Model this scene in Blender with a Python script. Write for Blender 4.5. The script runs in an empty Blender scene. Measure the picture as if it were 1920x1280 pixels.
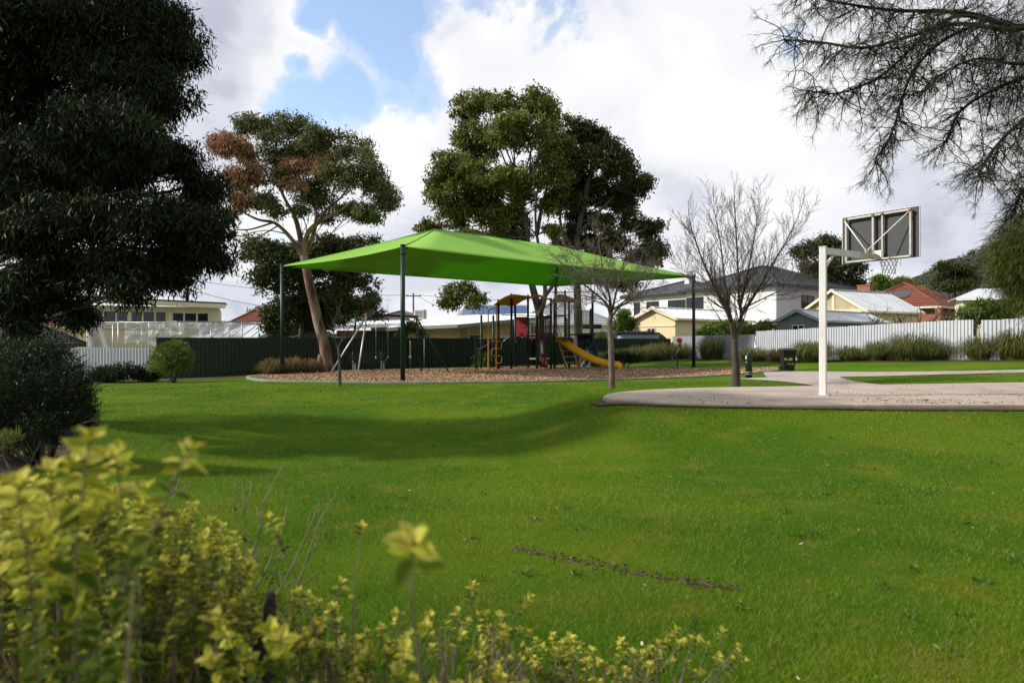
import bpy, math, random
import numpy as np
from mathutils import Vector, Matrix, noise as mnoise

random.seed(11)
RNG = np.random.default_rng(7)
scene = bpy.context.scene
COL = scene.collection

# ------------------------------------------------------------------ camera, sky, sun
CAM_Z = 1.5
F = 1280.0                       # focal length in pixels of the 1920 wide photograph
cam_d = bpy.data.cameras.new('camera')
cam = bpy.data.objects.new('camera', cam_d)
COL.objects.link(cam)
cam.location = (0, 0, CAM_Z)
cam.rotation_euler = (math.radians(90), 0, 0)
cam_d.lens = 24.0
cam_d.sensor_width = 36.0
cam_d.clip_start = 0.05
cam_d.clip_end = 6000
cam_d.dof.use_dof = True
cam_d.dof.focus_distance = 24.0
cam_d.dof.aperture_fstop = 2.5
scene.camera = cam

TO_SUN = Vector((-0.99, -0.10, 0.0)).normalized()
SUN_EL = math.radians(33)
sun_vec = Vector((TO_SUN.x * math.cos(SUN_EL), TO_SUN.y * math.cos(SUN_EL), math.sin(SUN_EL)))
sun_d = bpy.data.lights.new('sun', 'SUN')
sun_d.energy = 3.3
sun_d.angle = math.radians(3.0)
sun_d.color = (1.0, 0.95, 0.86)
sun = bpy.data.objects.new('sun', sun_d)
COL.objects.link(sun)
sun.location = (-30, -10, 40)
sun.rotation_euler = sun_vec.to_track_quat('Z', 'Y').to_euler()

scene.view_settings.view_transform = 'Standard'
scene.view_settings.look = 'None'
scene.view_settings.exposure = 0.80
scene.view_settings.gamma = 1.0
scene.view_settings.use_curve_mapping = False
scene.cycles.max_bounces = 6
scene.cycles.transparent_max_bounces = 6


def pix_dir(px, py):
    return Vector(((px - 960) / F, 1.0, (640 - py) / F)).normalized()


def build_world():
    w = bpy.data.worlds.new('World')
    scene.world = w
    w.use_nodes = True
    nt = w.node_tree
    nt.nodes.clear()
    N, L = nt.nodes.new, nt.links.new
    out = N('ShaderNodeOutputWorld')
    sky = N('ShaderNodeTexSky')
    sky.sky_type = 'NISHITA'
    sky.sun_disc = False
    sky.sun_elevation = SUN_EL
    sky.sun_rotation = math.atan2(TO_SUN.x, TO_SUN.y)
    sky.ozone_density = 1.6
    sky.dust_density = 0.6
    bg = N('ShaderNodeBackground'); bg.inputs['Strength'].default_value = 0.15
    L(sky.outputs[0], bg.inputs['Color'])
    tc = N('ShaderNodeTexCoord')
    # cloud layer: the view direction projected on a plane high above
    sep = N('ShaderNodeSeparateXYZ'); L(tc.outputs['Generated'], sep.inputs[0])

    def math_n(op, a, b=None, c=None, clamp=False):
        n = N('ShaderNodeMath'); n.operation = op; n.use_clamp = clamp
        for i, v in enumerate((a, b, c)):
            if v is None:
                continue
            if isinstance(v, (int, float)):
                n.inputs[i].default_value = v
            else:
                L(v, n.inputs[i])
        return n.outputs[0]
    zz = math_n('ADD', math_n('MAXIMUM', sep.outputs[2], 0.0), 0.22)
    comb = N('ShaderNodeCombineXYZ')
    L(math_n('DIVIDE', sep.outputs[0], zz), comb.inputs[0])
    L(math_n('DIVIDE', sep.outputs[1], zz), comb.inputs[1])

    def noise(vec, scale, detail, rough, off=(0, 0, 0), dist=0.0):
        mp = N('ShaderNodeMapping'); mp.inputs['Location'].default_value = off
        L(vec, mp.inputs[0])
        t = N('ShaderNodeTexNoise')
        t.inputs['Scale'].default_value = scale
        t.inputs['Detail'].default_value = detail
        t.inputs['Roughness'].default_value = rough
        t.inputs['Distortion'].default_value = dist
        L(mp.outputs[0], t.inputs['Vector'])
        return t.outputs['Fac']

    def ramp(fac, stops):
        r = N('ShaderNodeValToRGB')
        el = r.color_ramp.elements
        while len(el) < len(stops):
            el.new(0.5)
        for e, (p, c) in zip(el, stops):
            e.position = p; e.color = (*c, 1) if len(c) == 3 else c
        r.color_ramp.interpolation = 'EASE'
        L(fac, r.inputs[0])
        return r.outputs[0]
    n_edge = noise(tc.outputs['Generated'], 8.5, 9, 0.58, (3.1, 0.4, 1.7), 0.2)
    n_big = noise(comb.outputs[0], 0.9, 6, 0.55, (2.3, 5.2, 0))
    # openings where the blue shows through
    holes = None
    for (px, py, r) in ((700, 40, 0.085), (745, 120, 0.07), (570, 185, 0.055), (650, 170, 0.065), (590, 40, 0.035), (770, 20, 0.05), (560, 120, 0.03),
                        (1080, -330, 0.20), (-500, -100, 0.2)):
        vm = N('ShaderNodeVectorMath'); vm.operation = 'DISTANCE'
        L(tc.outputs['Generated'], vm.inputs[0]); vm.inputs[1].default_value = pix_dir(px, py)
        h = math_n('SUBTRACT', 1.0, math_n('DIVIDE', vm.outputs['Value'], r))
        holes = h if holes is None else math_n('MAXIMUM', holes, h)
    holes = math_n('MULTIPLY', math_n('MAXIMUM', holes, -0.6), 0.85)
    cov = math_n('SUBTRACT', math_n('MULTIPLY_ADD', n_edge, 2.6, -0.90), holes)
    cover = ramp(cov, [(0.0, (0.12,) * 3), (0.20, (0.30,) * 3), (0.50, (1,) * 3)])
    # cloud light and shade
    shade = math_n('MULTIPLY_ADD', n_big, 1.0, math_n('MULTIPLY', noise(tc.outputs['Generated'], 5.0, 8, 0.52, (1.3, 8.4, 2.2), 0.3), 1.35))
    edge_lit = math_n('MULTIPLY', math_n('MAXIMUM', math_n('ADD', holes, 0.55), 0.0), 0.30)
    ccol = ramp(math_n('ADD', math_n('ADD', shade, edge_lit), -0.70), [(0.20, (0.54, 0.57, 0.68)), (0.38, (0.74, 0.765, 0.85)), (0.54, (0.93, 0.94, 0.98)), (0.72, (1.02, 1.02, 1.02))])
    cbg = N('ShaderNodeBackground'); cbg.inputs['Strength'].default_value = 0.575
    L(ccol, cbg.inputs['Color'])
    mix = N('ShaderNodeMixShader')
    L(cover, mix.inputs[0]); L(bg.outputs[0], mix.inputs[1]); L(cbg.outputs[0], mix.inputs[2])
    L(mix.outputs[0], out.inputs[0])


build_world()

# ------------------------------------------------------------------ ground shape


def sstep(a, b, x):
    t = min(1.0, max(0.0, (x - a) / (b - a)))
    return t * t * (3 - 2 * t)


COURT = [(1.85, 13.9), (1.9, 13.3), (2.4, 12.75), (3.3, 12.3), (5.06, 12.05), (9.1, 12.1), (14, 12.6), (20, 13.4), (20, 20.0), (14, 18.7),
         (7.3, 17.2), (4.4, 16.45), (2.8, 15.55), (2.1, 14.7)]


def G(x, y):
    """height of the ground; works for floats"""
    r = 0.05 * math.log1p(math.exp(min(30, (x - 8) * 0.9))) / 0.9 * (1 - sstep(34, 90, x) * 0.5)
    r *= sstep(2, 14, y)
    ex = max(0.0, abs(x - 11.5) - 9.2); ey = max(0.0, abs(y - (14.6 + 0.13 * (x - 5))) - 2.45)
    m = math.exp(-(ex * ex + ey * ey) / 2.6)
    h = -0.33 * math.exp(-((x + 1) / 6.0) ** 2 - ((y - 10.5) / 4.2) ** 2)
    b = 0.05 * mnoise.noise((x * 0.22, y * 0.22, 0.3)) * sstep(3, 8, y) * (1 - sstep(22, 26, y))
    b += 0.03 * mnoise.noise((x * 0.7, y * 0.7, 1.3)) * (1 - sstep(18, 24, y))
    far = -0.15 * sstep(-8, -16, x)
    return (r + h + b + far) * (1 - m) + (0.315 + 0.25 * b) * m


def GV(xs, ys):
    """the same ground, sampled for many points from a fine grid"""
    gx0, gx1, gy0, gy1, st = -45.0, 45.0, -2.0, 52.0, 0.25
    if not hasattr(GV, 'tab'):
        nx, ny = int((gx1 - gx0) / st) + 1, int((gy1 - gy0) / st) + 1
        GV.tab = np.array([[G(gx0 + i * st, gy0 + j * st) for i in range(nx)] for j in range(ny)])
    u = np.clip((xs - gx0) / st, 0, GV.tab.shape[1] - 1.001); v = np.clip((ys - gy0) / st, 0, GV.tab.shape[0] - 1.001)
    i, j = u.astype(int), v.astype(int)
    fu, fv = u - i, v - j
    t = GV.tab
    return (t[j, i] * (1 - fu) + t[j, i + 1] * fu) * (1 - fv) + (t[j + 1, i] * (1 - fu) + t[j + 1, i + 1] * fu) * fv


def at(px, py, d):
    """the world point at distance d (along the view axis) that the photograph shows at pixel px, py"""
    return Vector(((px - 960) / F * d, d, CAM_Z + (640 - py) / F * d))


def on_ground(px, d):
    x = (px - 960) / F * d
    return Vector((x, d, G(x, d)))


def ground_hit(px, py):
    d = 10.0
    for _ in range(30):
        x = (px - 960) / F * d
        d = 0.5 * d + 0.5 * (CAM_Z - G(x, d)) / ((py - 640) / F)
    return on_ground(px, d)

# ------------------------------------------------------------------ materials


def new_mat(name):
    m = bpy.data.materials.new(name)
    m.use_nodes = True
    nt = m.node_tree
    nt.nodes.clear()
    out = nt.nodes.new('ShaderNodeOutputMaterial')
    return m, nt, out


def pmat(name, c1, c2=None, scale=6.0, rough=0.6, bump=0.0, bscale=None, metallic=0.0, spec=0.4, stretch=(1, 1, 1), detail=5, c3=None, t3=(0.62, 0.75), s3=2.0,
         coat=0.0):
    """a painted / stone / wood like surface: two mottled colours, an optional third in patches, fine relief"""
    m, nt, out = new_mat(name)
    N, L = nt.nodes.new, nt.links.new
    p = N('ShaderNodeBsdfPrincipled')
    p.inputs['Roughness'].default_value = rough
    p.inputs['Metallic'].default_value = metallic
    p.inputs['Specular IOR Level'].default_value = spec
    p.inputs['Coat Weight'].default_value = coat
    c2 = c2 or tuple(v * 0.78 for v in c1)
    tc = N('ShaderNodeTexCoord')
    mp = N('ShaderNodeMapping'); mp.inputs['Scale'].default_value = stretch
    L(tc.outputs['Object'], mp.inputs[0])
    t = N('ShaderNodeTexNoise'); t.inputs['Scale'].default_value = scale; t.inputs['Detail'].default_value = detail
    L(mp.outputs[0], t.inputs['Vector'])
    r = N('ShaderNodeValToRGB')
    r.color_ramp.elements[0].position = 0.33; r.color_ramp.elements[0].color = (*c2, 1)
    r.color_ramp.elements[1].position = 0.66; r.color_ramp.elements[1].color = (*c1, 1)
    L(t.outputs['Fac'], r.inputs[0])
    colr = r.outputs[0]
    if c3:
        t3n = N('ShaderNodeTexNoise'); t3n.inputs['Scale'].default_value = s3; t3n.inputs['Detail'].default_value = 7
        L(mp.outputs[0], t3n.inputs['Vector'])
        r3 = N('ShaderNodeMapRange'); r3.inputs[1].default_value = t3[0]; r3.inputs[2].default_value = t3[1]
        L(t3n.outputs['Fac'], r3.inputs[0])
        mx = N('ShaderNodeMix'); mx.data_type = 'RGBA'
        L(r3.outputs[0], mx.inputs[0]); L(colr, mx.inputs[6]); mx.inputs[7].default_value = (*c3, 1)
        colr = mx.outputs[2]
    L(colr, p.inputs['Base Color'])
    if bump:
        tb = N('ShaderNodeTexNoise'); tb.inputs['Scale'].default_value = bscale or scale * 4; tb.inputs['Detail'].default_value = 6
        L(mp.outputs[0], tb.inputs['Vector'])
        b = N('ShaderNodeBump'); b.inputs['Strength'].default_value = bump; b.inputs['Distance'].default_value = 0.03
        L(tb.outputs['Fac'], b.inputs['Height']); L(b.outputs[0], p.inputs['Normal'])
    L(p.outputs[0], out.inputs[0])
    return m


def leaf_mat(name, stops, trans=0.3, rough=0.55, spec=0.16):
    """foliage: colour by the leaf's own tint attribute, light passes partly through"""
    m, nt, out = new_mat(name)
    N, L = nt.nodes.new, nt.links.new
    at_n = N('ShaderNodeAttribute'); at_n.attribute_name = 'tint'
    r = N('ShaderNodeValToRGB')
    el = r.color_ramp.elements
    while len(el) < len(stops):
        el.new(0.5)
    for e, (pp, c) in zip(el, stops):
        e.position = pp; e.color = (*c, 1)
    L(at_n.outputs['Fac'], r.inputs[0])
    p = N('ShaderNodeBsdfPrincipled'); p.inputs['Roughness'].default_value = rough; p.inputs['Specular IOR Level'].default_value = spec
    L(r.outputs[0], p.inputs['Base Color'])
    tr = N('ShaderNodeBsdfTranslucent'); L(r.outputs[0], tr.inputs[0])
    mx = N('ShaderNodeMixShader'); mx.inputs[0].default_value = trans
    L(p.outputs[0], mx.inputs[1]); L(tr.outputs[0], mx.inputs[2]); L(mx.outputs[0], out.inputs[0])
    return m


def lawn_colour(nt, blades):
    N, L = nt.nodes.new, nt.links.new
    geo = N('ShaderNodeNewGeometry')
    mp = N('ShaderNodeMapping'); mp.inputs['Scale'].default_value = (1, 1, 0)
    L(geo.outputs['Position'], mp.inputs[0])

    def ns(scale, detail=5, off=(0, 0, 0), rough=0.55):
        m2 = N('ShaderNodeMapping'); m2.inputs['Location'].default_value = off
        L(mp.outputs[0], m2.inputs[0])
        t = N('ShaderNodeTexNoise'); t.inputs['Scale'].default_value = scale; t.inputs['Detail'].default_value = detail; t.inputs['Roughness'].default_value = rough
        L(m2.outputs[0], t.inputs['Vector'])
        return t.outputs['Fac']

    def mr(v, a, b):
        n = N('ShaderNodeMapRange'); n.inputs[1].default_value = a; n.inputs[2].default_value = b; n.interpolation_type = 'SMOOTHSTEP'
        L(v, n.inputs[0]); return n.outputs[0]

    def mixc(f, a, b):
        n = N('ShaderNodeMix'); n.data_type = 'RGBA'
        if isinstance(f, float): n.inputs[0].default_value = f
        else: L(f, n.inputs[0])
        for i, v in ((6, a), (7, b)):
            if isinstance(v, tuple): n.inputs[i].default_value = (*v, 1)
            else: L(v, n.inputs[i])
        return n.outputs[2]
    c = mixc(mr(ns(0.33, 4, (4, 2, 0)), 0.40, 0.62), (0.066, 0.156, 0.004), (0.118, 0.202, 0.007))
    c = mixc(mr(ns(1.5, 6, (9, 1, 0), 0.65), 0.48, 0.72), c, (0.160, 0.192, 0.014))
    dry = mr(ns(0.75, 8, (1, 7, 0), 0.7), 0.60, 0.80)
    c = mixc(dry, c, (0.200, 0.170, 0.045))
    if blades:
        a = N('ShaderNodeAttribute'); a.attribute_name = 'tint'
        c = mixc(mr(a.outputs['Fac'], 0.90, 0.95), c, (0.25, 0.21, 0.09))
        c2 = N('ShaderNodeHueSaturation'); L(c, c2.inputs['Color'])
        mv = N('ShaderNodeMapRange'); mv.inputs[3].default_value = 0.55; mv.inputs[4].default_value = 1.6
        L(a.outputs['Fac'], mv.inputs[0]); L(mv.outputs[0], c2.inputs['Value'])
        c = c2.outputs[0]
    else:
        fine = mr(ns(38, 6, (2, 2, 0), 0.8), 0.35, 0.7)
        c = mixc(fine, mixc(0.55, c, (0.03, 0.045, 0.008)), c)
    return c


def lawn_mats():
    m, nt, out = new_mat('lawn soil and thatch')
    p = nt.nodes.new('ShaderNodeBsdfPrincipled'); p.inputs['Roughness'].default_value = 0.95; p.inputs['Specular IOR Level'].default_value = 0.05
    nt.links.new(lawn_colour(nt, False), p.inputs['Base Color'])
    geo = nt.nodes.new('ShaderNodeNewGeometry')
    t = nt.nodes.new('ShaderNodeTexNoise'); t.inputs['Scale'].default_value = 22; t.inputs['Detail'].default_value = 8; t.inputs['Roughness'].default_value = 0.75
    nt.links.new(geo.outputs['Position'], t.inputs['Vector'])
    b = nt.nodes.new('ShaderNodeBump'); b.inputs['Strength'].default_value = 0.9; b.inputs['Distance'].default_value = 0.06
    nt.links.new(t.outputs['Fac'], b.inputs['Height']); nt.links.new(b.outputs[0], p.inputs['Normal'])
    nt.links.new(p.outputs[0], out.inputs[0])
    m2, nt, out = new_mat('grass blades')
    p = nt.nodes.new('ShaderNodeBsdfPrincipled'); p.inputs['Roughness'].default_value = 0.6; p.inputs['Specular IOR Level'].default_value = 0.10
    c = lawn_colour(nt, True)
    nt.links.new(c, p.inputs['Base Color'])
    tr = nt.nodes.new('ShaderNodeBsdfTranslucent'); nt.links.new(c, tr.inputs[0])
    mx = nt.nodes.new('ShaderNodeMixShader'); mx.inputs[0].default_value = 0.35
    nt.links.new(p.outputs[0], mx.inputs[1]); nt.links.new(tr.outputs[0], mx.inputs[2]); nt.links.new(mx.outputs[0], out.inputs[0])
    return m, m2


M = {}
M['lawn'], M['blade'] = lawn_mats()
M['green_steel'] = pmat('dark green powder coated steel', (0.006, 0.026, 0.016), (0.004, 0.018, 0.011), 9, 0.45, 0.05, spec=0.3)
M['black_steel'] = pmat('black painted steel', (0.010, 0.014, 0.014), (0.006, 0.008, 0.008), 9, 0.4)
M['galv'] = pmat('galvanised steel', (0.42, 0.44, 0.46), (0.30, 0.32, 0.33), 20, 0.45, 0.05, metallic=0.6)
M['white_steel'] = pmat('white painted steel', (0.66, 0.66, 0.63), (0.57, 0.56, 0.53), 3, 0.5, 0.1, 30, stretch=(1, 1, 0.35), c3=(0.34, 0.25, 0.17), t3=(0.66, 0.80), s3=6)
M['arm_steel'] = pmat('weathered cream steel', (0.55, 0.53, 0.46), (0.42, 0.39, 0.32), 5, 0.6, 0.1, 30, c3=(0.22, 0.12, 0.06), t3=(0.60, 0.72), s3=9)
M['rust_steel'] = pmat('white steel with rust at the joints', (0.44, 0.43, 0.41), (0.34, 0.32, 0.28), 6, 0.6, 0.1, 30, c3=(0.26, 0.11, 0.05), t3=(0.64, 0.76), s3=4)
M['board_back'] = pmat('charcoal board back', (0.036, 0.037, 0.039), (0.028, 0.029, 0.031), 2.5, 0.55, 0.04)
M['board_front'] = pmat('white board face', (0.78, 0.78, 0.78), (0.7, 0.7, 0.7), 3, 0.4)
M['net'] = pmat('white net cord', (0.72, 0.72, 0.74), (0.5, 0.5, 0.52), 30, 0.8)
M['concrete'] = pmat('worn pinkish court concrete', (0.40, 0.325, 0.265), (0.30, 0.245, 0.20), 1.6, 0.9, 0.25, 50, c3=(0.13, 0.095, 0.07), t3=(0.60, 0.80), s3=1.1, detail=9)
M['path'] = pmat('pale path concrete', (0.36, 0.30, 0.27), (0.27, 0.225, 0.21), 2.2, 0.9, 0.2, 60, detail=8)
M['kerb'] = pmat('pale green painted edging', (0.20, 0.25, 0.18), (0.13, 0.17, 0.13), 3, 0.85, 0.2, 40)
M['chip_base'] = pmat('bark fines', (0.27, 0.165, 0.10), (0.12, 0.07, 0.042), 34, 0.95, 0.9, 60, detail=8)
M['soil'] = pmat('dark soil', (0.085, 0.054, 0.024), (0.030, 0.020, 0.009), 14, 0.95, 0.9, 40, detail=8)
M['fence_green'] = pmat('dark green sheet steel', (0.017, 0.033, 0.015), (0.012, 0.025, 0.011), 1.2, 0.5, 0.03, spec=0.3)
M['fence_white'] = pmat('pale grey white sheet steel', (0.46, 0.48, 0.51), (0.37, 0.39, 0.42), 1.3, 0.6, 0.03, stretch=(1, 1, 0.3), spec=0.2)
M['fence_grey'] = pmat('weathered grey sheet steel', (0.30, 0.31, 0.33), (0.22, 0.23, 0.25), 1.5, 0.6, 0.03, stretch=(1, 1, 0.25))
M['fence_timber'] = pmat('weathered timber paling', (0.22, 0.19, 0.16), (0.13, 0.11, 0.09), 4, 0.85, 0.2, stretch=(3, 3, 0.4))
M['yellow'] = pmat('sun faded yellow plastic', (0.82, 0.43, 0.010), (0.72, 0.36, 0.008), 2.5, 0.4, 0.03, coat=0.1)
M['yellow_steel'] = pmat('mustard yellow steel', (0.60, 0.31, 0.035), (0.50, 0.24, 0.025), 6, 0.45)
M['yellow_roof'] = pmat('yellow ochre roof sheet', (0.74, 0.42, 0.014), (0.62, 0.33, 0.010), 3, 0.5)
M['red'] = pmat('crimson plastic', (0.26, 0.018, 0.028), (0.19, 0.012, 0.02), 3, 0.5)
M['maroon'] = pmat('maroon plastic', (0.085, 0.012, 0.020), (0.06, 0.009, 0.014), 4, 0.5)
M['bright_red'] = pmat('bright red plastic', (0.62, 0.02, 0.03), (0.5, 0.015, 0.02), 5, 0.35)
M['teal'] = pmat('dark blue green plastic', (0.010, 0.028, 0.032), (0.007, 0.019, 0.024), 3, 0.5)
M['tan_post'] = pmat('tan timber look post', (0.34, 0.17, 0.07), (0.24, 0.12, 0.05), 5, 0.7, stretch=(3, 3, 0.5))
M['white_plastic'] = pmat('white plastic', (0.75, 0.74, 0.70), (0.62, 0.61, 0.58), 4, 0.5)
M['bench'] = pmat('dark green bench slat', (0.008, 0.022, 0.014), (0.005, 0.014, 0.010), 6, 0.5)
M['bin'] = pmat('dark green bin plastic', (0.012, 0.018, 0.011), (0.008, 0.012, 0.008), 4, 0.6, spec=0.15)
M['bin_lid'] = pmat('black bin lid plastic', (0.014, 0.015, 0.015), (0.010, 0.010, 0.010), 4, 0.4)
M['sticker'] = pmat('yellow painted number', (0.42, 0.36, 0.04), (0.20, 0.17, 0.03), 20, 0.6)
M['rubber'] = pmat('black rubber', (0.012, 0.012, 0.012), (0.008, 0.008, 0.008), 10, 0.8)
M['glass'] = pmat('dark window glass', (0.016, 0.020, 0.021), (0.009, 0.012, 0.012), 0.7, 0.08, spec=0.5)
M['frame_dark'] = pmat('dark window frame', (0.022, 0.022, 0.024), None, 6, 0.4)
M['frame_cream'] = pmat('cream window frame', (0.66, 0.58, 0.42), None, 6, 0.5)
M['cream'] = pmat('cream painted boards', (0.66, 0.56, 0.36), (0.59, 0.50, 0.32), 1.5, 0.7, 0.05)
M['cream_wall'] = pmat('pale yellow rendered wall', (0.66, 0.545, 0.33), (0.60, 0.49, 0.29), 1.2, 0.8, 0.05)
M['tan_wall'] = pmat('apricot rendered wall', (0.66, 0.44, 0.28), (0.58, 0.38, 0.235), 1.4, 0.8, 0.08)
M['orange_wall'] = pmat('orange brown brick wall', (0.28, 0.11, 0.045), (0.20, 0.075, 0.03), 6, 0.85, 0.2)
M['brick'] = pmat('orange face brick', (0.27, 0.115, 0.062), (0.19, 0.08, 0.045), 8, 0.85, 0.2)
M['white_wall'] = pmat('white rendered wall', (0.68, 0.67, 0.65), (0.62, 0.61, 0.60), 0.8, 0.8, 0.04)
M['grey_wall'] = pmat('grey shed wall and shaded white wall', (0.42, 0.42, 0.43), (0.36, 0.36, 0.37), 0.9, 0.8, 0.04)  # a grey shed, and the white house's side with shade in the colour
M['shed_wall'] = pmat('blue grey boards', (0.155, 0.185, 0.215), (0.11, 0.135, 0.16), 3, 0.7, 0.06, stretch=(3, 3, 0.3))
M['roof_dark'] = pmat('charcoal roof tiles', (0.060, 0.063, 0.070), (0.038, 0.040, 0.046), 2.2, 0.6, 0.3, 8)
M['roof_light'] = pmat('pale zinc roof sheet', (0.50, 0.52, 0.54), (0.40, 0.42, 0.44), 0.9, 0.5, 0.06)
M['roof_white'] = pmat('white metal roof sheet', (0.80, 0.80, 0.80), (0.70, 0.71, 0.72), 0.9, 0.5, 0.05)
M['roof_mid'] = pmat('grey metal roof sheet', (0.27, 0.29, 0.31), (0.20, 0.22, 0.235), 1.2, 0.55, 0.06)
M['roof_red'] = pmat('terracotta roof tiles', (0.20, 0.058, 0.032), (0.12, 0.034, 0.020), 5, 0.75, 0.4, 12)
M['roof_brown'] = pmat('brown grey old roof', (0.13, 0.115, 0.095), (0.085, 0.075, 0.065), 2, 0.8, 0.2)
M['fascia_brown'] = pmat('dark brown fascia', (0.05, 0.025, 0.018), None, 5, 0.6)
M['fascia_cream'] = pmat('cream fascia', (0.68, 0.60, 0.44), None, 5, 0.6)
M['fascia_white'] = pmat('white fascia', (0.76, 0.76, 0.75), None, 5, 0.6)
M['solar'] = pmat('blue solar glass', (0.045, 0.075, 0.17), (0.03, 0.05, 0.13), 3, 0.12, spec=0.8)
M['cloth_black'] = pmat('black shade cloth', (0.018, 0.019, 0.021), (0.012, 0.012, 0.014), 6, 0.85, 0.3)
M['tank'] = pmat('grey tank metal', (0.30, 0.33, 0.37), (0.23, 0.26, 0.30), 2, 0.5)
M['bark_gum'] = pmat('mottled gum bark', (0.23, 0.18, 0.125), (0.105, 0.050, 0.020), 2.8, 0.85, 0.5, 14, stretch=(1, 1, 0.4), c3=(0.07, 0.030, 0.015), t3=(0.54, 0.62), s3=2.0)
M['bark_dark'] = pmat('dark rough bark', (0.085, 0.070, 0.058), (0.04, 0.033, 0.028), 5, 0.9, 0.6, 20, stretch=(1, 1, 0.3))
M['bark_grey'] = pmat('grey brown bark', (0.15, 0.118, 0.092), (0.052, 0.038, 0.030), 9, 0.85, 0.4, 26, stretch=(1, 1, 0.4))
M['bark_brown'] = pmat('red brown bark', (0.075, 0.053, 0.042), (0.036, 0.025, 0.020), 7, 0.85, 0.4, 26, stretch=(1, 1, 0.4))
M['stem'] = pmat('pale brown stems', (0.20, 0.15, 0.10), (0.11, 0.08, 0.055), 12, 0.8, 0.2)
M['stump'] = pmat('dead dark wood', (0.030, 0.020, 0.016), (0.014, 0.010, 0.008), 12, 0.9, 0.6)
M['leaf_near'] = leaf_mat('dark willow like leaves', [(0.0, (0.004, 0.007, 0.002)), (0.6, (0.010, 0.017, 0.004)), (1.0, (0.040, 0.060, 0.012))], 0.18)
M['leaf_gum'] = leaf_mat('gum leaves', [(0.0, (0.038, 0.050, 0.018)), (0.5, (0.085, 0.100, 0.032)), (1.0, (0.19, 0.185, 0.060))], 0.22)
M['leaf_dead'] = leaf_mat('dry brown gum leaves', [(0.0, (0.15, 0.075, 0.042)), (0.6, (0.32, 0.17, 0.10)), (1.0, (0.50, 0.32, 0.20))], 0.2, 0.6)
M['leaf_mid'] = leaf_mat('olive green leaves', [(0.0, (0.040, 0.056, 0.012)), (0.5, (0.105, 0.125, 0.024)), (1.0, (0.23, 0.23, 0.048))], 0.25)
M['leaf_deep'] = leaf_mat('deep green leaves', [(0.0, (0.020, 0.028, 0.010)), (0.6, (0.048, 0.062, 0.018)), (1.0, (0.115, 0.125, 0.034))], 0.2,)
M['leaf_bright'] = leaf_mat('fresh green leaves', [(0.0, (0.040, 0.080, 0.012)), (0.6, (0.085, 0.14, 0.022)), (1.0, (0.22, 0.25, 0.04))], 0.3, 0.45)
M['leaf_pine'] = leaf_mat('she oak needles', [(0.0, (0.018, 0.021, 0.010)), (0.6, (0.034, 0.038, 0.015)), (1.0, (0.07, 0.07, 0.026))], 0.15, 0.6)
M['leaf_pine_lit'] = leaf_mat('sunlit she oak needles', [(0.0, (0.034, 0.050, 0.010)), (0.6, (0.075, 0.100, 0.018)), (1.0, (0.15, 0.165, 0.030))], 0.25, 0.6)  # brighter copy of the she oak needles, sunlight put into the colour
M['leaf_shrub'] = leaf_mat('needle shrub leaves', [(0.0, (0.009, 0.018, 0.008)), (0.6, (0.018, 0.034, 0.014)), (1.0, (0.042, 0.066, 0.022))], 0.2, 0.5)
M['flower_red'] = leaf_mat('dull red flowers', [(0.0, (0.06, 0.008, 0.008)), (1.0, (0.17, 0.022, 0.018))], 0.2, 0.6)
M['strap'] = leaf_mat('strappy leaves', [(0.0, (0.045, 0.062, 0.014)), (0.55, (0.115, 0.132, 0.026)), (0.85, (0.21, 0.21, 0.055)), (1.0, (0.36, 0.29, 0.14))], 0.25, 0.45)
M['strap_dry'] = leaf_mat('dry tawny grass', [(0.0, (0.07, 0.062, 0.020)), (0.6, (0.15, 0.115, 0.042)), (1.0, (0.32, 0.20, 0.10))], 0.25, 0.6)
M['leaf_gold'] = leaf_mat('golden green leaves', [(0.0, (0.024, 0.052, 0.005)), (0.45, (0.085, 0.125, 0.008)), (0.72, (0.33, 0.325, 0.016)), (1.0, (0.72, 0.64, 0.16))], 0.40, 0.6, 0.08)
M['chips'] = leaf_mat('bark chips', [(0.0, (0.14, 0.080, 0.050)), (0.5, (0.40, 0.25, 0.145)), (1.0, (0.62, 0.46, 0.31))], 0.0, 0.9, 0.1)
M['litter'] = leaf_mat('fallen leaf litter', [(0.0, (0.030, 0.020, 0.013)), (0.6, (0.085, 0.055, 0.035)), (1.0, (0.16, 0.11, 0.07))], 0.0, 0.9, 0.1)
M['flecks'] = leaf_mat('dry fallen leaves', [(0.0, (0.12, 0.075, 0.040)), (0.6, (0.30, 0.22, 0.13)), (1.0, (0.50, 0.44, 0.34))], 0.0, 0.8, 0.2)
M['lattice_shade'] = pmat('shade behind the lattice', (0.24, 0.19, 0.11), None, 3, 0.8)  # dark backing: the shade behind the lattice put into the colour
M['net_cloth'] = pmat('grey beige netting', (0.40, 0.37, 0.34), (0.30, 0.28, 0.26), 3, 0.9)
M['bough'] = pmat('dark she oak twigs', (0.030, 0.026, 0.020), (0.016, 0.014, 0.011), 9, 0.9)
M['joint'] = pmat('orange swing joint', (0.42, 0.075, 0.02), None, 5, 0.5)
M['hill'] = pmat('bush covered hill', (0.085, 0.092, 0.072), (0.040, 0.046, 0.038), 0.05, 0.95, 0.0, detail=10, spec=0.0, c3=(0.15, 0.14, 0.11), t3=(0.58, 0.7), s3=0.03)


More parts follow.
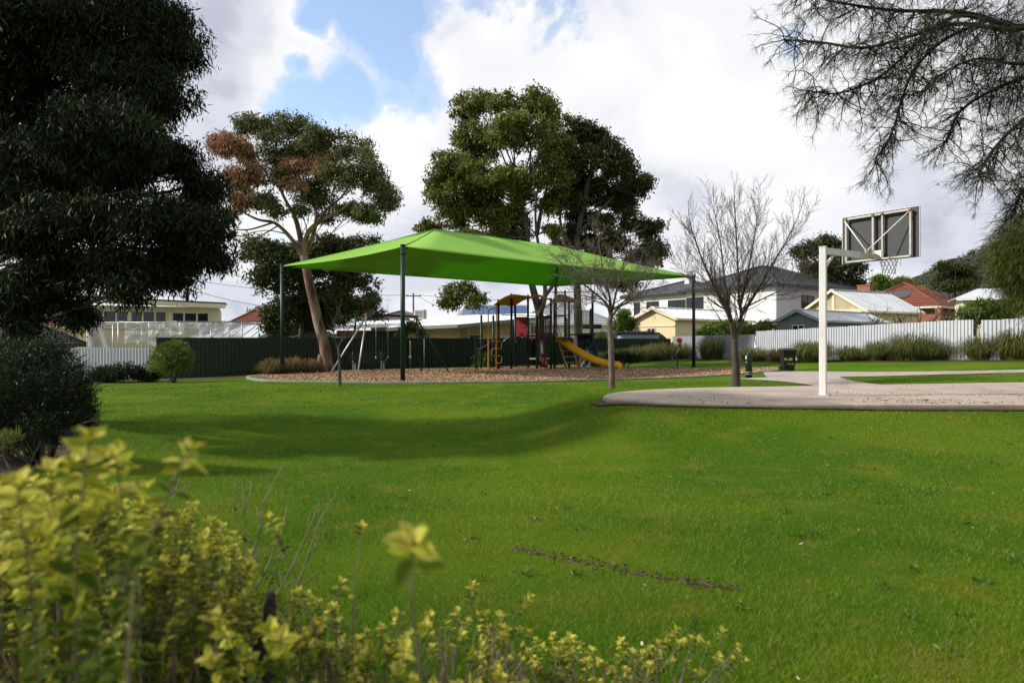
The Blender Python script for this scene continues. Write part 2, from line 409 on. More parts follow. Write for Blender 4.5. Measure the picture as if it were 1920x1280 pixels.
def sail_mat():
    m, nt, out = new_mat('lime green shade cloth')
    N, L = nt.nodes.new, nt.links.new
    tc = N('ShaderNodeTexCoord')
    t = N('ShaderNodeTexNoise'); t.inputs['Scale'].default_value = 0.8; t.inputs['Detail'].default_value = 6
    L(tc.outputs['Object'], t.inputs['Vector'])
    r = N('ShaderNodeValToRGB')
    r.color_ramp.elements[0].color = (0.30, 0.56, 0.10, 1); r.color_ramp.elements[1].color = (0.34, 0.61, 0.12, 1)
    L(t.outputs['Fac'], r.inputs[0])
    p = N('ShaderNodeBsdfPrincipled'); p.inputs['Roughness'].default_value = 0.8; p.inputs['Specular IOR Level'].default_value = 0.15
    L(r.outputs[0], p.inputs['Base Color'])
    w = N('ShaderNodeTexWave'); w.inputs['Scale'].default_value = 60; L(tc.outputs['Object'], w.inputs['Vector'])
    b = N('ShaderNodeBump'); b.inputs['Strength'].default_value = 0.08; L(w.outputs['Fac'], b.inputs['Height'])
    mpw = N('ShaderNodeMapping'); mpw.inputs['Scale'].default_value = (0.35, 1.6, 1.0); mpw.inputs['Rotation'].default_value = (0, 0, 0.72); L(tc.outputs['Object'], mpw.inputs[0])
    tw = N('ShaderNodeTexNoise'); tw.inputs['Scale'].default_value = 1.3; tw.inputs['Detail'].default_value = 4; L(mpw.outputs[0], tw.inputs['Vector'])
    b2 = N('ShaderNodeBump'); b2.inputs['Strength'].default_value = 0.35; b2.inputs['Distance'].default_value = 0.12; L(tw.outputs['Fac'], b2.inputs['Height']); L(b.outputs[0], b2.inputs['Normal']); L(b2.outputs[0], p.inputs['Normal'])
    tr = N('ShaderNodeBsdfTranslucent'); tr.inputs[0].default_value = (0.14, 0.46, 0.014, 1)
    mx = N('ShaderNodeMixShader'); mx.inputs[0].default_value = 0.42
    L(p.outputs[0], mx.inputs[1]); L(tr.outputs[0], mx.inputs[2]); L(mx.outputs[0], out.inputs[0])
    return m


def plastic_sheet_mat():
    m, nt, out = new_mat('clear plastic sheet')
    N, L = nt.nodes.new, nt.links.new
    p = N('ShaderNodeBsdfPrincipled'); p.inputs['Base Color'].default_value = (0.62, 0.62, 0.62, 1); p.inputs['Roughness'].default_value = 0.25
    tc = N('ShaderNodeTexCoord')
    t = N('ShaderNodeTexNoise'); t.inputs['Scale'].default_value = 1.6; t.inputs['Detail'].default_value = 8; t.inputs['Distortion'].default_value = 1.5
    L(tc.outputs['Object'], t.inputs['Vector'])
    b = N('ShaderNodeBump'); b.inputs['Strength'].default_value = 0.8; b.inputs['Distance'].default_value = 0.2; L(t.outputs['Fac'], b.inputs['Height']); L(b.outputs[0], p.inputs['Normal'])
    tp = N('ShaderNodeBsdfTransparent'); tp.inputs[0].default_value = (0.9, 0.9, 0.9, 1)
    mr = N('ShaderNodeMapRange'); mr.inputs[1].default_value = 0.35; mr.inputs[2].default_value = 0.65; mr.inputs[3].default_value = 0.25; mr.inputs[4].default_value = 0.75
    L(t.outputs['Fac'], mr.inputs[0])
    mx = N('ShaderNodeMixShader'); L(mr.outputs[0], mx.inputs[0])
    L(tp.outputs[0], mx.inputs[1]); L(p.outputs[0], mx.inputs[2]); L(mx.outputs[0], out.inputs[0])
    return m


M['sail'] = sail_mat()
M['clear'] = plastic_sheet_mat()

# ------------------------------------------------------------------ object helpers
ORG = {}


def props(o, label=None, cat=None, group=None, kind=None):
    if label: o['label'] = label
    if cat: o['category'] = cat
    if group: o['group'] = group
    if kind: o['kind'] = kind
    return o


def thing(name, label, cat, loc=(0, 0, 0), rz=0.0, group=None):
    o = bpy.data.objects.new(name, None)
    o.empty_display_size = 0.3
    COL.objects.link(o)
    o.location = loc
    o.rotation_euler = (0, 0, rz)
    ORG[o.name] = Vector(loc) if rz == 0 else None
    return props(o, label, cat, group)


def mesh_np(name, co, faces, mat, parent=None, tint=None, smooth=False, org=None):
    """one mesh object from numpy arrays; faces: (n, k) with k vertices per face"""
    me = bpy.data.meshes.new(name)
    co = np.asarray(co, dtype=np.float64)
    if org is None and parent is not None:
        org = ORG.get(parent.name)
    if org is not None:
        co = co - np.array(org)
    nf, k = faces.shape
    me.vertices.add(len(co)); me.vertices.foreach_set('co', co.astype(np.float32).ravel())
    me.loops.add(nf * k); me.loops.foreach_set('vertex_index', faces.astype(np.int32).ravel())
    me.polygons.add(nf); me.polygons.foreach_set('loop_start', np.arange(0, nf * k, k, dtype=np.int32))
    if smooth:
        me.polygons.foreach_set('use_smooth', np.ones(nf, dtype=bool))
    me.update(calc_edges=True)
    if tint is not None:
        a = me.attributes.new('tint', 'FLOAT', 'POINT'); a.data.foreach_set('value', np.asarray(tint, dtype=np.float32))
    me.materials.append(mat)
    o = bpy.data.objects.new(name, me)
    COL.objects.link(o)
    if parent is not None:
        o.parent = parent
        ORG[o.name] = org if org is not None else None
    return o


class MB:
    """collects simple solids and links them as one mesh object"""

    def __init__(self):
        self.v, self.f, self.sm = [], [], []

    def add(self, vs, fs, smooth=False):
        b = len(self.v)
        self.v += [tuple(p) for p in vs]
        self.f += [tuple(b + i for i in f) for f in fs]
        self.sm += [smooth] * len(fs)
        return self

    def box(self, c, s, rz=0.0, mtx=None):
        hx, hy, hz = s[0] / 2, s[1] / 2, s[2] / 2
        mt = mtx or Matrix.Rotation(rz, 3, 'Z')
        vs = [Vector(c) + mt @ Vector((x * hx, y * hy, z * hz)) for z in (-1, 1) for x, y in ((-1, -1), (1, -1), (1, 1), (-1, 1))]
        return self.add(vs, [(3, 2, 1, 0), (4, 5, 6, 7), (0, 1, 5, 4), (1, 2, 6, 5), (2, 3, 7, 6), (3, 0, 4, 7)])

    def bar(self, a, b, w, h=None, up=(0, 0, 1)):
        """a rectangular bar from a to b"""
        a, b = Vector(a), Vector(b)
        h = h or w
        d = (b - a).normalized()
        u = Vector(up)
        if abs(d.dot(u)) > 0.98: u = Vector((0, 1, 0))
        s = d.cross(u).normalized(); t = s.cross(d)
        vs = [p + s * (x * w / 2) + t * (y * h / 2) for p in (a, b) for x, y in ((-1, -1), (1, -1), (1, 1), (-1, 1))]
        return self.add(vs, [(0, 1, 2, 3), (7, 6, 5, 4), (0, 4, 5, 1), (1, 5, 6, 2), (2, 6, 7, 3), (3, 7, 4, 0)])

    def tube(self, pts, rad, n=8, cap=True):
        pts = [Vector(p) for p in pts]
        if isinstance(rad, (int, float)): rad = [rad] * len(pts)
        ring0 = None
        vs, fs = [], []
        t0 = (pts[1] - pts[0]).normalized()
        u = t0.orthogonal().normalized()
        for i, p in enumerate(pts):
            t = (pts[min(i + 1, len(pts) - 1)] - pts[max(i - 1, 0)])
            t = t.normalized() if t.length > 1e-9 else t0
            u = (u - t * u.dot(t))
            u = u.normalized() if u.length > 1e-6 else t.orthogonal().normalized()
            w = t.cross(u)
            for k in range(n):
                a = 2 * math.pi * k / n
                vs.append(p + (u * math.cos(a) + w * math.sin(a)) * rad[i])
        for i in range(len(pts) - 1):
            for k in range(n):
                k2 = (k + 1) % n
                fs.append((i * n + k, i * n + k2, (i + 1) * n + k2, (i + 1) * n + k))
        self.add(vs, fs, True)
        if cap:
            m = len(vs)
            b = len(self.v) - m
            self.f.append(tuple(b + k for k in reversed(range(n)))); self.sm.append(False)
            self.f.append(tuple(b + m - n + k for k in range(n))); self.sm.append(False)
        return self

    def prism(self, poly, z0, z1):
        """upright prism over a plan polygon; z0, z1 numbers or lists per vertex"""
        n = len(poly)
        z0 = z0 if isinstance(z0, (list, tuple)) else [z0] * n
        z1 = z1 if isinstance(z1, (list, tuple)) else [z1] * n
        vs = [(p[0], p[1], z0[i]) for i, p in enumerate(poly)] + [(p[0], p[1], z1[i]) for i, p in enumerate(poly)]
        fs = [tuple(reversed(range(n))), tuple(range(n, 2 * n))] + [(i, (i + 1) % n, n + (i + 1) % n, n + i) for i in range(n)]
        return self.add(vs, fs)

    def slab(self, quad, thick):
        """a flat piece with thickness below it: quad (any polygon, 3D)"""
        q = [Vector(p) for p in quad]
        nrm = (q[1] - q[0]).cross(q[2] - q[0]).normalized()
        n = len(q)
        vs = q + [p - nrm * thick for p in q]
        fs = [tuple(range(n)), tuple(range(2 * n - 1, n - 1, -1))] + [((i + 1) % n, i, n + i, n + (i + 1) % n) for i in range(n)]
        return self.add(vs, fs)

    def lathe(self, c, prof, n=16):
        vs, fs = [], []
        for (r, z) in prof:
            for k in range(n):
                a = 2 * math.pi * k / n
                vs.append((c[0] + r * math.cos(a), c[1] + r * math.sin(a), c[2] + z))
        for i in range(len(prof) - 1):
            for k in range(n):
                k2 = (k + 1) % n
                fs.append((i * n + k, i * n + k2, (i + 1) * n + k2, (i + 1) * n + k))
        return self.add(vs, fs, True)

    def mesh(self, name, mat, org=None):
        me = bpy.data.meshes.new(name)
        o = org if org is not None else Vector((0, 0, 0))
        me.from_pydata([(v[0] - o[0], v[1] - o[1], v[2] - o[2]) for v in self.v], [], self.f)
        me.polygons.foreach_set('use_smooth', self.sm)
        me.update()
        if mat: me.materials.append(mat)
        return me

    def build(self, name, mat, parent=None, bevel=0.0, org=None, kind=None):
        if org is None and parent is not None:
            org = ORG.get(parent.name)
        o = bpy.data.objects.new(name, self.mesh(name, mat, org))
        COL.objects.link(o)
        if parent is not None:
            o.parent = parent
            ORG[o.name] = org
        if bevel:
            b = o.modifiers.new('bevel', 'BEVEL'); b.width = bevel; b.segments = 2; b.limit_method = 'ANGLE'
        if kind: o['kind'] = kind
        return o


def copy_of(src, parent, loc, rot=(0, 0, 0), scale=None):
    c = src.copy()
    COL.objects.link(c)
    c.parent = parent
    c.location = loc
    c.rotation_euler = rot
    if scale: c.scale = scale
    return c


def catmull(pts, per=6, closed=False):
    pts = [Vector(p) for p in pts]
    n = len(pts)
    out = []
    for i in range(n if closed else n - 1):
        g = (lambda k: pts[k % n]) if closed else (lambda k: pts[max(0, min(n - 1, k))])
        p0, p1, p2, p3 = g(i - 1), g(i), g(i + 1), g(i + 2)
        for s in range(per):
            t = s / per
            out.append(0.5 * ((2 * p1) + (p2 - p0) * t + (2 * p0 - 5 * p1 + 4 * p2 - p3) * t * t + (3 * p1 - p0 - 3 * p2 + p3) * t ** 3))
    if not closed: out.append(pts[-1])
    return out


# ------------------------------------------------------------------ leaves and branches

def unit(a):
    return a / np.maximum(np.linalg.norm(a, axis=1, keepdims=True), 1e-9)


def leaf_mesh(name, pos, axis, length, width, mat, parent, tint, fold=0.15, kind=None):
    n = len(pos)
    rnd = RNG.normal(size=(n, 3))
    side = unit(np.cross(axis, rnd))
    nrm = np.cross(axis, side)
    L = length[:, None]; W = width[:, None]
    v0 = pos
    v1 = pos + axis * L * 0.42 + side * W * 0.5 + nrm * W * fold
    v2 = pos + axis * L
    v3 = pos + axis * L * 0.42 - side * W * 0.5 + nrm * W * fold
    co = np.stack([v0, v1, v2, v3], axis=1).reshape(-1, 3)
    f = np.arange(n * 4).reshape(n, 4)
    o = mesh_np(name, co, f, mat, parent, np.repeat(tint, 4))
    if kind: o['kind'] = kind
    return o


def blob_points(blobs, n, cl_r=0.35, per=26, shell=0.45, flat=0.0):
    """points gathered in twig clusters spread through ellipsoids (centre, radii)"""
    w = np.array([b[1][0] * b[1][2] for b in blobs]) ** 0.95
    w = w / w.sum()
    P, T = [], []
    for (c, r), wi in zip(blobs, w):
        nc = max(3, int(n * wi / per))
        d = unit(RNG.normal(size=(nc, 3)))
        rad = (shell + (1 - shell) * RNG.random((nc, 1)) ** 0.7) * (0.88 + 0.22 * RNG.random((nc, 1)))
        cc = np.array(c) + d * rad * np.array(r)
        k = RNG.integers(int(per * 0.5), int(per * 1.6), nc)
        idx = np.repeat(np.arange(nc), k)
        sc = cl_r * (0.6 + 0.8 * RNG.random(nc))
        off = np.clip(RNG.normal(size=(len(idx), 3)), -1.7, 1.7) * sc[idx][:, None] * np.array([0.55, 0.55, 0.45])
        P.append(cc[idx] + off)
        ct = RNG.random(nc)
        T.append(np.clip(0.55 * ct[idx] + 0.45 * RNG.random(len(idx)), 0, 1))
    return np.concatenate(P), np.concatenate(T)


def shrink(blobs, k):
    return [(c, (r[0] * k, r[1] * k, r[2] * k)) for c, r in blobs]


def lobed(blobs, k=6, s=0.46, seed=4):
    rg = np.random.default_rng(seed)
    out = []
    for c, r in blobs:
        for _ in range(k):
            d = rg.normal(size=3); d /= np.linalg.norm(d)
            f = s * rg.uniform(0.65, 1.3)
            out.append((tuple(np.array(c) + d * np.array(r) * rg.uniform(0.45, 0.95)), tuple(np.array(r) * f)))
    return out


def crown(name, blobs, n, L, W, mat, parent, droop=0.6, cl_r=0.35, per=26, shell=0.45, kind=None):
    P, T = blob_points(blobs, n, cl_r, per, shell)
    ax = RNG.normal(size=P.shape); ax[:, 2] -= droop * 1.6
    ax = unit(ax)
    k = 0.7 + 0.6 * RNG.random(len(P))
    return leaf_mesh(name, P, ax, L * k, W * k, mat, parent, T, kind=kind)


def limb_path(a, b, sag=0.1, n=6, seed=0, wob=0.06):
    a, b = Vector(a), Vector(b)
    rs = random.Random(seed)
    ln = (b - a).length
    m = (a + b) / 2 + Vector((rs.uniform(-1, 1) * sag, rs.uniform(-1, 1) * sag, rs.uniform(0.2, 1) * sag)) * ln
    out = []
    for i in range(n + 1):
        t = i / n
        p = a * (1 - t) ** 2 + m * 2 * t * (1 - t) + b * t * t
        if 0 < i < n:
            p = p + Vector((rs.uniform(-1, 1), rs.uniform(-1, 1), rs.uniform(-1, 1))) * ln * wob
        out.append(p)
    return out


def limbs_to(mb, trunk, blobs, r0, seed=1, from_frac=0.45, n=6):
    """a limb from a trunk point to the middle of every leaf clump"""
    rs = random.Random(seed)
    k0 = int(len(trunk) * from_frac)
    for i, (c, r) in enumerate(blobs):
        c = Vector(c)
        best = min(range(k0, len(trunk)), key=lambda k: (trunk[k] - c).length + max(0, trunk[k].z - c.z + 0.4) * 2.0)
        pth = limb_path(trunk[best], c, 0.10, n, seed * 100 + i, 0.035)
        mb.tube(pth, [r0 * (1 - 0.8 * t / n) * rs.uniform(0.8, 1.2) for t in range(n + 1)], 6)
        for q in range(3):
            j = rs.randint(2, n - 1)
            e = c + Vector((rs.uniform(-1, 1) * r[0], rs.uniform(-1, 1) * r[1], rs.uniform(-0.6, 0.9) * r[2])) * 0.85
            mb.tube(limb_path(pth[j], e, 0.12, 4, seed * 1000 + i * 7 + q, 0.05), [r0 * 0.35, r0 * 0.28, r0 * 0.2, r0 * 0.14, r0 * 0.08], 5)


def px_blobs(lst, d, dy=1.0, depth=0.9):
    """ellipses seen in the photograph (x, y, rx, ry) as ellipsoids at distance d, each with its own offset in depth"""
    out = []
    for i, e in enumerate(lst):
        off = e[4] if len(e) > 4 else RNG.uniform(-dy, dy)
        dd = d + off
        c = at(e[0], e[1], dd)
        rx, rz = e[2] / F * dd, e[3] / F * dd
        out.append((tuple(c), (rx, max(0.5 * (rx + rz) * depth, 0.25), rz)))
    return out


def bare_branch(mb, p, d, ln, r, lvl, maxl, rs, up, spread, kids, wob=0.16, nseg=6, droop_tip=0.0):
    pts, rad = [Vector(p)], [r]
    dirv = Vector(d).normalized()
    q = Vector(p)
    for i in range(nseg):
        dirv = (dirv + Vector((rs.uniform(-1, 1), rs.uniform(-1, 1), rs.uniform(-1, 1))) * wob + Vector((0, 0, up))).normalized()
        q = q + dirv * (ln / nseg)
        pts.append(q.copy()); rad.append(r * (1 - 0.72 * (i + 1) / nseg))
    mb.tube(pts, rad, 6 if lvl < 2 else (4 if lvl < 3 else 3), cap=lvl < 2)
    if lvl >= maxl: return
    nk = kids[min(lvl, len(kids) - 1)]
    for k in range(nk):
        t = (k + rs.uniform(0.4, 1.0)) / nk
        t = 0.18 + 0.82 * t
        j = min(nseg - 1, int(t * nseg)); fr = t * nseg - j
        pp = pts[j].lerp(pts[j + 1], min(1, fr))
        base = (pts[j + 1] - pts[j]).normalized()
        side = base.cross(Vector((rs.uniform(-1, 1), rs.uniform(-1, 1), rs.uniform(-1, 1)))).normalized()
        ang = math.radians(rs.uniform(*spread))
        nd = base * math.cos(ang) + side * math.sin(ang)
        bare_branch(mb, pp, nd, ln * rs.uniform(0.38, 0.66) * (1.15 - 0.45 * t), max(0.0055, rad[j] * rs.uniform(0.42, 0.6)), lvl + 1, maxl, rs, up * 0.9, spread, kids, wob, max(3, nseg - 1))


# ------------------------------------------------------------------ the ground, court, paths, bark bed

def nonuni(a, b, mid0, mid1, fine, coarse_n):
    xs = list(np.arange(mid0, mid1 + 1e-6, fine))
    lo = [mid0 - (mid0 - a) * (k / coarse_n) ** 2.2 for k in range(coarse_n, 0, -1)]
    hi = [mid1 + (b - mid1) * (k / coarse_n) ** 2.2 for k in range(1, coarse_n + 1)]
    return np.array(lo + xs + hi)


def build_ground():
    xs = nonuni(-3500, 3500, -30, 40, 0.5, 22)
    ys = nonuni(-3500, 4500, -4, 52, 0.4, 22)
    co = np.array([(x, y, G(x, y) if -60 < x < 100 and -60 < y < 120 else G(min(90, max(-60, x)), min(110, max(-50, y)))) for y in ys for x in xs])
    nx = len(xs)
    i, j = np.meshgrid(np.arange(nx - 1), np.arange(len(ys) - 1))
    a = (j * nx + i).ravel()
    f = np.stack([a, a + 1, a + nx + 1, a + nx], axis=1)
    o = mesh_np('lawn', co, f, M['lawn'], smooth=True)
    o['kind'] = 'structure'


build_ground()


def drape(name, rails, mat, off=0.012, per=8, across=4, skirt=0.0):
    """a sheet that follows the ground between two rails (lists of xy)"""
    a = catmull([(*p, 0) for p in rails[0]], per); b = catmull([(*p, 0) for p in rails[1]], per)
    n = min(len(a), len(b))
    vs, fs = [], []
    for i in range(n):
        for k in range(across + 1):
            p = a[i].lerp(b[i], k / across)
            vs.append((p.x, p.y, G(p.x, p.y) + off))
    w = across + 1
    for i in range(n - 1):
        for k in range(across):
            fs.append((i * w + k, i * w + k + 1, (i + 1) * w + k + 1, (i + 1) * w + k))
    mb = MB().add(vs, fs, True)
    o = mb.build(name, mat)
    o['kind'] = 'structure'
    return o


COURT_Z = 0.385
court_poly = [(p.x, p.y) for p in catmull([(*p, 0) for p in COURT[:5]], 6)] + COURT[5:10] + [(p.x, p.y) for p in catmull([(*p, 0) for p in COURT[10:] + COURT[:1]], 6)][:-1]
mb = MB().prism(court_poly, 0.10, COURT_Z)
o = mb.build('court_slab', M['concrete'], bevel=0.02); o['kind'] = 'structure'

BED = [(-9.9, 26.7), (-8.6, 25.5), (-7, 25.0), (-3.8, 24.45), (0, 24.8), (2.9, 25.9), (6, 27.3), (9.4, 28.9), (11.6, 30.2), (12.4, 31.6), (11.5, 33.0), (8.6, 35.2), (6.4, 38.2), (3.5, 40.2),
       (0, 38.6), (-4, 36.2), (-8, 34.0), (-10.8, 32.0), (-11.3, 29.6)]
bed_line = [(p.x, p.y) for p in catmull([(*p, 0) for p in BED], 6, True)]


def in_poly(xs, ys, poly):
    ins = np.zeros(len(xs), dtype=bool)
    n = len(poly)
    for i in range(n):
        x0, y0 = poly[i]; x1, y1 = poly[(i + 1) % n]
        if y0 == y1: continue
        c = ((y0 > ys) != (y1 > ys)) & (xs < (x1 - x0) * (ys - y0) / (y1 - y0) + x0)
        ins ^= c
    return ins


def build_bed():
    cx, cy = 0.5, 31.0
    rings = 10
    vs, fs = [], []
    n = len(bed_line)
    for r in range(rings + 1):
        t = r / rings
        for (x, y) in bed_line:
            xx, yy = cx + (x - cx) * t, cy + (y - cy) * t
            vs.append((xx, yy, G(xx, yy) + 0.03 + 0.02 * mnoise.noise((xx, yy, 0))))
    for r in range(rings):
        for k in range(n):
            k2 = (k + 1) % n
            fs.append((r * n + k, r * n + k2, (r + 1) * n + k2, (r + 1) * n + k))
    o = MB().add(vs, fs, True).build('bark_bed', M['chip_base']); o['kind'] = 'structure'
    # the edging runs all round
    mb = MB()
    w = 0.17
    ring_v, ring_f = [], []
    for i, (x, y) in enumerate(bed_line):
        x0, y0 = bed_line[i - 1]; x1, y1 = bed_line[(i + 1) % n]
        t = Vector((x1 - x0, y1 - y0)).normalized(); nn = Vector((t.y, -t.x))
        z = G(x, y)
        for (o_, h) in ((0.0, -0.05), (0.0, 0.07), (w, 0.07), (w, -0.05)):
            ring_v.append((x + nn.x * o_, y + nn.y * o_, z + h))
    for i in range(n):
        i2 = (i + 1) % n
        for k in range(3):
            ring_f.append((i * 4 + k, i * 4 + k + 1, i2 * 4 + k + 1, i2 * 4 + k))
    mb.add(ring_v, ring_f)
    o = mb.build('kerb', M['kerb'], bevel=0.015); o['kind'] = 'structure'
    # loose chips
    nchip = 70000
    xs = RNG.uniform(-11.5, 12.6, nchip * 2); ys = 24.2 + (RNG.random(nchip * 2) ** 1.6) * 16.5
    keep = in_poly(xs, ys, bed_line)
    xs, ys = xs[keep][:nchip], ys[keep][:nchip]
    zs = GV(xs, ys) + 0.035 + RNG.random(len(xs)) * 0.045
    ax = RNG.normal(size=(len(xs), 3)); ax[:, 2] *= 0.45
    o = leaf_mesh('bark_chips', np.stack([xs, ys, zs], 1), unit(ax), RNG.uniform(0.03, 0.085, len(xs)), RNG.uniform(0.02, 0.045, len(xs)), M['chips'], None, RNG.random(len(xs)))
    props(o, 'tan bark chips spread under the green shade sail', None, None, 'stuff')


build_bed()
drape('path', [[(9.6, 25.6), (11.2, 25.2), (13.0, 24.3), (16, 23.2), (21, 21.6), (30, 19)], [(11.0, 30.0), (12.6, 28.6), (14.2, 26.4), (16.6, 24.6), (21.5, 22.7), (30.3, 20.1)]], M['path'], 0.02)
drape('path', [[(9.0, 17.4), (9.5, 20.4), (9.45, 23.4), (8.55, 26.3)], [(11.2, 17.9), (11.3, 20.4), (11.5, 23.4), (12.4, 26.2)]], M['path'], 0.024)

# earth scar across the lawn
scar = [ground_hit(px, py) for px, py in ((965, 1028), (1020, 1040), (1100, 1056), (1170, 1070), (1240, 1084), (1310, 1094), (1390, 1108))]
mbs = MB()
cl = catmull(scar, 12)
vs, fs = [], []
for i, p in enumerate(cl):
    w = max(0.004, 0.024 + 0.085 * mnoise.noise((i * 0.55, 2.2, 0))) * (1 if 3 < i < len(cl) - 4 else 0.5)
    p = p + Vector((0, 0.05 * mnoise.noise((i * 0.4, 7.2, 0)), 0))
    for k, s in enumerate((-1, 0, 1)):
        q = Vector((p.x + 0.1 * w * s, p.y + s * w, 0)); vs.append((q.x, q.y, G(q.x, q.y) + (0.004 if s else 0.008) + 0.006 * mnoise.noise((i * 0.9, s, 5))))
for i in range(len(cl) - 1):
    for k in range(2): fs.append((i * 3 + k, i * 3 + k + 1, (i + 1) * 3 + k + 1, (i + 1) * 3 + k))
o = mbs.add(vs, fs, True).build('bare_earth', M['soil']); o['kind'] = 'structure'
front = COURT[:7] + [(20, 13.4)]
drape('bare_earth', [[(x - 0.22 * (i < 4), y - (0.13 if i > 0 else 0)) for i, (x, y) in enumerate(front)], [(x + 0.25, y + 0.22) for x, y in front]], M['soil'], 0.025)
kx = RNG.integers(2, len(cl) - 2, 230)
base = np.array([cl[k] for k in kx]) + RNG.normal(size=(230, 3)) * np.array([0.05, 0.055, 0.0])
base[:, 2] = [G(x, y) + 0.012 for x, y in base[:, :2]]
o = leaf_mesh('clods', base, unit(RNG.normal(size=(230, 3)) * np.array([1, 1, 0.5])), RNG.uniform(0.015, 0.04, 230), RNG.uniform(0.01, 0.022, 230), M['litter'], None, RNG.random(230))
props(o, 'crumbled brown soil clods along the scar in the lawn', None, None, 'stuff')
# bare soil under the shrubs on both sides
drape('garden_bed', [[(-5.9, 7.2), (-6.1, 9.2), (-7.0, 11.0), (-9.5, 14.5)], [(-13, 7.2), (-13, 9.2), (-14, 11.0), (-15, 14.5)]], M['soil'], 0.012)
drape('garden_bed', [[(5.5, 45.5), (9.5, 47.5), (12.4, 45.5), (14.0, 39.8), (16.2, 36.0), (18.5, 32.4), (21.5, 28.2), (24, 25)], [(6.5, 49.5), (11, 53), (14.2, 50), (15.8, 42.5), (18.5, 38), (21.2, 34), (24, 30), (27, 26)]], M['soil'], 0.015)
drape('garden_bed', [[(-18.5, 25.4), (-14, 28.0), (-10.8, 29.7), (-9.0, 33.2)], [(-19.5, 31), (-15.5, 29.9), (-12, 31.6), (-9.5, 33.6)]], M['soil'], 0.012)

# ------------------------------------------------------------------ grass

def build_grass():
    n = 900000
    d = 2.35 * np.exp(RNG.random(n) * math.log(25.5 / 2.35))
    xs = RNG.uniform(-0.80, 0.80, n) * d
    ys = d
    keep = ~in_poly(xs, ys, court_poly)
    for g in (bed_line,):
        keep &= ~in_poly(xs, ys, g)
    keep &= ~((xs < -6.0 - np.maximum(0, ys - 9) * 0.62) & (ys > 7.0) & (ys < 14.5))
    px = [p.x for p in cl]; py = [p.y for p in cl]
    o_ = np.argsort(px)
    sy = np.interp(xs, np.array(px)[o_], np.array(py)[o_])
    in_scar = (xs > min(px)) & (xs < max(px)) & (np.abs(ys - sy) < 0.06 * RNG.random(n) + 0.05 * np.sin(xs * 9) ** 2)
    keep &= ~(in_scar & (RNG.random(n) < 0.72))
    # branch path that joins the court
    pth = [(9.0, 17.4), (9.5, 20.4), (9.45, 23.4), (8.55, 26.3), (12.4, 26.2), (11.5, 23.4), (11.3, 20.4), (11.2, 17.9)]
    keep &= ~in_poly(xs, ys, pth)
    keep &= ~in_poly(xs, ys, [(9.6, 25.6), (11.2, 25.2), (13.0, 24.3), (16, 23.2), (21, 21.6), (21.5, 22.7), (16.6, 24.6), (14.2, 26.4)])
    xs, ys, d = xs[keep], ys[keep], d[keep]
    n = len(xs)
    zs = GV(xs, ys)
    patch = np.array([0.0])
    cell = np.sin(xs * 2.1 + 1.7 * np.sin(ys * 1.3)) * np.sin(ys * 1.9 + 1.3 * np.sin(xs * 1.7))
    h = (0.020 + 0.022 * RNG.random(n) ** 1.8) * (1.0 + 0.35 * cell) * np.where(RNG.random(n) < 0.03, 1.7, 1.0)
    w = np.maximum(0.0024, 0.00052 * d) * (0.7 + 0.6 * RNG.random(n))
    a = RNG.random(n) * 2 * math.pi
    lean = 0.35 + 0.9 * RNG.random(n)
    la = RNG.random(n) * 2 * math.pi
    b = np.stack([xs, ys, zs - 0.004], 1)
    s = np.stack([np.cos(a), np.sin(a), np.zeros(n)], 1) * w[:, None] * 0.5
    tip = b + np.stack([np.cos(la) * lean * h, np.sin(la) * lean * h, h], 1)
    co = np.stack([b - s, b + s, tip], 1).reshape(-1, 3)
    f = np.arange(n * 3).reshape(n, 3)
    o = mesh_np('grass', co, f, M['blade'], None, np.repeat(RNG.random(n), 3))
    props(o, 'short mown green lawn grass', None, None, 'stuff')
    # fallen dry leaves
    n = 90
    d = 3.0 * np.exp(RNG.random(n) * math.log(24 / 3.0)); xs = RNG.uniform(-0.6, 0.8, n) * d
    keep = ~in_poly(xs, d, court_poly); xs, d = xs[keep], d[keep]
    ax = RNG.normal(size=(len(xs), 3)); ax[:, 2] *= 0.2
    o = leaf_mesh('fallen_leaves', np.stack([xs, d, GV(xs, d) + 0.035], 1), unit(ax), RNG.uniform(0.02, 0.055, len(xs)), RNG.uniform(0.008, 0.02, len(xs)), M['flecks'], None, RNG.random(len(xs)))
    props(o, 'dry leaves scattered over the lawn', None, None, 'stuff')
    # broad leaved weeds in the turf
    n = 70
    d = 3.2 * np.exp(RNG.random(n) * math.log(18 / 3.2)); xs = RNG.uniform(-0.5, 0.8, n) * d
    keep = ~in_poly(xs, d, court_poly); xs, d = xs[keep], d[keep]
    k = 11
    P = np.repeat(np.stack([xs, d, GV(xs, d) + 0.012], 1), k, 0) + RNG.normal(size=(len(xs) * k, 3)) * np.array([0.03, 0.03, 0.004])
    ax = RNG.normal(size=P.shape); ax[:, 2] = np.abs(ax[:, 2]) * 0.5 + 0.15
    o = leaf_mesh('weeds', P, unit(ax), RNG.uniform(0.03, 0.06, len(P)), RNG.uniform(0.012, 0.024, len(P)), M['leaf_bright'], None, 0.5 * RNG.random(len(P)))
    props(o, 'dark broad leaved weeds in the lawn', None, None, 'stuff')
    # litter on the court, heaviest along lines near its front edge
    n = 4200
    xs = RNG.uniform(2.2, 16, n)
    line = RNG.integers(0, 4, n)
    ys = np.where(line == 0, 12.25 + 0.02 * (xs - 5) + RNG.normal(size=n) * 0.10, np.where(line == 1, 12.75 + 0.06 * (xs - 5) + RNG.normal(size=n) * 0.09,
         np.where(line == 2, 13.5 + 0.10 * (xs - 5) + RNG.normal(size=n) * 0.5, RNG.uniform(12.2, 17.5, n))))
    m = np.sin(xs * 1.9) + np.sin(xs * 0.7 + 1) + np.sin(ys * 3.0 + xs)
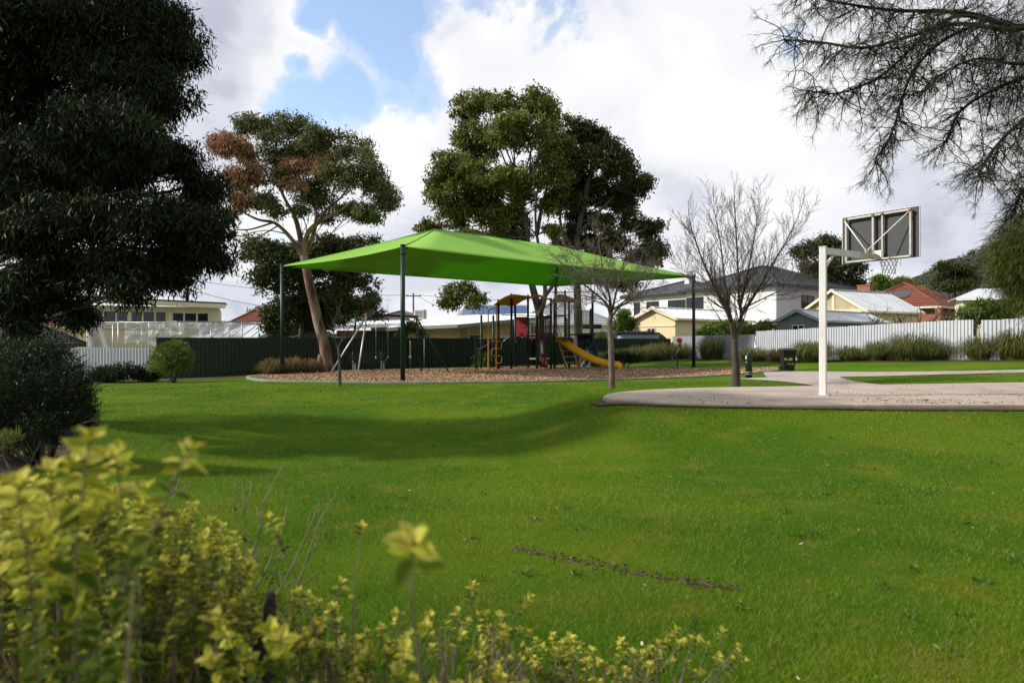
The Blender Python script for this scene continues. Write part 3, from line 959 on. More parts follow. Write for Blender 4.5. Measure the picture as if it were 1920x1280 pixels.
    keep = in_poly(xs, ys, court_poly) & (m > RNG.uniform(-1.0, 2.2, n))
    xs, ys = xs[keep], ys[keep]
    ax = RNG.normal(size=(len(xs), 3)); ax[:, 2] *= 0.25
    o = leaf_mesh('leaf_litter', np.stack([xs, ys, np.full(len(xs), COURT_Z + 0.012)], 1), unit(ax), RNG.uniform(0.015, 0.065, len(xs)), RNG.uniform(0.006, 0.02, len(xs)), M['litter'], None, RNG.random(len(xs)))
    props(o, 'brown leaf litter drifted across the court concrete', None, None, 'stuff')


build_grass()

# ------------------------------------------------------------------ fences

def sheet_mesh(L, H, pitch, depth, kind, mat):
    pts = []
    n = max(1, round(L / pitch)); pt = L / n
    for i in range(n):
        x = i * pt
        if kind == 'sine':
            for k in range(6): pts.append((x + pt * k / 6, -depth * 0.5 * math.sin(2 * math.pi * k / 6)))
        else:
            pts += [(x, 0), (x + pt * 0.36, 0), (x + pt * 0.44, -depth), (x + pt * 0.56, -depth), (x + pt * 0.64, 0)]
    pts.append((L, 0))
    m = len(pts)
    vs = [(x, y, 0) for x, y in pts] + [(x, y, H) for x, y in pts]
    fs = [(i, i + 1, m + i + 1, m + i) for i in range(m - 1)]
    return MB().add(vs, fs, kind == 'sine').mesh('sheet', mat)


def fence(name, label, cat, p0, p1, n, H, pitch, depth, kind, mat, posts=None, rail=None, z_off=0.0, steps=None, part='panel', top_jit=0.0, rs=random.Random(5)):
    p0, p1 = Vector(p0), Vector(p1)
    dv = (p1 - p0); L = dv.length / n; ang = math.atan2(dv.y, dv.x)
    root = thing(name, label, cat, (p0.x, p0.y, G(p0.x, p0.y)))
    me = sheet_mesh(L - 0.006, H, pitch, depth, kind, mat)
    zs = []
    for i in range(n):
        a, b = p0 + dv * (i / n), p0 + dv * ((i + 1) / n)
        z = (min(G(a.x, a.y), G(b.x, b.y)) if steps is None else 0) + z_off + rs.uniform(-1, 1) * top_jit
        if steps: z = steps[0] + (steps[1] - steps[0]) * i / max(1, n - 1) + rs.uniform(-1, 1) * top_jit
        zs.append(z)
        o = bpy.data.objects.new(part, me); COL.objects.link(o); o.parent = root
        o.location = Vector((a.x, a.y, z)) - root.location; o.rotation_euler = (0, 0, ang)
    if posts:
        pm = MB().box((0, 0, H / 2 + 0.01), (posts, posts, H + 0.06)).mesh('post', rail or mat)
        for i in range(n + 1):
            a = p0 + dv * (i / n)
            z = zs[min(i, n - 1)]
            o = bpy.data.objects.new('post', pm); COL.objects.link(o); o.parent = root
            nn = Vector((-dv.y, dv.x)).normalized() * 0.01
            o.location = Vector((a.x + nn.x, a.y + nn.y, z)) - root.location; o.rotation_euler = (0, 0, ang)
        cm = MB().box((L / 2, 0, H + 0.005), (L - 0.004, 0.05, 0.045)).mesh('rail', rail or mat)
        for i in range(n):
            a = p0 + dv * (i / n)
            o = bpy.data.objects.new('rail', cm); COL.objects.link(o); o.parent = root
            o.location = Vector((a.x, a.y, zs[i])) - root.location; o.rotation_euler = (0, 0, ang)
    return root


fence('sheet_fence', 'long dark green sheet metal fence behind the playground', 'fence', (-15.6, 30.0), (12.6, 54.3), 16, 1.8, 0.19, 0.045, 'trap', M['fence_green'], 0.055, M['fence_green'], steps=(-0.15, -0.10))
fence('sheet_fence', 'weathered grey sheet fence between the dark green fence and the white one', 'fence', (12.75, 54.2), (14.95, 42.1), 14, 1.85, 0.16, 0.03, 'trap', M['fence_grey'], None, None, steps=(0.06, 0.08), part='sheet')
fence('sheet_fence', 'long white corrugated fence rising behind the strappy grass clumps', 'fence', (15.0, 42.0), (20.95, 31.0), 16, 1.85, 0.15, 0.045, 'trap', M['fence_white'], None, None, steps=(0.28, 0.64), part='sheet', top_jit=0.012)
fence('sheet_fence', 'shorter white corrugated fence beyond the narrow gap, by the she oak', 'fence', (21.1, 30.7), (25.4, 26.0), 8, 1.85, 0.15, 0.045, 'trap', M['fence_white'], None, None, steps=(0.62, 0.82), part='sheet', top_jit=0.02)
fence('sheet_fence', 'low pale corrugated fence behind the dark needle shrub', 'fence', (-24.5, 31.5), (-15.9, 30.1), 11, 1.42, 0.152, 0.05, 'sine', M['fence_white'], None, None, z_off=-0.05, part='sheet', top_jit=0.01)
fence('paling_fence', 'weathered timber paling fence seen behind the climbing wall', 'fence', (6.3, 55.4), (12.4, 59.6), 26, 2.25, 0.12, 0.02, 'trap', M['fence_timber'], None, None, part='paling', top_jit=0.02)

# ------------------------------------------------------------------ houses

def panes(root, face, u, z, w, h, nx, frame_mat, wall=0.0, bar=0.06):
    """a window on a wall of a house in its own axes: face 'x' looks to -x (u is y), face 'y' looks to -y (u is x); wall = coordinate of that wall"""
    def P(uu, zz, out):
        return (wall - out, uu, zz) if face == 'x' else (uu, wall - out, zz)

    def B(mb, u0, u1, z0, z1, o0, o1):
        a, b = P(u0, z0, o0), P(u1, z1, o1)
        mb.box([(a[i] + b[i]) / 2 for i in range(3)], [abs(a[i] - b[i]) for i in range(3)])
    fr = MB()
    B(fr, u - w / 2, u + w / 2, z + h - bar, z + h, -0.02, 0.05); B(fr, u - w / 2, u + w / 2, z, z + bar, -0.02, 0.07)
    B(fr, u - w / 2, u - w / 2 + bar, z + bar, z + h - bar, -0.02, 0.05); B(fr, u + w / 2 - bar, u + w / 2, z + bar, z + h - bar, -0.02, 0.05)
    for k in range(1, nx):
        c = u - w / 2 + w * k / nx
        B(fr, c - bar / 2, c + bar / 2, z + bar, z + h - bar, -0.02, 0.045)
    f = fr.build('window', frame_mat, root)
    for k in range(nx):
        g = MB()
        B(g, u - w / 2 + w * k / nx + bar / 2, u - w / 2 + w * (k + 1) / nx - bar / 2, z + bar, z + h - bar, 0.005, 0.02)
        g.build('pane', M['glass'], f)
    return f


def courses(mb, a, b, c, d, n, step):
    """a roof slope a-b (eave) to d-c (ridge) laid in n overlapping courses"""
    a, b, c, d = map(Vector, (a, b, c, d))
    nr = (b - a).cross(d - a).normalized()
    if nr.z < 0: nr = -nr
    for i in range(n):
        t0, t1 = i / n, (i + 1) / n
        l0, r0, l1, r1 = a.lerp(d, t0), b.lerp(c, t0), a.lerp(d, t1), b.lerp(c, t1)
        vs = [l0, r0, l0 + nr * step, r0 + nr * step, l1 + nr * 0.004, r1 + nr * 0.004]
        mb.add(vs, [(0, 1, 3, 2), (2, 3, 5, 4)])


def hip_roof(root, x0, x1, y0, y1, ze, zr, mat, over=0.45, fascia=None, n=10, step=0.03, name='roof', hip=None, ridge_mat=None):
    x0 -= over; x1 += over; y0 -= over; y1 += over
    w, l = x1 - x0, y1 - y0
    mb = MB()
    if l >= w:
        hp = w / 2 if hip is None else hip
        r0, r1 = ((x0 + x1) / 2, y0 + hp, zr), ((x0 + x1) / 2, y1 - hp, zr)
    else:
        hp = l / 2 if hip is None else hip
        r0, r1 = (x0 + hp, (y0 + y1) / 2, zr), (x1 - hp, (y0 + y1) / 2, zr)
    A, B, Cc, D = (x0, y0, ze), (x1, y0, ze), (x1, y1, ze), (x0, y1, ze)
    if l >= w:
        quads = [(A, B, r0, r0), (B, Cc, r1, r0), (Cc, D, r1, r1), (D, A, r0, r1)]
        edges = [(A, r0), (B, r0), (Cc, r1), (D, r1), (r0, r1)]
    else:
        quads = [(A, B, r1, r0), (B, Cc, r1, r1), (Cc, D, r0, r1), (D, A, r0, r0)]
        edges = [(A, r0), (B, r1), (Cc, r1), (D, r0), (r0, r1)]
    for q in quads: courses(mb, *q, n, step)
    mb.add([A, B, Cc, D], [(3, 2, 1, 0)])
    o = mb.build(name, mat, root)
    caps = MB()
    for a, b in edges: caps.tube([Vector(a) + Vector((0, 0, 0.03)), Vector(b) + Vector((0, 0, 0.05))], 0.10, 6)
    caps.build('ridge_cap', ridge_mat or mat, o)
    if fascia:
        fb = MB()
        for p, q in ((A, B), (B, Cc), (Cc, D), (D, A)):
            p, q = Vector(p), Vector(q)
            fb.bar(p - Vector((0, 0, 0.09)), q - Vector((0, 0, 0.09)), 0.07, 0.17)
        fb.build('gutter', fascia, root)
    return o


def gable_roof(root, x0, x1, y0, y1, ze, zr, axis, mat, over=0.35, fascia=None, thick=0.1, name='roof', ribs=0):
    """gable with its ridge along axis ('x' or 'y')"""
    mb = MB()
    if axis == 'x':
        ym = (y0 + y1) / 2; k = (zr - ze) / (ym - y0)
        e0, e1 = y0 - over, y1 + over; zo = ze - k * over; a0, a1 = x0 - over, x1 + over
        P = lambda a, c, z: (a, c, z)
    else:
        ym = (x0 + x1) / 2; k = (zr - ze) / (ym - x0)
        e0, e1 = x0 - over, x1 + over; zo = ze - k * over; a0, a1 = y0 - over, y1 + over
        P = lambda a, c, z: (c, a, z)
    s1 = [P(a0, e0, zo), P(a1, e0, zo), P(a1, ym, zr), P(a0, ym, zr)]
    s2 = [P(a1, e1, zo), P(a0, e1, zo), P(a0, ym, zr), P(a1, ym, zr)]
    for s in (s1, s2):
        n = (Vector(s[1]) - Vector(s[0])).cross(Vector(s[2]) - Vector(s[0]))
        mb.slab(s if n.z > 0 else s[::-1], thick)
        if ribs:
            for i in range(ribs + 1):
                t = i / ribs
                p = Vector(s[0]).lerp(Vector(s[1]), t) + Vector((0, 0, 0.015)); q = Vector(s[3]).lerp(Vector(s[2]), t) + Vector((0, 0, 0.015))
                mb.bar(p, q, 0.04, 0.05)
    o = mb.build(name, mat, root)
    mbc = MB().bar(P(a0, ym, zr + 0.02), P(a1, ym, zr + 0.02), 0.28, 0.06); mbc.build('ridge_cap', mat, o)
    if fascia:
        fb = MB()
        for a in (a0 - 0.015, a1 + 0.015):
            fb.bar(P(a, e0, zo - 0.07), P(a, ym, zr - 0.07), 0.05, 0.20, up=P(0, 0, 1)); fb.bar(P(a, e1, zo - 0.07), P(a, ym, zr - 0.07), 0.05, 0.20)
        fb.bar(P(a0, e0 - 0.04, zo - 0.07), P(a1, e0 - 0.04, zo - 0.07), 0.1, 0.14); fb.bar(P(a0, e1 + 0.04, zo - 0.07), P(a1, e1 + 0.04, zo - 0.07), 0.1, 0.14)
        fb.build('gutter', fascia, root)
    return o


def gable_end(mb, x, y0, y1, ze, zr, face):
    """the triangle of wall under a gable"""
    t = 0.12
    ym = (y0 + y1) / 2
    tri = [(y0, ze), (y1, ze), (ym, zr)]
    vs = [((x, a, z) if face == 'x' else (a, x, z)) for a, z in tri] + [((x + t, a, z) if face == 'x' else (a, x + t, z)) for a, z in tri]
    mb.add(vs, [(0, 1, 2), (5, 4, 3), (0, 3, 4, 1), (1, 4, 5, 2), (2, 5, 3, 0)])


def walls(root, x0, x1, y0, y1, z0, z1, mat, name='wall', boards=0):
    mb = MB().box(((x0 + x1) / 2, (y0 + y1) / 2, (z0 + z1) / 2), (x1 - x0, y1 - y0, z1 - z0))
    if boards:
        n = int((z1 - z0) / boards)
        for i in range(n):
            z = z0 + (i + 0.5) * boards
            for (p, q) in (((x0, y0), (x1, y0)), ((x0, y0), (x0, y1)), ((x1, y0), (x1, y1))):
                mb.bar((p[0], p[1], z), (q[0], q[1], z), 0.036, 0.03)
    return mb.build(name, mat, root)


def house_white():
    r = thing('house', 'white two storey house with charcoal hip roofs behind the bare trees', 'house', (26.5, 68.6, 0.07), math.radians(34))
    r.scale = (1.3,) * 3
    zb = -0.6
    walls(r, 0, 10.7, 0, 9, zb, 5.55, M['white_wall'])
    w2 = walls(r, 0.9, 9.5, 9.02, 17.5, zb, 5.5, M['white_wall'])
    # right-facing side of the white walls, its shade put into a grey colour
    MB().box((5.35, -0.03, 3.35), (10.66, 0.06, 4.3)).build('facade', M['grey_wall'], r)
    MB().box((5.35, -0.05, 2.2), (10.74, 0.1, 0.10)).build('string_course', M['roof_mid'], r)
    hip_roof(r, 0, 10.7, 0, 9, 5.55, 7.55, M['roof_dark'], 0.5, M['frame_dark'], 14, 0.035)
    hip_roof(r, 0.9, 9.5, 9.0, 17.5, 5.5, 7.0, M['roof_dark'], 0.45, M['frame_dark'], 12, 0.035)
    panes(r, 'y', 4.1, 3.45, 1.7, 1.35, 2, M['frame_dark'], -0.06)
    panes(r, 'y', 6.9, 3.4, 1.3, 1.35, 1, M['frame_dark'], -0.06)
    panes(r, 'y', 9.3, 3.45, 1.2, 1.35, 1, M['frame_dark'], -0.06)
    panes(r, 'x', 4.6, 4.2, 0.7, 0.9, 1, M['frame_dark'], 0.0)
    panes(r, 'x', 8.0, 3.5, 1.9, 1.45, 2, M['frame_dark'], 0.0)
    panes(r, 'x', 10.9, 3.5, 2.1, 1.4, 2, M['frame_dark'], 0.9)
    panes(r, 'x', 13.9, 3.5, 1.6, 1.4, 2, M['frame_dark'], 0.9)
    panes(r, 'x', 16.0, 3.5, 0.8, 1.4, 1, M['frame_dark'], 0.9)
    # lean-to at the front corner
    lean = MB().slab([(0.0, -3.6, 1.75), (6.2, -3.6, 1.75), (6.2, -0.1, 2.15), (0.0, -0.1, 2.15)], 0.1)
    for k in range(9):
        lean.bar((0.4 + k * 0.7, -3.6, 1.77), (0.4 + k * 0.7, -0.12, 2.17), 0.05, 0.05)
    ro = lean.build('veranda_roof', M['roof_light'], r)
    MB().bar((-0.05, -3.66, 1.68), (6.25, -3.66, 1.68), 0.1, 0.2).bar((-0.05, -3.66, 1.68), (-0.05, -0.1, 2.08), 0.1, 0.2).build('gutter', M['fascia_cream'], ro)
    walls(r, 0.3, 6.0, -3.3, -0.12, zb, 1.66, M['roof_mid'], 'lower_wall')
    # chimney
    MB().box((4.2, 12.4, 7.0), (0.55, 0.55, 1.5)).box((4.2, 12.4, 7.79), (0.66, 0.66, 0.08)).build('chimney', M['white_wall'], r)


def house_garage():
    r = thing('garage', 'pale yellow gabled garage under the white house', 'garage', (13.75, 57.5, -0.19), math.radians(40))
    r.scale = (1.25,) * 3
    walls(r, 0, 9.2, 0, 3.5, -0.4, 3.0, M['cream_wall'])
    mb = MB(); gable_end(mb, 0.0, 0, 3.5, 3.0, 3.66, 'x'); mb.build('gable', M['cream_wall'], r)
    gable_roof(r, 0, 9.2, 0, 3.5, 3.03, 3.72, 'x', M['roof_white'], 0.28, M['fascia_cream'], 0.06, ribs=14)
    MB().bar((-0.03, 0, 2.42), (-0.03, 3.5, 2.42), 0.05, 0.1).build('string_course', M['fascia_cream'], r)
    panes(r, 'x', 2.0, 1.2, 0.75, 1.1, 2, M['frame_cream'], 0.0)
    panes(r, 'y', 8.4, 0.6, 0.8, 1.6, 1, M['frame_dark'], 0.0)


def house_shed():
    r = thing('shed', 'blue grey boarded gable shed right behind the white fence', 'shed', (19.9, 44.0, 0.3), math.radians(38))
    walls(r, 0, 9.2, 0, 3.0, -0.4, 2.62, M['shed_wall'])
    for k in range(20):
        MB().box((-0.02, 0.075 + k * 0.15, 1.25), (0.04, 0.135, 2.9)).build('plank', M['shed_wall'], r)
    mb = MB(); gable_end(mb, -0.01, 0, 3.0, 2.6, 3.25, 'x'); mb.build('gable', M['shed_wall'], r)
    gable_roof(r, 0, 9.2, 0, 3.0, 2.66, 3.32, 'x', M['roof_light'], 0.22, M['roof_mid'], 0.05, ribs=12)
    panes(r, 'x', 1.5, 1.15, 0.85, 1.15, 2, M['frame_cream'], -0.045)


def house_carport():
    r = thing('carport', 'cream carport with lattice gable and pale zinc roof', 'carport', (27.0, 52.0, 0.9), math.radians(30))
    ze, zr = 3.1, 4.72
    for x in (0.1, 3.4, 6.8):
        for y in (0.1, 5.4):
            MB().box((x, y, 1.35), (0.14, 0.14, 3.5)).build('post', M['fascia_cream'], r)
    gable_roof(r, 0, 7.0, 0, 5.5, ze, zr, 'x', M['roof_light'], 0.3, M['fascia_cream'], 0.06, ribs=12)
    MB().bar((-0.02, -0.2, ze - 0.1), (-0.02, 5.7, ze - 0.1), 0.12, 0.26).bar((-0.02, 2.75, ze), (-0.02, 2.75, zr - 0.15), 0.1, 0.22).build('gable_beam', M['fascia_cream'], r)
    lat = MB()
    for s in (1, -1):
        for k in range(-10, 44):
            y0 = -0.2 + k * 0.16
            pts = []
            for z in np.linspace(ze + 0.04, zr - 0.1, 30):
                y = y0 + s * (z - ze) + (0 if s > 0 else 1.4)
                lim = 2.75 * (1 - (z - ze) / (zr - ze)) - 0.06
                if abs(y - 2.75) < lim: pts.append((y, z))
            if len(pts) > 2:
                lat.bar((0.02 + 0.02 * s, pts[0][0], pts[0][1]), (0.02 + 0.02 * s, pts[-1][0], pts[-1][1]), 0.02, 0.055)
    o = lat.build('lattice', M['cream'], r); o['kind'] = 'stuff'
    MB().slab([(0.12, 0.0, ze), (0.12, 5.5, ze), (0.12, 2.75, zr - 0.05)], 0.05).build('gable', M['lattice_shade'], r)
    walls(r, 0.3, 6.9, 4.9, 5.2, -0.4, 2.9, M['cream_wall'])
    walls(r, 0.05, 6.9, 0.0, 0.12, -0.4, 2.95, M['cream_wall'], 'side_wall')
    for k in range(4):
        MB().box((0.9 + k * 1.7, -0.02, 2.6), (0.1, 0.1, 0.6)).build('post', M['fascia_cream'], r)


def house_red():
    r = thing('house', 'brick house with terracotta tiled hip roof and roof solar panels', 'house', (36.6, 59.0, 1.2), math.radians(40))
    zb, ze = -0.6, 3.35
    walls(r, 0, 7.0, 0, 7.2, zb, ze, M['brick'])
    walls(r, 7.02, 13.0, 1.5, 8, zb, ze, M['brick'])
    hip_roof(r, 0, 7.0, 0, 7.2, ze, 5.6, M['roof_red'], 0.6, M['fascia_cream'], 14, 0.05)
    hip_roof(r, 3.0, 13.0, 1.4, 8.4, ze, 6.0, M['roof_red'], 0.6, M['fascia_cream'], 14, 0.05)
    panes(r, 'y', 3.2, 1.2, 1.8, 1.3, 2, M['frame_cream'], 0.0)
    for k, (yy) in enumerate((2.6, 4.2)):
        sl = (5.35 - ze) / 4.1
        x0, x1 = 0.9, 2.6
        MB().slab([(x0, yy + 1.4, ze + sl * (x0 + 0.6) + 0.16), (x0, yy, ze + sl * (x0 + 0.6) + 0.16), (x1, yy, ze + sl * (x1 + 0.6) + 0.16), (x1, yy + 1.4, ze + sl * (x1 + 0.6) + 0.16)][::-1], 0.05).build('solar_panel', M['glass'], r)
    MB().box((1.6, 6.5, 4.75), (0.8, 1.15, 1.7)).box((1.6, 6.5, 5.62), (0.9, 1.25, 0.12)).build('chimney', M['brick'], r)
    pot = MB(); pot.tube([(1.6, 6.2, 5.66), (1.6, 6.2, 6.2)], 0.12, 10); pot.lathe((1.6, 6.2, 6.2), [(0.05, 0), (0.22, 0.02), (0.16, 0.14), (0.0, 0.2)], 10)
    pot.build('chimney_cowl', M['galv'], r)
    MB().box((-0.4, -0.4, 1.3), (0.45, 0.45, 3.9)).build('pillar', M['brick'], r)


def house_right_shed():
    r = thing('shed', 'beige shed with sloping pale roof beside the red roofed house', 'shed', (30.1, 45.6, 1.0), math.radians(-28))
    walls(r, 0, 7.5, 0, 5, -0.5, 3.35, M['fascia_cream'])
    MB().slab([(-0.4, -0.4, 3.4), (7.9, -0.4, 3.4), (7.2, 3.4, 4.2), (1.2, 3.4, 4.2)], 0.1).slab([(1.2, 3.4, 4.2), (7.2, 3.4, 4.2), (7.9, 5.4, 3.5), (-0.4, 5.4, 3.5)], 0.1).slab([(-0.4, 5.4, 3.5), (-0.4, -0.4, 3.4), (1.2, 3.4, 4.2)], 0.06).build('roof', M['roof_light'], r)
    MB().bar((-0.4, -0.44, 3.3), (7.9, -0.44, 3.3), 0.1, 0.16).build('gutter', M['fascia_white'], r)
    panes(r, 'y', 0.45, 0.9, 0.6, 2.1, 1, M['frame_dark'], 0.0)
    for k in range(9):
        MB().box((1.3 + k * 0.7, -0.02, 1.4), (0.05, 0.04, 3.6)).build('batten', M['fascia_cream'], r)
    MB().box((3.9, -0.05, 1.5), (0.22, 0.1, 3.6)).build('downpipe', M['frame_dark'], r)


def house_cream_left():
    r = thing('house', 'cream weatherboard house with a band of dark windows', 'house', (-26.7, 43.0, -0.2), math.radians(22))
    walls(r, 0, 7.6, 0, 7, -0.4, 3.98, M['cream'], boards=0.17)
    MB().slab([(-0.5, -0.7, 4.55), (8.0, -0.7, 4.28), (8.0, 7.5, 4.6), (-0.5, 7.5, 4.85)], 0.10).build('roof', M['fascia_brown'], r)
    MB().bar((-0.5, -0.66, 4.32), (8.0, -0.66, 4.05), 0.06, 0.30).build('fascia', M['fascia_cream'], r)
    MB().slab([(-0.4, -0.62, 4.18), (7.9, -0.62, 3.93), (7.9, 0.0, 3.95), (-0.4, 0.0, 4.2)], 0.03).build('soffit', M['fascia_cream'], r)
    for u, z, w, h in ((1.2, 2.72, 2.15, 1.0), (3.4, 2.72, 2.15, 1.0), (5.85, 2.78, 2.3, 0.88)):
        panes(r, 'y', u, z, w, h, 3, M['frame_cream'], 0.0, 0.10)
    MB().bar((-0.02, -0.05, 2.6), (7.62, -0.05, 2.6), 0.1, 0.12).build('sill', M['fascia_cream'], r)
    MB().box((4.62, -0.05, 3.2), (0.14, 0.08, 1.4)).build('downpipe', M['fascia_cream'], r)
    MB().box((2.3, -0.05, 3.2), (0.14, 0.08, 1.4)).build('downpipe', M['fascia_cream'], r)
    fl = MB(); fl.tube([(5.6, 1.0, 4.4), (5.6, 1.0, 5.3)], 0.10, 8); fl.build('flue', M['black_steel'], r)


def house_red_far():
    r = thing('house', 'red tiled hip roof just past the cream house', 'house', (-25.6, 60.5, 0.0), math.radians(5))
    walls(r, 0, 4.5, 0, 5.6, -0.5, 2.6, M['brick'])
    hip_roof(r, 0, 4.5, 0, 5.6, 2.6, 4.4, M['roof_red'], 0.5, M['fascia_white'], 10, 0.06)
    r = thing('house', 'cream gabled house with red tiles under the dark willow leaved tree', 'house', (-36.4, 47.0, 0.0), math.radians(8))
    walls(r, 0, 7.0, 0, 6, -0.5, 2.6, M['cream'])
    mb = MB(); gable_end(mb, -0.02, 0, 6, 2.6, 4.0, 'x'); mb.build('gable', M['cream'], r)
    hip_roof(r, 0.6, 7.0, 0, 6, 2.6, 4.1, M['roof_red'], 0.5, M['fascia_cream'], 11, 0.06)
    panes(r, 'y', 4.6, 0.9, 1.7, 1.3, 2, M['frame_cream'], 0.0)
    r = thing('shed', 'low shed with dark tiled roof behind the needle shrub', 'shed', (-28.6, 37.5, 0.0), math.radians(4))
    walls(r, 0, 2.6, 0, 3.5, -0.5, 1.35, M['shed_wall'])
    hip_roof(r, 0, 2.6, 0, 3.5, 1.35, 2.4, M['roof_dark'], 0.35, M['frame_dark'], 8, 0.06)


def house_tan():
    r = thing('house', 'low apricot house with white sheet roof behind the green fence', 'house', (-10.2, 50.0, -0.4), 0.0005)
    r.scale = (1.19,) * 3
    # left wing in orange brown brick
    walls(r, -2.6, 1.4, 1.5, 8, -0.3, 2.3, M['orange_wall'])
    MB().slab([(-6.9, 0.6, 2.33), (1.7, 0.6, 2.72), (1.7, 9, 3.25), (-6.9, 9, 2.95)], 0.1).build('roof', M['roof_white'], r)
    MB().bar((-6.9, 0.55, 2.26), (1.7, 0.55, 2.65), 0.08, 0.22).build('fascia', M['fascia_white'], r)
    walls(r, -6.6, -2.62, 3.5, 8, -0.3, 2.1, M['brick'], 'rear_wall')
    panes(r, 'y', -0.1, 0.9, 1.3, 1.3, 2, M['frame_dark'], 1.5)
    panes(r, 'y', 1.0, 0.7, 0.5, 1.5, 1, M['frame_dark'], 1.5)
    # right wing, apricot render
    walls(r, 2.2, 5.4, -0.4, 8, -0.3, 2.5, M['tan_wall'])
    walls(r, 5.42, 10.4, 0.2, 8, -0.3, 2.75, M['tan_wall'])
    MB().slab([(1.0, -0.9, 2.42), (5.3, -0.9, 2.62), (5.3, 8.6, 3.55), (1.0, 8.6, 3.3)], 0.1).slab([(5.3, -0.9, 2.62), (10.8, -0.1, 3.15), (10.8, 8.6, 3.7), (5.3, 8.6, 3.55)], 0.1).build('roof', M['roof_white'], r)
    MB().bar((1.0, -0.95, 2.33), (5.3, -0.95, 2.53), 0.08, 0.2).build('fascia', M['fascia_white'], r)
    MB().bar((5.3, -0.97, 2.5), (10.8, -0.17, 3.05), 0.1, 0.22).build('barge_board', M['roof_mid'], r)
    panes(r, 'y', 6.35, 0.85, 0.85, 1.1, 1, M['fascia_brown'], 0.2)
    panes(r, 'y', 8.9, 1.2, 0.9, 1.4, 1, M['tan_post'], 0.2)
    MB().box((5.9, 0.16, 1.2), (0.09, 0.08, 2.8)).build('downpipe', M['fascia_white'], r)
    for k in range(5):
        MB().bar((5.45, 0.19, 0.6 + 0.38 * k), (10.38, 0.19, 0.6 + 0.38 * k), 0.02, 0.02).build('joint', M['orange_wall'], r)
    # rooftop cooler
    c = thing('air_cooler', 'pale boxy air cooler on the white sheet roof', 'air cooler', (-6.1, 45.0, 2.95))
    MB().box((-6.1, 45.0, 3.30), (0.62, 0.62, 0.62)).build('case', M['fascia_white'], c, bevel=0.03)
    lv = MB()
    for k in range(5): lv.box((-6.1, 44.68, 3.08 + k * 0.1), (0.5, 0.03, 0.05))
    o = lv.build('louvre', M['galv'], c); o['kind'] = 'stuff'
    MB().box((-5.72, 45.0, 3.3), (0.14, 0.5, 0.6)).box((-6.1, 45.0, 2.98), (0.3, 0.3, 0.2)).build('duct', M['roof_mid'], c)
    c.location = (-7.26, 53.5, 3.2); c.scale = (1.19,) * 3


def houses_behind():
    r = thing('house', 'house with a low brown hip roof above the apricot house', 'house', (-13.8, 66.7, -0.2), math.radians(6))
    r.scale = (1.15,) * 3
    walls(r, 0, 5.0, 0, 6, -0.5, 3.2, M['roof_brown'])
    hip_roof(r, 0, 5.0, 0, 6, 3.2, 4.15, M['roof_brown'], 0.5, M['fascia_white'], 8, 0.04)
    an = thing('antenna', 'thin roof antenna over the brown hip roof', 'antenna', (-10.8, 59.0, 3.6))
    
    MB().tube([(-10.8, 59, 3.6), (-10.8, 59, 5.6)], 0.03, 6).build('mast', M['galv'], an)
    ar = MB()
    ar.tube([(-11.2, 59, 5.3), (-10.4, 59, 5.3)], 0.02, 5)
    for k in range(4): ar.tube([(-11.1 + k * 0.2, 58.8, 5.3), (-11.1 + k * 0.2, 59.2, 5.3)], 0.015, 4)
    ar.build('boom', M['galv'], an)
    an.location = (-12.4, 68.0, 3.9)
    r = thing('house', 'house with blue solar panels across its roof', 'house', (-5.25, 67.5, -0.37), 0.0005)
    r.scale = (1.25,) * 3
    walls(r, 0, 5.2, 0, 6, -0.5, 3.3, M['cream_wall'])
    o = MB().slab([(-0.4, -0.4, 3.3), (5.6, -0.4, 3.3), (5.6, 3.0, 4.55), (0.4, 3.0, 4.55)], 0.12).slab([(0.4, 3.0, 4.55), (5.6, 3.0, 4.55), (5.6, 6.4, 3.3), (-0.4, 6.4, 3.3)], 0.1).build('roof', M['roof_mid'], r)
    for k in range(6):
        x0 = 0.15 + k * 0.86
        MB().slab([(x0, -0.1, 3.47), (x0 + 0.82, -0.1, 3.47), (x0 + 0.82 + 0.06, 2.6, 4.47), (x0 + 0.06 + 0.05, 2.6, 4.47)], 0.04).build('solar_panel', M['solar'], r)
    r = thing('house', 'house with a plain grey roof seen past the yellow playground roof', 'house', (0.75, 70.0, -0.37), math.radians(4))
    r.scale = (1.25,) * 3
    walls(r, 0, 7.6, 0, 7, -0.5, 3.0, M['white_wall'])
    hip_roof(r, 0, 7.6, 0, 7, 3.0, 5.0, M['roof_mid'], 0.4, M['fascia_white'], 10, 0.03)
    panes(r, 'y', 2.4, 0.9, 1.6, 1.3, 2, M['frame_dark'], 0.0)
    r = thing('shed', 'slate blue gable shed behind the leaning gum trunk', 'shed', (-14.8, 40.2, 0.0), math.radians(14))
    walls(r, 0, 4.4, 0, 4, -0.4, 1.75, M['shed_wall'])
    mb = MB(); gable_end(mb, -0.06, 0, 4.4, 1.75, 2.75, 'y'); mb.build('gable', M['shed_wall'], r)
    gable_roof(r, 0, 4.4, 0, 4, 1.78, 2.8, 'y', M['roof_mid'], 0.3, M['roof_light'], 0.06)
    r = thing('shed', 'pale zinc roofed shed at the end of the plastic greenhouse', 'shed', (-20.2, 44.0, 0.0), math.radians(-8))
    walls(r, 0, 4.8, 0, 4, -0.4, 1.9, M['grey_wall'])
    gable_roof(r, 0, 4.8, 0, 4, 1.9, 2.7, 'x', M['roof_light'], 0.3, M['fascia_white'], 0.06, ribs=8)


house_white(); house_garage(); house_shed(); house_carport(); house_red(); house_right_shed(); house_cream_left(); house_red_far(); house_tan(); houses_behind()


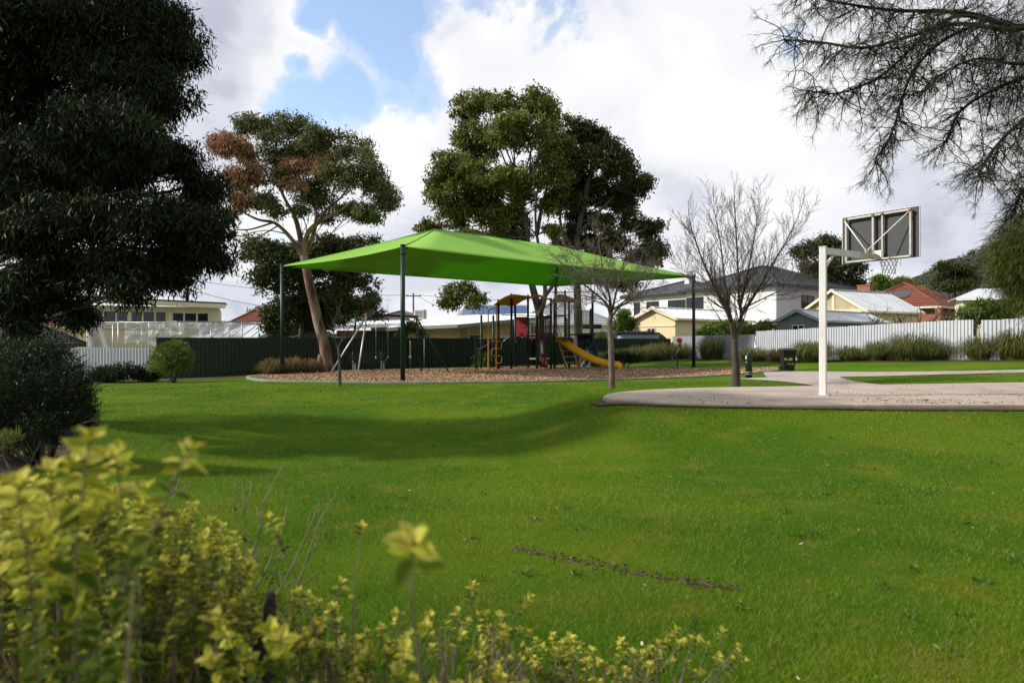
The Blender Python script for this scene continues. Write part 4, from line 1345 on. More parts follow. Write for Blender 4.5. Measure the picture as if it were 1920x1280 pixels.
def greenhouse():
    r = thing('greenhouse', 'frame covered in torn clear plastic behind the green fence', 'greenhouse', (-19.5, 35.0, -0.1))
    x0, x1, y0, y1, h = -21.4, -13.6, 34.4, 36.6, 2.45
    for x in np.linspace(x0, x1, 6):
        for y in (y0, y1):
            MB().tube([(x, y, -0.2), (x, y, h)], 0.03, 6).build('post', M['galv'], r)
    fb = MB()
    for y in (y0, y1): fb.tube([(x0, y, h), (x1, y, h + 0.05)], 0.025, 6)
    for x in np.linspace(x0, x1, 6): fb.tube([(x, y0, h), (x, y1, h)], 0.025, 6)
    fb.build('top_rail', M['galv'], r)

    def sheet(pts_fn, nu, nv):
        vs = [pts_fn(i / nu, j / nv) for j in range(nv + 1) for i in range(nu + 1)]
        fs = [(j * (nu + 1) + i, j * (nu + 1) + i + 1, (j + 1) * (nu + 1) + i + 1, (j + 1) * (nu + 1) + i) for j in range(nv) for i in range(nu)]
        return MB().add(vs, fs, True)
    nz = lambda a, b, s: mnoise.noise((a * 3.1, b * 2.3, s))
    sheet(lambda u, v: (x0 + 1.9 + (x1 - x0 - 1.9) * u, y0 - 0.04 + 0.12 * nz(u * 6, v * 2, 1), h - (1.1 + 0.35 * nz(u * 3, 0, 7)) * v), 40, 8).build('plastic_sheet', M['clear'], r)
    sheet(lambda u, v: (x0 + 0.2 + (x1 - x0) * u, y0 + (y1 - y0) * v, h + 0.06 + 0.10 * nz(u * 7, v * 3, 3) - 0.08 * math.sin(v * 3.14)), 40, 8).build('plastic_sheet', M['clear'], r)
    sheet(lambda u, v: (x0 + (0.05 + 0.75 * u) * (1 + 1.1 * v), y0 - 0.08 - 0.25 * v * math.sin(u * 9) * 0.3, h - 2.2 * v), 18, 8).build('plastic_sheet', M['net_cloth'], r)


greenhouse()


def yard_things():
    r = thing('water_tank', 'grey metal tank with flat lid behind the far green fence', 'tank', (10.2, 55.4, 0.0))
    MB().box((10.2, 55.4, 0.9), (3.1, 1.8, 2.45)).build('body', M['tank'], r, bevel=0.08)
    MB().box((10.1, 55.4, 2.17), (3.4, 2.1, 0.1)).build('lid', M['cloth_black'], r)
    # shade cloth thrown over a heap
    n = 16
    vs, fs = [], []
    for j in range(n + 1):
        for i in range(n + 1):
            u, v = i / n, j / n
            x = 11.9 + 3.3 * u - 1.2 * v; y = 55.0 + 1.9 * v + 0.2 * u
            z = 0.4 + 1.9 * math.sin(min(1, v * 1.6) * 1.57) * (0.75 + 0.25 * math.sin(u * 7)) * (0.9 + 0.15 * mnoise.noise((u * 4, v * 4, 0)))
            vs.append((x, y, z))
    for j in range(n):
        for i in range(n):
            a = j * (n + 1) + i; fs.append((a, a + 1, a + n + 2, a + n + 1))
    props(MB().add(vs, fs, True).build('shade_cloth', M['cloth_black']), 'crumpled black shade cloth heaped behind the fence by the yellow garage', 'shade cloth')
    # power pole and wires far behind
    r = thing('power_pole', 'thin power pole with a crossarm far behind the sail post', 'power pole', (-10.4, 72.0, 0.0))
    MB().tube([(-10.4, 72, -0.3), (-10.4, 72, 6.6)], [0.11, 0.08], 8).build('pole', M['bark_dark'], r)
    MB().box((-10.4, 72, 6.3), (1.6, 0.1, 0.1)).build('crossarm', M['bark_dark'], r)
    for lab, a, b, s in (('single wire running left from the far power pole', (-10.9, 72, 6.4), (-34.0, 70, 8.0), 0.6),
                         ('single wire dropping right from the far power pole', (-10.0, 72, 6.35), (-5.6, 62, 4.2), 0.12),
                         ('single wire running right from the far power pole to the trees', (-9.8, 72, 6.4), (6.0, 76, 6.2), 0.3),
                         ('single wire above the cream house on the left', (-31.0, 60, 7.0), (-22.0, 62, 4.6), 0.3)):
        pts = [Vector(a).lerp(Vector(b), t / 10) - Vector((0, 0, s * 4 * (t / 10) * (1 - t / 10))) for t in range(11)]
        props(MB().tube(pts, 0.022, 5).build('overhead_wire', M['black_steel']), lab, 'wire')


yard_things()


def hill_h(x):
    return max(0.0, min(1.0, (x - 285) / 120)) * min(165, max(0, 65 + (x - 433) * 0.43)) + 7 * mnoise.noise((x * 0.012, 2.0, 0)) * sstep(330, 460, x)


def hill_s(t):
    return sstep(-0.06, 0.2, t) if t < 0.2 else 1 - 0.8 * sstep(0.2, 1.0, t)


def hill():
    vs, fs = [], []
    nx, ny = 90, 24
    for j in range(ny + 1):
        for i in range(nx + 1):
            x = 260 + 1500 * i / nx; y = 640 + 600 * j / ny
            prof = hill_h(x)
            z = prof * hill_s(j / ny) + 5 * mnoise.noise((x * 0.02, y * 0.02, 0)) - 6
            vs.append((x, y, z))
    for j in range(ny):
        for i in range(nx):
            a = j * (nx + 1) + i; fs.append((a, a + 1, a + nx + 2, a + nx + 1))
    o = MB().add(vs, fs, True).build('hill', M['hill']); o['kind'] = 'structure'
    # scrub on its slope, so that the skyline is ragged
    n = 5200
    xs = RNG.uniform(330, 760, n); t = RNG.uniform(0.02, 0.28, n)
    ys = 640 + 600 * t
    zs = []
    for x, y, tt in zip(xs, ys, t):
        prof = hill_h(x)
        zs.append(prof * hill_s(tt) + 5 * mnoise.noise((x * 0.02, y * 0.02, 0)) - 6)
    base = np.stack([xs, ys, np.array(zs)], 1)
    k = 9
    P = np.repeat(base, k, 0) + RNG.normal(size=(n * k, 3)) * np.array([1.8, 1.8, 1.2]) + np.array([0, 0, 1.6])
    o = leaf_mesh('scrub', P, unit(RNG.normal(size=P.shape)), RNG.uniform(1.6, 3.4, len(P)), RNG.uniform(1.2, 2.4, len(P)), M['hill_leaf'], None, np.clip(np.repeat(RNG.random(n), k) * 0.7 + 0.3 * RNG.random(n * k), 0, 1))
    props(o, 'grey green scrub covering the distant hill', None, None, 'stuff')


M['hill_leaf'] = leaf_mat('hill scrub', [(0.0, (0.050, 0.056, 0.046)), (0.6, (0.085, 0.092, 0.074)), (1.0, (0.14, 0.14, 0.11))], 0.0, 0.9, 0.0)
hill()

# ------------------------------------------------------------------ trees

def big_trees():
    # the dark tree that overhangs the left of the picture
    base = Vector((-10.6, 12.6, G(-10.6, 12.6)))
    r = thing('willow_leaved_tree', 'big dark drooping tree that overhangs the left side of the lawn', 'tree', base)
    tk = [base + Vector((0, 0, -0.2)), base + Vector((0.1, 0, 1.5)), base + Vector((0.35, 0.1, 3.2)), base + Vector((0.9, 0.2, 5.0)), base + Vector((1.6, 0.1, 7.0)), base + Vector((2.1, -0.2, 9.0))]
    tk = catmull(tk, 3)
    seen = [(60, 60, 150, 110), (215, 60, 120, 90), (310, 45, 55, 50), (345, 110, 36, 45), (85, 210, 150, 110), (235, 160, 95, 80), (290, 190, 45, 40), (70, 350, 150, 100), (215, 300, 95, 75),
            (330, 300, 45, 45), (385, 345, 45, 50), (290, 400, 95, 65), (395, 420, 42, 55), (120, 450, 150, 75), (345, 470, 80, 55), (225, 505, 85, 45), (120, 540, 65, 60), (25, 560, 55, 70),
            (320, 520, 50, 22), (150, 590, 22, 32), (40, 615, 30, 28), (410, 490, 22, 26), (250, 545, 40, 22), (180, 250, 120, 80)]
    blobs = px_blobs(seen, 11.6, 1.3, 0.85)
    off = px_blobs([(-120, 100, 160, 170), (-130, 380, 170, 150), (60, -120, 150, 110), (200, -100, 90, 80), (-150, -150, 170, 150), (-280, 250, 140, 170)], 12.2, 1.6, 0.9)  # crown clumps out of view, added to shade the tree
    mb = MB(); mb.tube(tk, [0.36 * (1 - 0.75 * i / (len(tk) - 1)) for i in range(len(tk))], 10); mb.build('trunk', M['bark_dark'], r)
    mb = MB(); limbs_to(mb, tk, blobs + off, 0.075, 3, 0.2); mb.build('limb', M['bark_dark'], r)
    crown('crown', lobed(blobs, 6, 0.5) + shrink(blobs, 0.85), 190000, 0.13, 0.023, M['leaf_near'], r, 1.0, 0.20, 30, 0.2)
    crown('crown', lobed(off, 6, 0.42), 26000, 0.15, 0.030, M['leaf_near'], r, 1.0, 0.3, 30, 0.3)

    # the leaning gum with dead brown clumps
    d = 32.6
    b = on_ground(618, d)
    r = thing('gum_tree', 'leaning gum tree with mottled trunk and dead brown leaf clumps', 'tree', b)
    g = lambda px, py, dd=0.0: at(px, py, d + dd)
    tk = catmull([b + Vector((0, 0, -0.2)), g(612, 672), g(607, 640), g(597, 605), g(589, 570), g(580, 530), g(574, 500), g(570, 480)], 4)
    tr = [0.31, 0.26, 0.25, 0.24, 0.225, 0.21, 0.20, 0.19]
    mb = MB(); mb.tube(tk, [np.interp(i / (len(tk) - 1), np.linspace(0, 1, 8), tr) for i in range(len(tk))], 12)
    mb.tube([g(606, 700, -0.1), g(601, 672, -0.1), g(600, 664, -0.1)], [0.20, 0.15, 0.09], 8)
    mb.build('trunk', M['bark_gum'], r)
    mb = MB()
    mains = [([g(572, 490), g(556, 462), g(540, 440), g(515, 418), g(485, 412, -0.5), g(455, 398, -0.8)], 0.13), ([g(570, 485), g(562, 440, 0.4), g(552, 405, 0.6), g(535, 375, 0.8), g(515, 330, 1)], 0.16),
             ([g(571, 482), g(576, 440, -0.5), g(600, 415, -0.8), g(632, 398, -1.0), g(665, 375, -1.2)], 0.15), ([g(572, 480), g(590, 430, 0.3), g(592, 395, 0.4), g(578, 370, 0.4), g(560, 330, 0.2)], 0.12),
             ([g(590, 425), g(615, 390, 0.5), g(640, 370, 0.5), g(668, 330, 0.5)], 0.09), ([g(510, 418, -0.3), g(470, 430, -0.6), g(440, 432, -0.8), g(424, 445, -0.8)], 0.05),
             ([g(520, 424), g(480, 445, 0.3), g(445, 442, 0.4), g(425, 452, 0.4)], 0.04), ([g(535, 438), g(500, 432, 0.5), g(460, 440, 0.6), g(430, 458, 0.7)], 0.035)]
    for pts, rr in mains:
        c = catmull(pts, 4); mb.tube(c, [rr * (1 - 0.7 * i / (len(c) - 1)) for i in range(len(c))], 8)
    green = px_blobs([(480, 238, 55, 22), (545, 236, 45, 24), (600, 262, 50, 26), (662, 280, 36, 24), (690, 322, 24, 42), (716, 362, 26, 36), (690, 392, 36, 16), (580, 300, 60, 34), (520, 278, 50, 34),
                      (640, 330, 48, 34), (495, 372, 32, 22), (650, 390, 40, 16), (612, 402, 24, 12), (590, 352, 34, 18), (732, 378, 14, 24), (405, 275, 14, 20), (455, 350, 30, 24), (530, 335, 40, 24), (590, 372, 44, 18), (690, 408, 24, 10), (430, 400, 16, 14), (565, 395, 24, 10), (520, 395, 22, 12)], d, 1.8, 0.9)
    brown = px_blobs([(436, 282, 40, 36), (462, 322, 38, 24), (560, 316, 30, 14), (612, 300, 24, 22), (600, 325, 20, 14), (446, 376, 20, 12), (545, 345, 22, 10)], d - 1.0, 0.8, 0.9)
    limbs_to(mb, tk, green[1:16:4], 0.035, 9, 0.95)
    mb.build('limb', M['bark_gum'], r)
    crown('crown', lobed(green, 6, 0.44) + shrink(green, 0.75), 46000, 0.19, 0.055, M['leaf_gum'], r, 0.6, 0.28, 24, 0.25)
    crown('dead_foliage', lobed(brown, 5, 0.5), 13000, 0.21, 0.055, M['leaf_dead'], r, 0.9, 0.30, 24, 0.3)

    # two tall trees behind the playground
    for (lab, bx, tpts, fork, seen, mt, n, name) in (
            ('tall olive green tree with forked trunk above the shade sail', 1012,
             [(1012, 650), (1012, 610), (1011, 585), (1003, 555), (995, 520), (992, 470), (985, 420), (975, 360)],
             [[(1012, 590), (1022, 555), (1018, 500), (1008, 450), (1004, 400), (1010, 340)], [(1010, 570), (1040, 530), (1052, 500)], [(995, 480), (960, 410), (930, 370), (890, 330)], [(1006, 440), (1016, 390), (1030, 330)]],
             [(880, 205, 40, 34), (905, 190, 25, 25), (955, 195, 50, 28), (1000, 195, 40, 28), (1030, 220, 38, 40), (890, 260, 62, 42), (960, 255, 66, 46), (1020, 280, 46, 42), (860, 320, 58, 40), (925, 330, 66, 36),
              (985, 330, 50, 30), (835, 372, 40, 26), (900, 385, 46, 22), (815, 350, 22, 22), (800, 425, 26, 12), (845, 418, 40, 14), (930, 415, 40, 26), (960, 395, 30, 24), (870, 355, 50, 24), (1045, 330, 34, 22), (945, 440, 50, 16), (1055, 280, 34, 40), (1050, 370, 26, 24), (890, 440, 44, 12), (1040, 430, 20, 14), (980, 365, 28, 20), (930, 400, 42, 28), (972, 415, 24, 22), (912, 362, 42, 30), (1032, 382, 26, 24), (958, 440, 30, 14), (860, 390, 46, 24)],
             'leaf_mid', 60000, 'broad_tree'),
            ('darker green tree with straight trunk beside the olive tree', 1084,
             [(1084, 660), (1084, 610), (1083, 570), (1082, 530), (1080, 480), (1085, 430), (1095, 380), (1105, 330)],
             [[(1081, 490), (1062, 450), (1050, 410), (1060, 370)], [(1084, 440), (1120, 400), (1150, 370)], [(1080, 500), (1120, 450), (1160, 420)]],
             [(1090, 245, 32, 26), (1115, 262, 30, 28), (1090, 300, 40, 36), (1140, 300, 44, 36), (1180, 330, 36, 32), (1110, 350, 50, 36), (1165, 375, 48, 34), (1205, 345, 16, 22), (1070, 380, 30, 22), (1120, 410, 40, 24),
              (1185, 410, 34, 24), (1215, 440, 30, 26), (1160, 450, 40, 24), (1100, 455, 34, 20), (1232, 470, 18, 22), (1195, 480, 36, 22), (1140, 520, 34, 20), (1070, 440, 20, 22), (1175, 530, 30, 16), (1050, 460, 22, 14), (1075, 330, 28, 34), (1120, 480, 34, 18), (1085, 410, 26, 20)],
             'leaf_deep', 46000, 'broad_tree')):
        d = 44.6 if mt == 'leaf_mid' else 45.6
        b = on_ground(bx, d)
        r = thing(name, lab, 'tree', b)
        g = lambda p, dd=0.0: at(p[0], p[1], d + dd)
        tk = catmull([b + Vector((0, 0, -0.2))] + [g(p) for p in tpts], 4)
        mb = MB(); mb.tube(tk, [0.30 * (1 - 0.8 * max(0, i / (len(tk) - 1) - 0.25)) for i in range(len(tk))], 10); mb.build('trunk', M['bark_dark'], r)
        mb = MB()
        for q, f_ in enumerate(fork):
            c = catmull([g(p, 0.3 * q - 0.4) for p in f_], 4); mb.tube(c, [0.17 * (1 - 0.75 * i / (len(c) - 1)) for i in range(len(c))], 8)
        blobs = px_blobs(seen, d, 2.2, 0.95)
        limbs_to(mb, tk, blobs, 0.075, 21, 0.5)
        if mt == 'leaf_mid':
            low = px_blobs([(862, 545, 36, 22), (845, 565, 24, 16), (890, 560, 18, 20)], d - 0.5, 0.4, 0.9)
            mb.tube(catmull([g((930, 430)), g((905, 470)), g((880, 510)), g((865, 545))], 4), [0.07 * (1 - 0.05 * i) for i in range(13)], 6)
            blobs = blobs + low
        mb.build('limb', M['bark_dark'], r)
        crown('crown', lobed(blobs, 7, 0.42) + shrink(blobs, 0.8), int(n * 1.25), 0.25, 0.095, M[mt], r, 0.6, 0.34, 30, 0.25)

    # dark tree behind the gum, beyond the fence
    def simple_tree(name, lab, base_px, d, seen, mt, n, L=0.24, W=0.08, tr=0.2, top=None, dy=1.2, droop=0.4, cl_r=0.36, shell=0.35, base=None):
        b = base or on_ground(base_px, d)
        r = thing(name, lab, 'tree', b)
        blobs = px_blobs(seen, d, dy, 0.95)
        cx = sum(q[0][0] for q in blobs) / len(blobs); tz = max(q[0][2] for q in blobs)
        tk = catmull([b + Vector((0, 0, -0.3)), b.lerp(Vector((cx, d, tz)), 0.35) + Vector((0.1, 0, 0)), b.lerp(Vector((cx, d, tz)), 0.7), Vector((cx, d, tz))], 4)
        MB().tube(tk, [tr * (1 - 0.8 * i / (len(tk) - 1)) for i in range(len(tk))], 8).build('trunk', M['bark_dark'], r)
        mb = MB(); limbs_to(mb, tk, blobs, tr * 0.3, 31, 0.3); mb.build('limb', M['bark_dark'], r)
        crown('crown', lobed(blobs, 5, 0.46) + shrink(blobs, 0.75), int(n * 1.15), L, W, M[mt], r, droop, cl_r, 24, shell)
        return r
    simple_tree('dense_tree', 'dark dense tree behind the leaning gum trunk', 560, 39.5, [(500, 470, 50, 26), (560, 480, 60, 40), (630, 470, 50, 28), (680, 455, 36, 16), (500, 520, 46, 34), (560, 550, 60, 44), (640, 520, 48, 34),
                (520, 590, 36, 30), (590, 590, 50, 26), (640, 570, 40, 26), (470, 465, 24, 20), (520, 630, 22, 20)], 'leaf_deep', 34000, dy=1.4)
    simple_tree('small_tree', 'low dark green tree left of the sail post with swings', 650, 47, [(655, 572, 34, 22), (690, 565, 20, 20), (700, 558, 12, 12), (640, 595, 40, 16), (690, 590, 30, 12)], 'leaf_deep', 7000, 0.22, 0.08, 0.12)
    simple_tree('small_tree', 'pale green tree behind the end of the cream house', 480, 70, [(490, 590, 22, 16), (465, 604, 16, 10), (505, 605, 24, 14)], 'leaf_mid', 4500, 0.3, 0.11, 0.15)
    simple_tree('gum_tree', 'dark gum tree rising behind the basketball backboard', 1545, 78, [(1500, 475, 22, 18), (1530, 462, 30, 18), (1560, 470, 36, 28), (1530, 500, 34, 22), (1585, 500, 34, 28), (1600, 530, 22, 20), (1565, 530, 40, 20), (1610, 480, 12, 14)], 'leaf_deep', 18000, 0.36, 0.13, 0.3, dy=2, cl_r=0.55)
    simple_tree('cedar_tree', 'broad dark tree in front of the distant hill', 1790, 105, [(1790, 505, 34, 14), (1770, 520, 24, 12), (1810, 520, 26, 14), (1790, 535, 44, 12), (1765, 500, 14, 8)], 'leaf_deep', 9000, 0.45, 0.16, 0.3, dy=2, cl_r=0.6)
    simple_tree('small_tree', 'yellow green tree seen under the basketball net', 1660, 112, [(1650, 527, 16, 10), (1672, 534, 18, 9), (1640, 538, 14, 8)], 'leaf_bright', 3600, 0.45, 0.16, 0.2, dy=2, cl_r=0.6)
    simple_tree('small_tree', 'green tree above the red tiled ridge', 1700, 116, [(1690, 530, 22, 9), (1712, 536, 16, 8)], 'leaf_mid', 3000, 0.45, 0.16, 0.2, dy=2, cl_r=0.6)


big_trees()

# ------------------------------------------------------------------ shade sail
SA, SB, SC, SD = Vector((-10.3, 30.6, 4.88)), Vector((-4.0, 25.0, 4.98)), Vector((9.85, 37.0, 5.02)), Vector((2.75, 43.0, 4.98))


def shade_sail():
    r = thing('shade_sail', 'lime green hip roofed shade sail on dark posts over the playground', 'shade sail', (0, 33, 0))
    ax = (SC - SB).normalized()
    P1 = (SA + SB) / 2 + ax * 4.8; P1.z = 6.58
    P2 = (SC + SD) / 2 - ax * 5.0; P2.z = 6.62

    def tri_strip(a, b, c, d, n=14, m=10):
        """cloth between the edge a-b and the ridge d-c, its lower edge drawn in a little"""
        mid = (SA + SB + SC + SD) / 4
        vs, fs = [], []
        for j in range(m + 1):
            v = j / m
            for i in range(n + 1):
                u = i / n
                p = a.lerp(b, u).lerp(d.lerp(c, u), v)
                inset = 0.30 * 4 * u * (1 - u) * (1 - v) ** 2
                q = Vector((mid.x, mid.y, p.z)) - p; q.z = 0
                p = p + q.normalized() * inset
                p.z += -0.10 * math.sin(math.pi * v) * (0.4 + 0.6 * math.sin(math.pi * u)) - 0.04 * 4 * u * (1 - u) * (1 - v)
                vs.append(p)
        for j in range(m):
            for i in range(n):
                k = j * (n + 1) + i; fs.append((k, k + 1, k + n + 2, k + n + 1))
        return vs, fs
    for (a, b, c, d) in ((SB, SC, P2, P1), (SA, SB, P1, P1), (SD, SA, P1, P2), (SC, SD, P2, P2)):
        mb = MB(); vs, fs = tri_strip(a, b, c, d); mb.add(vs, fs, True)
        o = mb.build('cloth_panel', M['sail'], r)
        s = o.modifiers.new('cloth', 'SOLIDIFY'); s.thickness = 0.012
    fr = MB()
    dn = Vector((0, 0, -0.16))
    for c, p in ((SA, P1), (SB, P1), (SC, P2), (SD, P2)):
        fr.tube([c + dn * 0.6, c.lerp(p, 0.5) + dn * 1.4, p + dn], 0.045, 8)
    fr.tube([P1 + dn, P2 + dn], 0.045, 8)
    fr.build('roof_frame', M['green_steel'], r)
    hem = MB()
    for c, b in ((SA, SB), (SB, SC), (SC, SD), (SD, SA)):
        pts = []
        mid = (SA + SB + SC + SD) / 4
        for i in range(15):
            u = i / 14; p = c.lerp(b, u); q = Vector((mid.x - p.x, mid.y - p.y, 0)).normalized()
            p = p + q * 0.30 * 4 * u * (1 - u); p.z += -0.04 * 4 * u * (1 - u) - 0.01; pts.append(p)
        hem.tube(pts, 0.022, 6)
    hem.build('edge_cable', M['sail'], r)
    sm = MB()
    up = Vector((0, 0, 0.012))
    for c, p in ((SA, P1), (SB, P1), (SC, P2), (SD, P2)):
        sm.tube([c.lerp(p, t / 8) + up - Vector((0, 0, 0.05 * math.sin(math.pi * t / 8))) for t in range(9)], 0.014, 5)
    sm.tube([P1 + up, P2 + up], 0.014, 5)
    o = sm.build('seam', M['sail'], r); o['kind'] = 'stuff'
    for c in (SA, SB, SC, SD):
        z = G(c.x, c.y)
        p = MB().tube([(c.x, c.y, z - 0.2), (c.x, c.y, c.z + 0.02)], 0.088, 14).build('post', M['green_steel'], r)
        MB().tube([(c.x, c.y, c.z - 0.28), (c.x, c.y, c.z - 0.24)], 0.105, 14).tube([(c.x, c.y, c.z + 0.02), (c.x, c.y, c.z + 0.07)], 0.095, 14).build('cap', M['green_steel'], p)
        MB().tube([(c.x, c.y, z + 0.0), (c.x, c.y, z + 0.05)], 0.15, 14).build('base_plate', M['green_steel'], p)


shade_sail()

# ------------------------------------------------------------------ basketball goal

def goal():
    px, py = 6.41, 14.07
    r = thing('basketball_goal', 'white steel basketball goal seen from behind on the court edge', 'basketball goal', (px, py, COURT_Z))
    zt = 3.44
    MB().box((px, py, (COURT_Z + zt) / 2), (0.132, 0.132, zt - COURT_Z), rz=0.96).build('post', M['white_steel'], r, bevel=0.012)
    MB().box((px, py, zt + 0.006), (0.146, 0.146, 0.015), rz=0.96).build('post_cap', M['white_steel'], r)
    bpz = MB().box((px, py, COURT_Z + 0.008), (0.28, 0.28, 0.016), rz=0.96)
    for sx in (-1, 1):
        for sy in (-1, 1):
            q = Matrix.Rotation(0.96, 3, 'Z') @ Vector((0.105 * sx, 0.105 * sy, 0)); bpz.tube([(px + q.x, py + q.y, COURT_Z + 0.01), (px + q.x, py + q.y, COURT_Z + 0.045)], 0.014, 6)
    o = bpz.build('base_plate', M['rust_steel'], r); o['kind'] = 'stuff'
    a = Vector((0.84, 0.5426, 0)); a.normalize(); w = Vector((a.y, -a.x, 0))
    bc = Vector((8.19, 15.23, 3.84))            # middle of the board
    bl = a.dot(bc - Vector((px, py, 0)))
    p0 = Vector((px, py, 3.37)) + a * 0.06
    end = Vector((px, py, 3.37)) + a * (bl - 0.10)
    MB().bar(p0, p0.lerp(end, 0.62), 0.10, 0.125).build('arm', M['white_steel'], r)
    MB().bar(p0.lerp(end, 0.62), end, 0.085, 0.11).build('arm_extension', M['arm_steel'], r)
    MB().bar(Vector((px, py, 3.02)) + a * 0.06, Vector((px, py, 3.30)) + a * 0.36, 0.04, 0.05).build('brace', M['white_steel'], r)
    hw, hh = 0.86, 0.54

    def bp(u, v, out):                           # point on the board: u to the right, v up, out towards the post
        return bc + w * u + Vector((0, 0, v)) - a * out
    mb = MB()
    mb.add([bp(-hw, -hh, 0), bp(hw, -hh, 0), bp(hw, hh, 0), bp(-hw, hh, 0), bp(-hw, -hh, -0.03), bp(hw, -hh, -0.03), bp(hw, hh, -0.03), bp(-hw, hh, -0.03)],
           [(0, 1, 2, 3), (0, 4, 5, 1), (1, 5, 6, 2), (2, 6, 7, 3), (3, 7, 4, 0)])
    bd = mb.build('backboard', M['board_back'], r)
    MB().add([bp(-hw, -hh, -0.032), bp(hw, -hh, -0.032), bp(hw, hh, -0.032), bp(-hw, hh, -0.032), bp(-hw, -hh, -0.036), bp(hw, -hh, -0.036), bp(hw, hh, -0.036), bp(-hw, hh, -0.036)],
             [(0, 1, 2, 3), (7, 6, 5, 4), (0, 4, 5, 1), (1, 5, 6, 2), (2, 6, 7, 3), (3, 7, 4, 0)]).build('board_face', M['board_front'], bd)
    # thin pale rim round the board edge
    eb = MB()
    t = 0.006
    for (u0, v0, u1, v1) in ((-hw - t, -hh, -hw - t, hh), (hw + t, -hh, hw + t, hh), (-hw, hh + t, hw, hh + t)):
        eb.bar(bp(u0, v0, -0.016), bp(u1, v1, -0.016), 0.010, 0.034, up=tuple(a))
    eb.build('edge_trim', M['white_steel'], bd)
    so = 0.075
    ru = 0.72
    for nm, seg, ww in (('frame_bar', ((-ru, hh - 0.06), (ru, hh - 0.06)), 0.045), ('frame_bar', ((-ru, -hh + 0.03), (ru, -hh + 0.03)), 0.036), ('frame_bar', ((-ru, -hh + 0.05), (-ru, hh - 0.08)), 0.038),
                        ('frame_bar', ((ru, -hh + 0.05), (ru, hh - 0.08)), 0.038), ('frame_bar', ((-0.09, -hh + 0.05), (-0.09, hh - 0.09)), 0.042), ('frame_bar', ((0.12, -hh + 0.05), (0.12, hh - 0.09)), 0.036)):
        MB().bar(bp(*seg[0], so), bp(*seg[1], so), ww, 0.05, up=tuple(a)).build(nm, M['rust_steel'], r)
    jn = end - a * 0.42 + Vector((0, 0, 0.10))
    MB().tube([jn, bp(-ru - 0.03, hh - 0.10, 0.10)], 0.013, 8).build('strut', M['white_steel'], r)
    MB().tube([jn, bp(ru - 0.02, hh - 0.10, 0.10)], 0.013, 8).build('strut', M['white_steel'], r)
    MB().bar(jn - Vector((0, 0, 0.06)), jn + Vector((0, 0, 0.02)), 0.05, 0.05).build('bracket', M['rust_steel'], r)
    MB().add([bp(-0.11, -hh + 0.02, 0.10), bp(0.14, -hh + 0.02, 0.10), bp(0.14, -hh + 0.22, 0.10), bp(-0.11, -hh + 0.22, 0.10), bp(-0.11, -hh + 0.02, 0.09), bp(0.14, -hh + 0.02, 0.09), bp(0.14, -hh + 0.22, 0.09), bp(-0.11, -hh + 0.22, 0.09)],
             [(0, 1, 2, 3), (7, 6, 5, 4), (0, 4, 5, 1), (1, 5, 6, 2), (2, 6, 7, 3), (3, 7, 4, 0)]).build('mount_plate', M['white_steel'], r)
    for u, v in ((-ru, hh - 0.06), (-0.09, hh - 0.06), (0.12, hh - 0.06), (ru, hh - 0.06)):
        MB().box(bp(u, v, so + 0.035), (0.05, 0.05, 0.05), rz=math.atan2(a.y, a.x)).build('bolt_plate', M['tan_post'], r)
    # rim and net on the far side
    rc = bc + a * 0.40 + Vector((0, 0, -0.40))
    R = 0.225
    n = 24
    rim = MB().tube([rc + Vector((R * math.cos(2 * math.pi * i / n), R * math.sin(2 * math.pi * i / n), 0)) for i in range(n + 1)], 0.01, 6, cap=False)
    rim.bar(rc - a * 0.40 + a * 0.04, rc - a * (R - 0.01), 0.05, 0.02)
    ro = rim.build('rim', M['bright_red'], r)
    net = MB()
    lv = [(0.0, 0.225), (0.09, 0.19), (0.18, 0.163), (0.27, 0.145), (0.36, 0.135), (0.43, 0.14)]
    for k in range(12):
        for s in (1, -1):
            pts = []
            for j, (dz, rad) in enumerate(lv):
                an = 2 * math.pi * (k + s * j * 0.5) / 12
                pts.append(rc + Vector((rad * math.cos(an), rad * math.sin(an), -dz)))
            net.tube(pts, 0.0058, 4, cap=False)
    net.tube([rc + Vector((0.2, -0.1, -0.02)), rc + Vector((0.215, -0.1, -0.12)), rc + Vector((0.205, -0.1, -0.25))], 0.006, 4)
    o = net.build('net', M['net'], r); o['kind'] = 'stuff'


goal()

# ------------------------------------------------------------------ swing, bench, spinner, bollard, bin

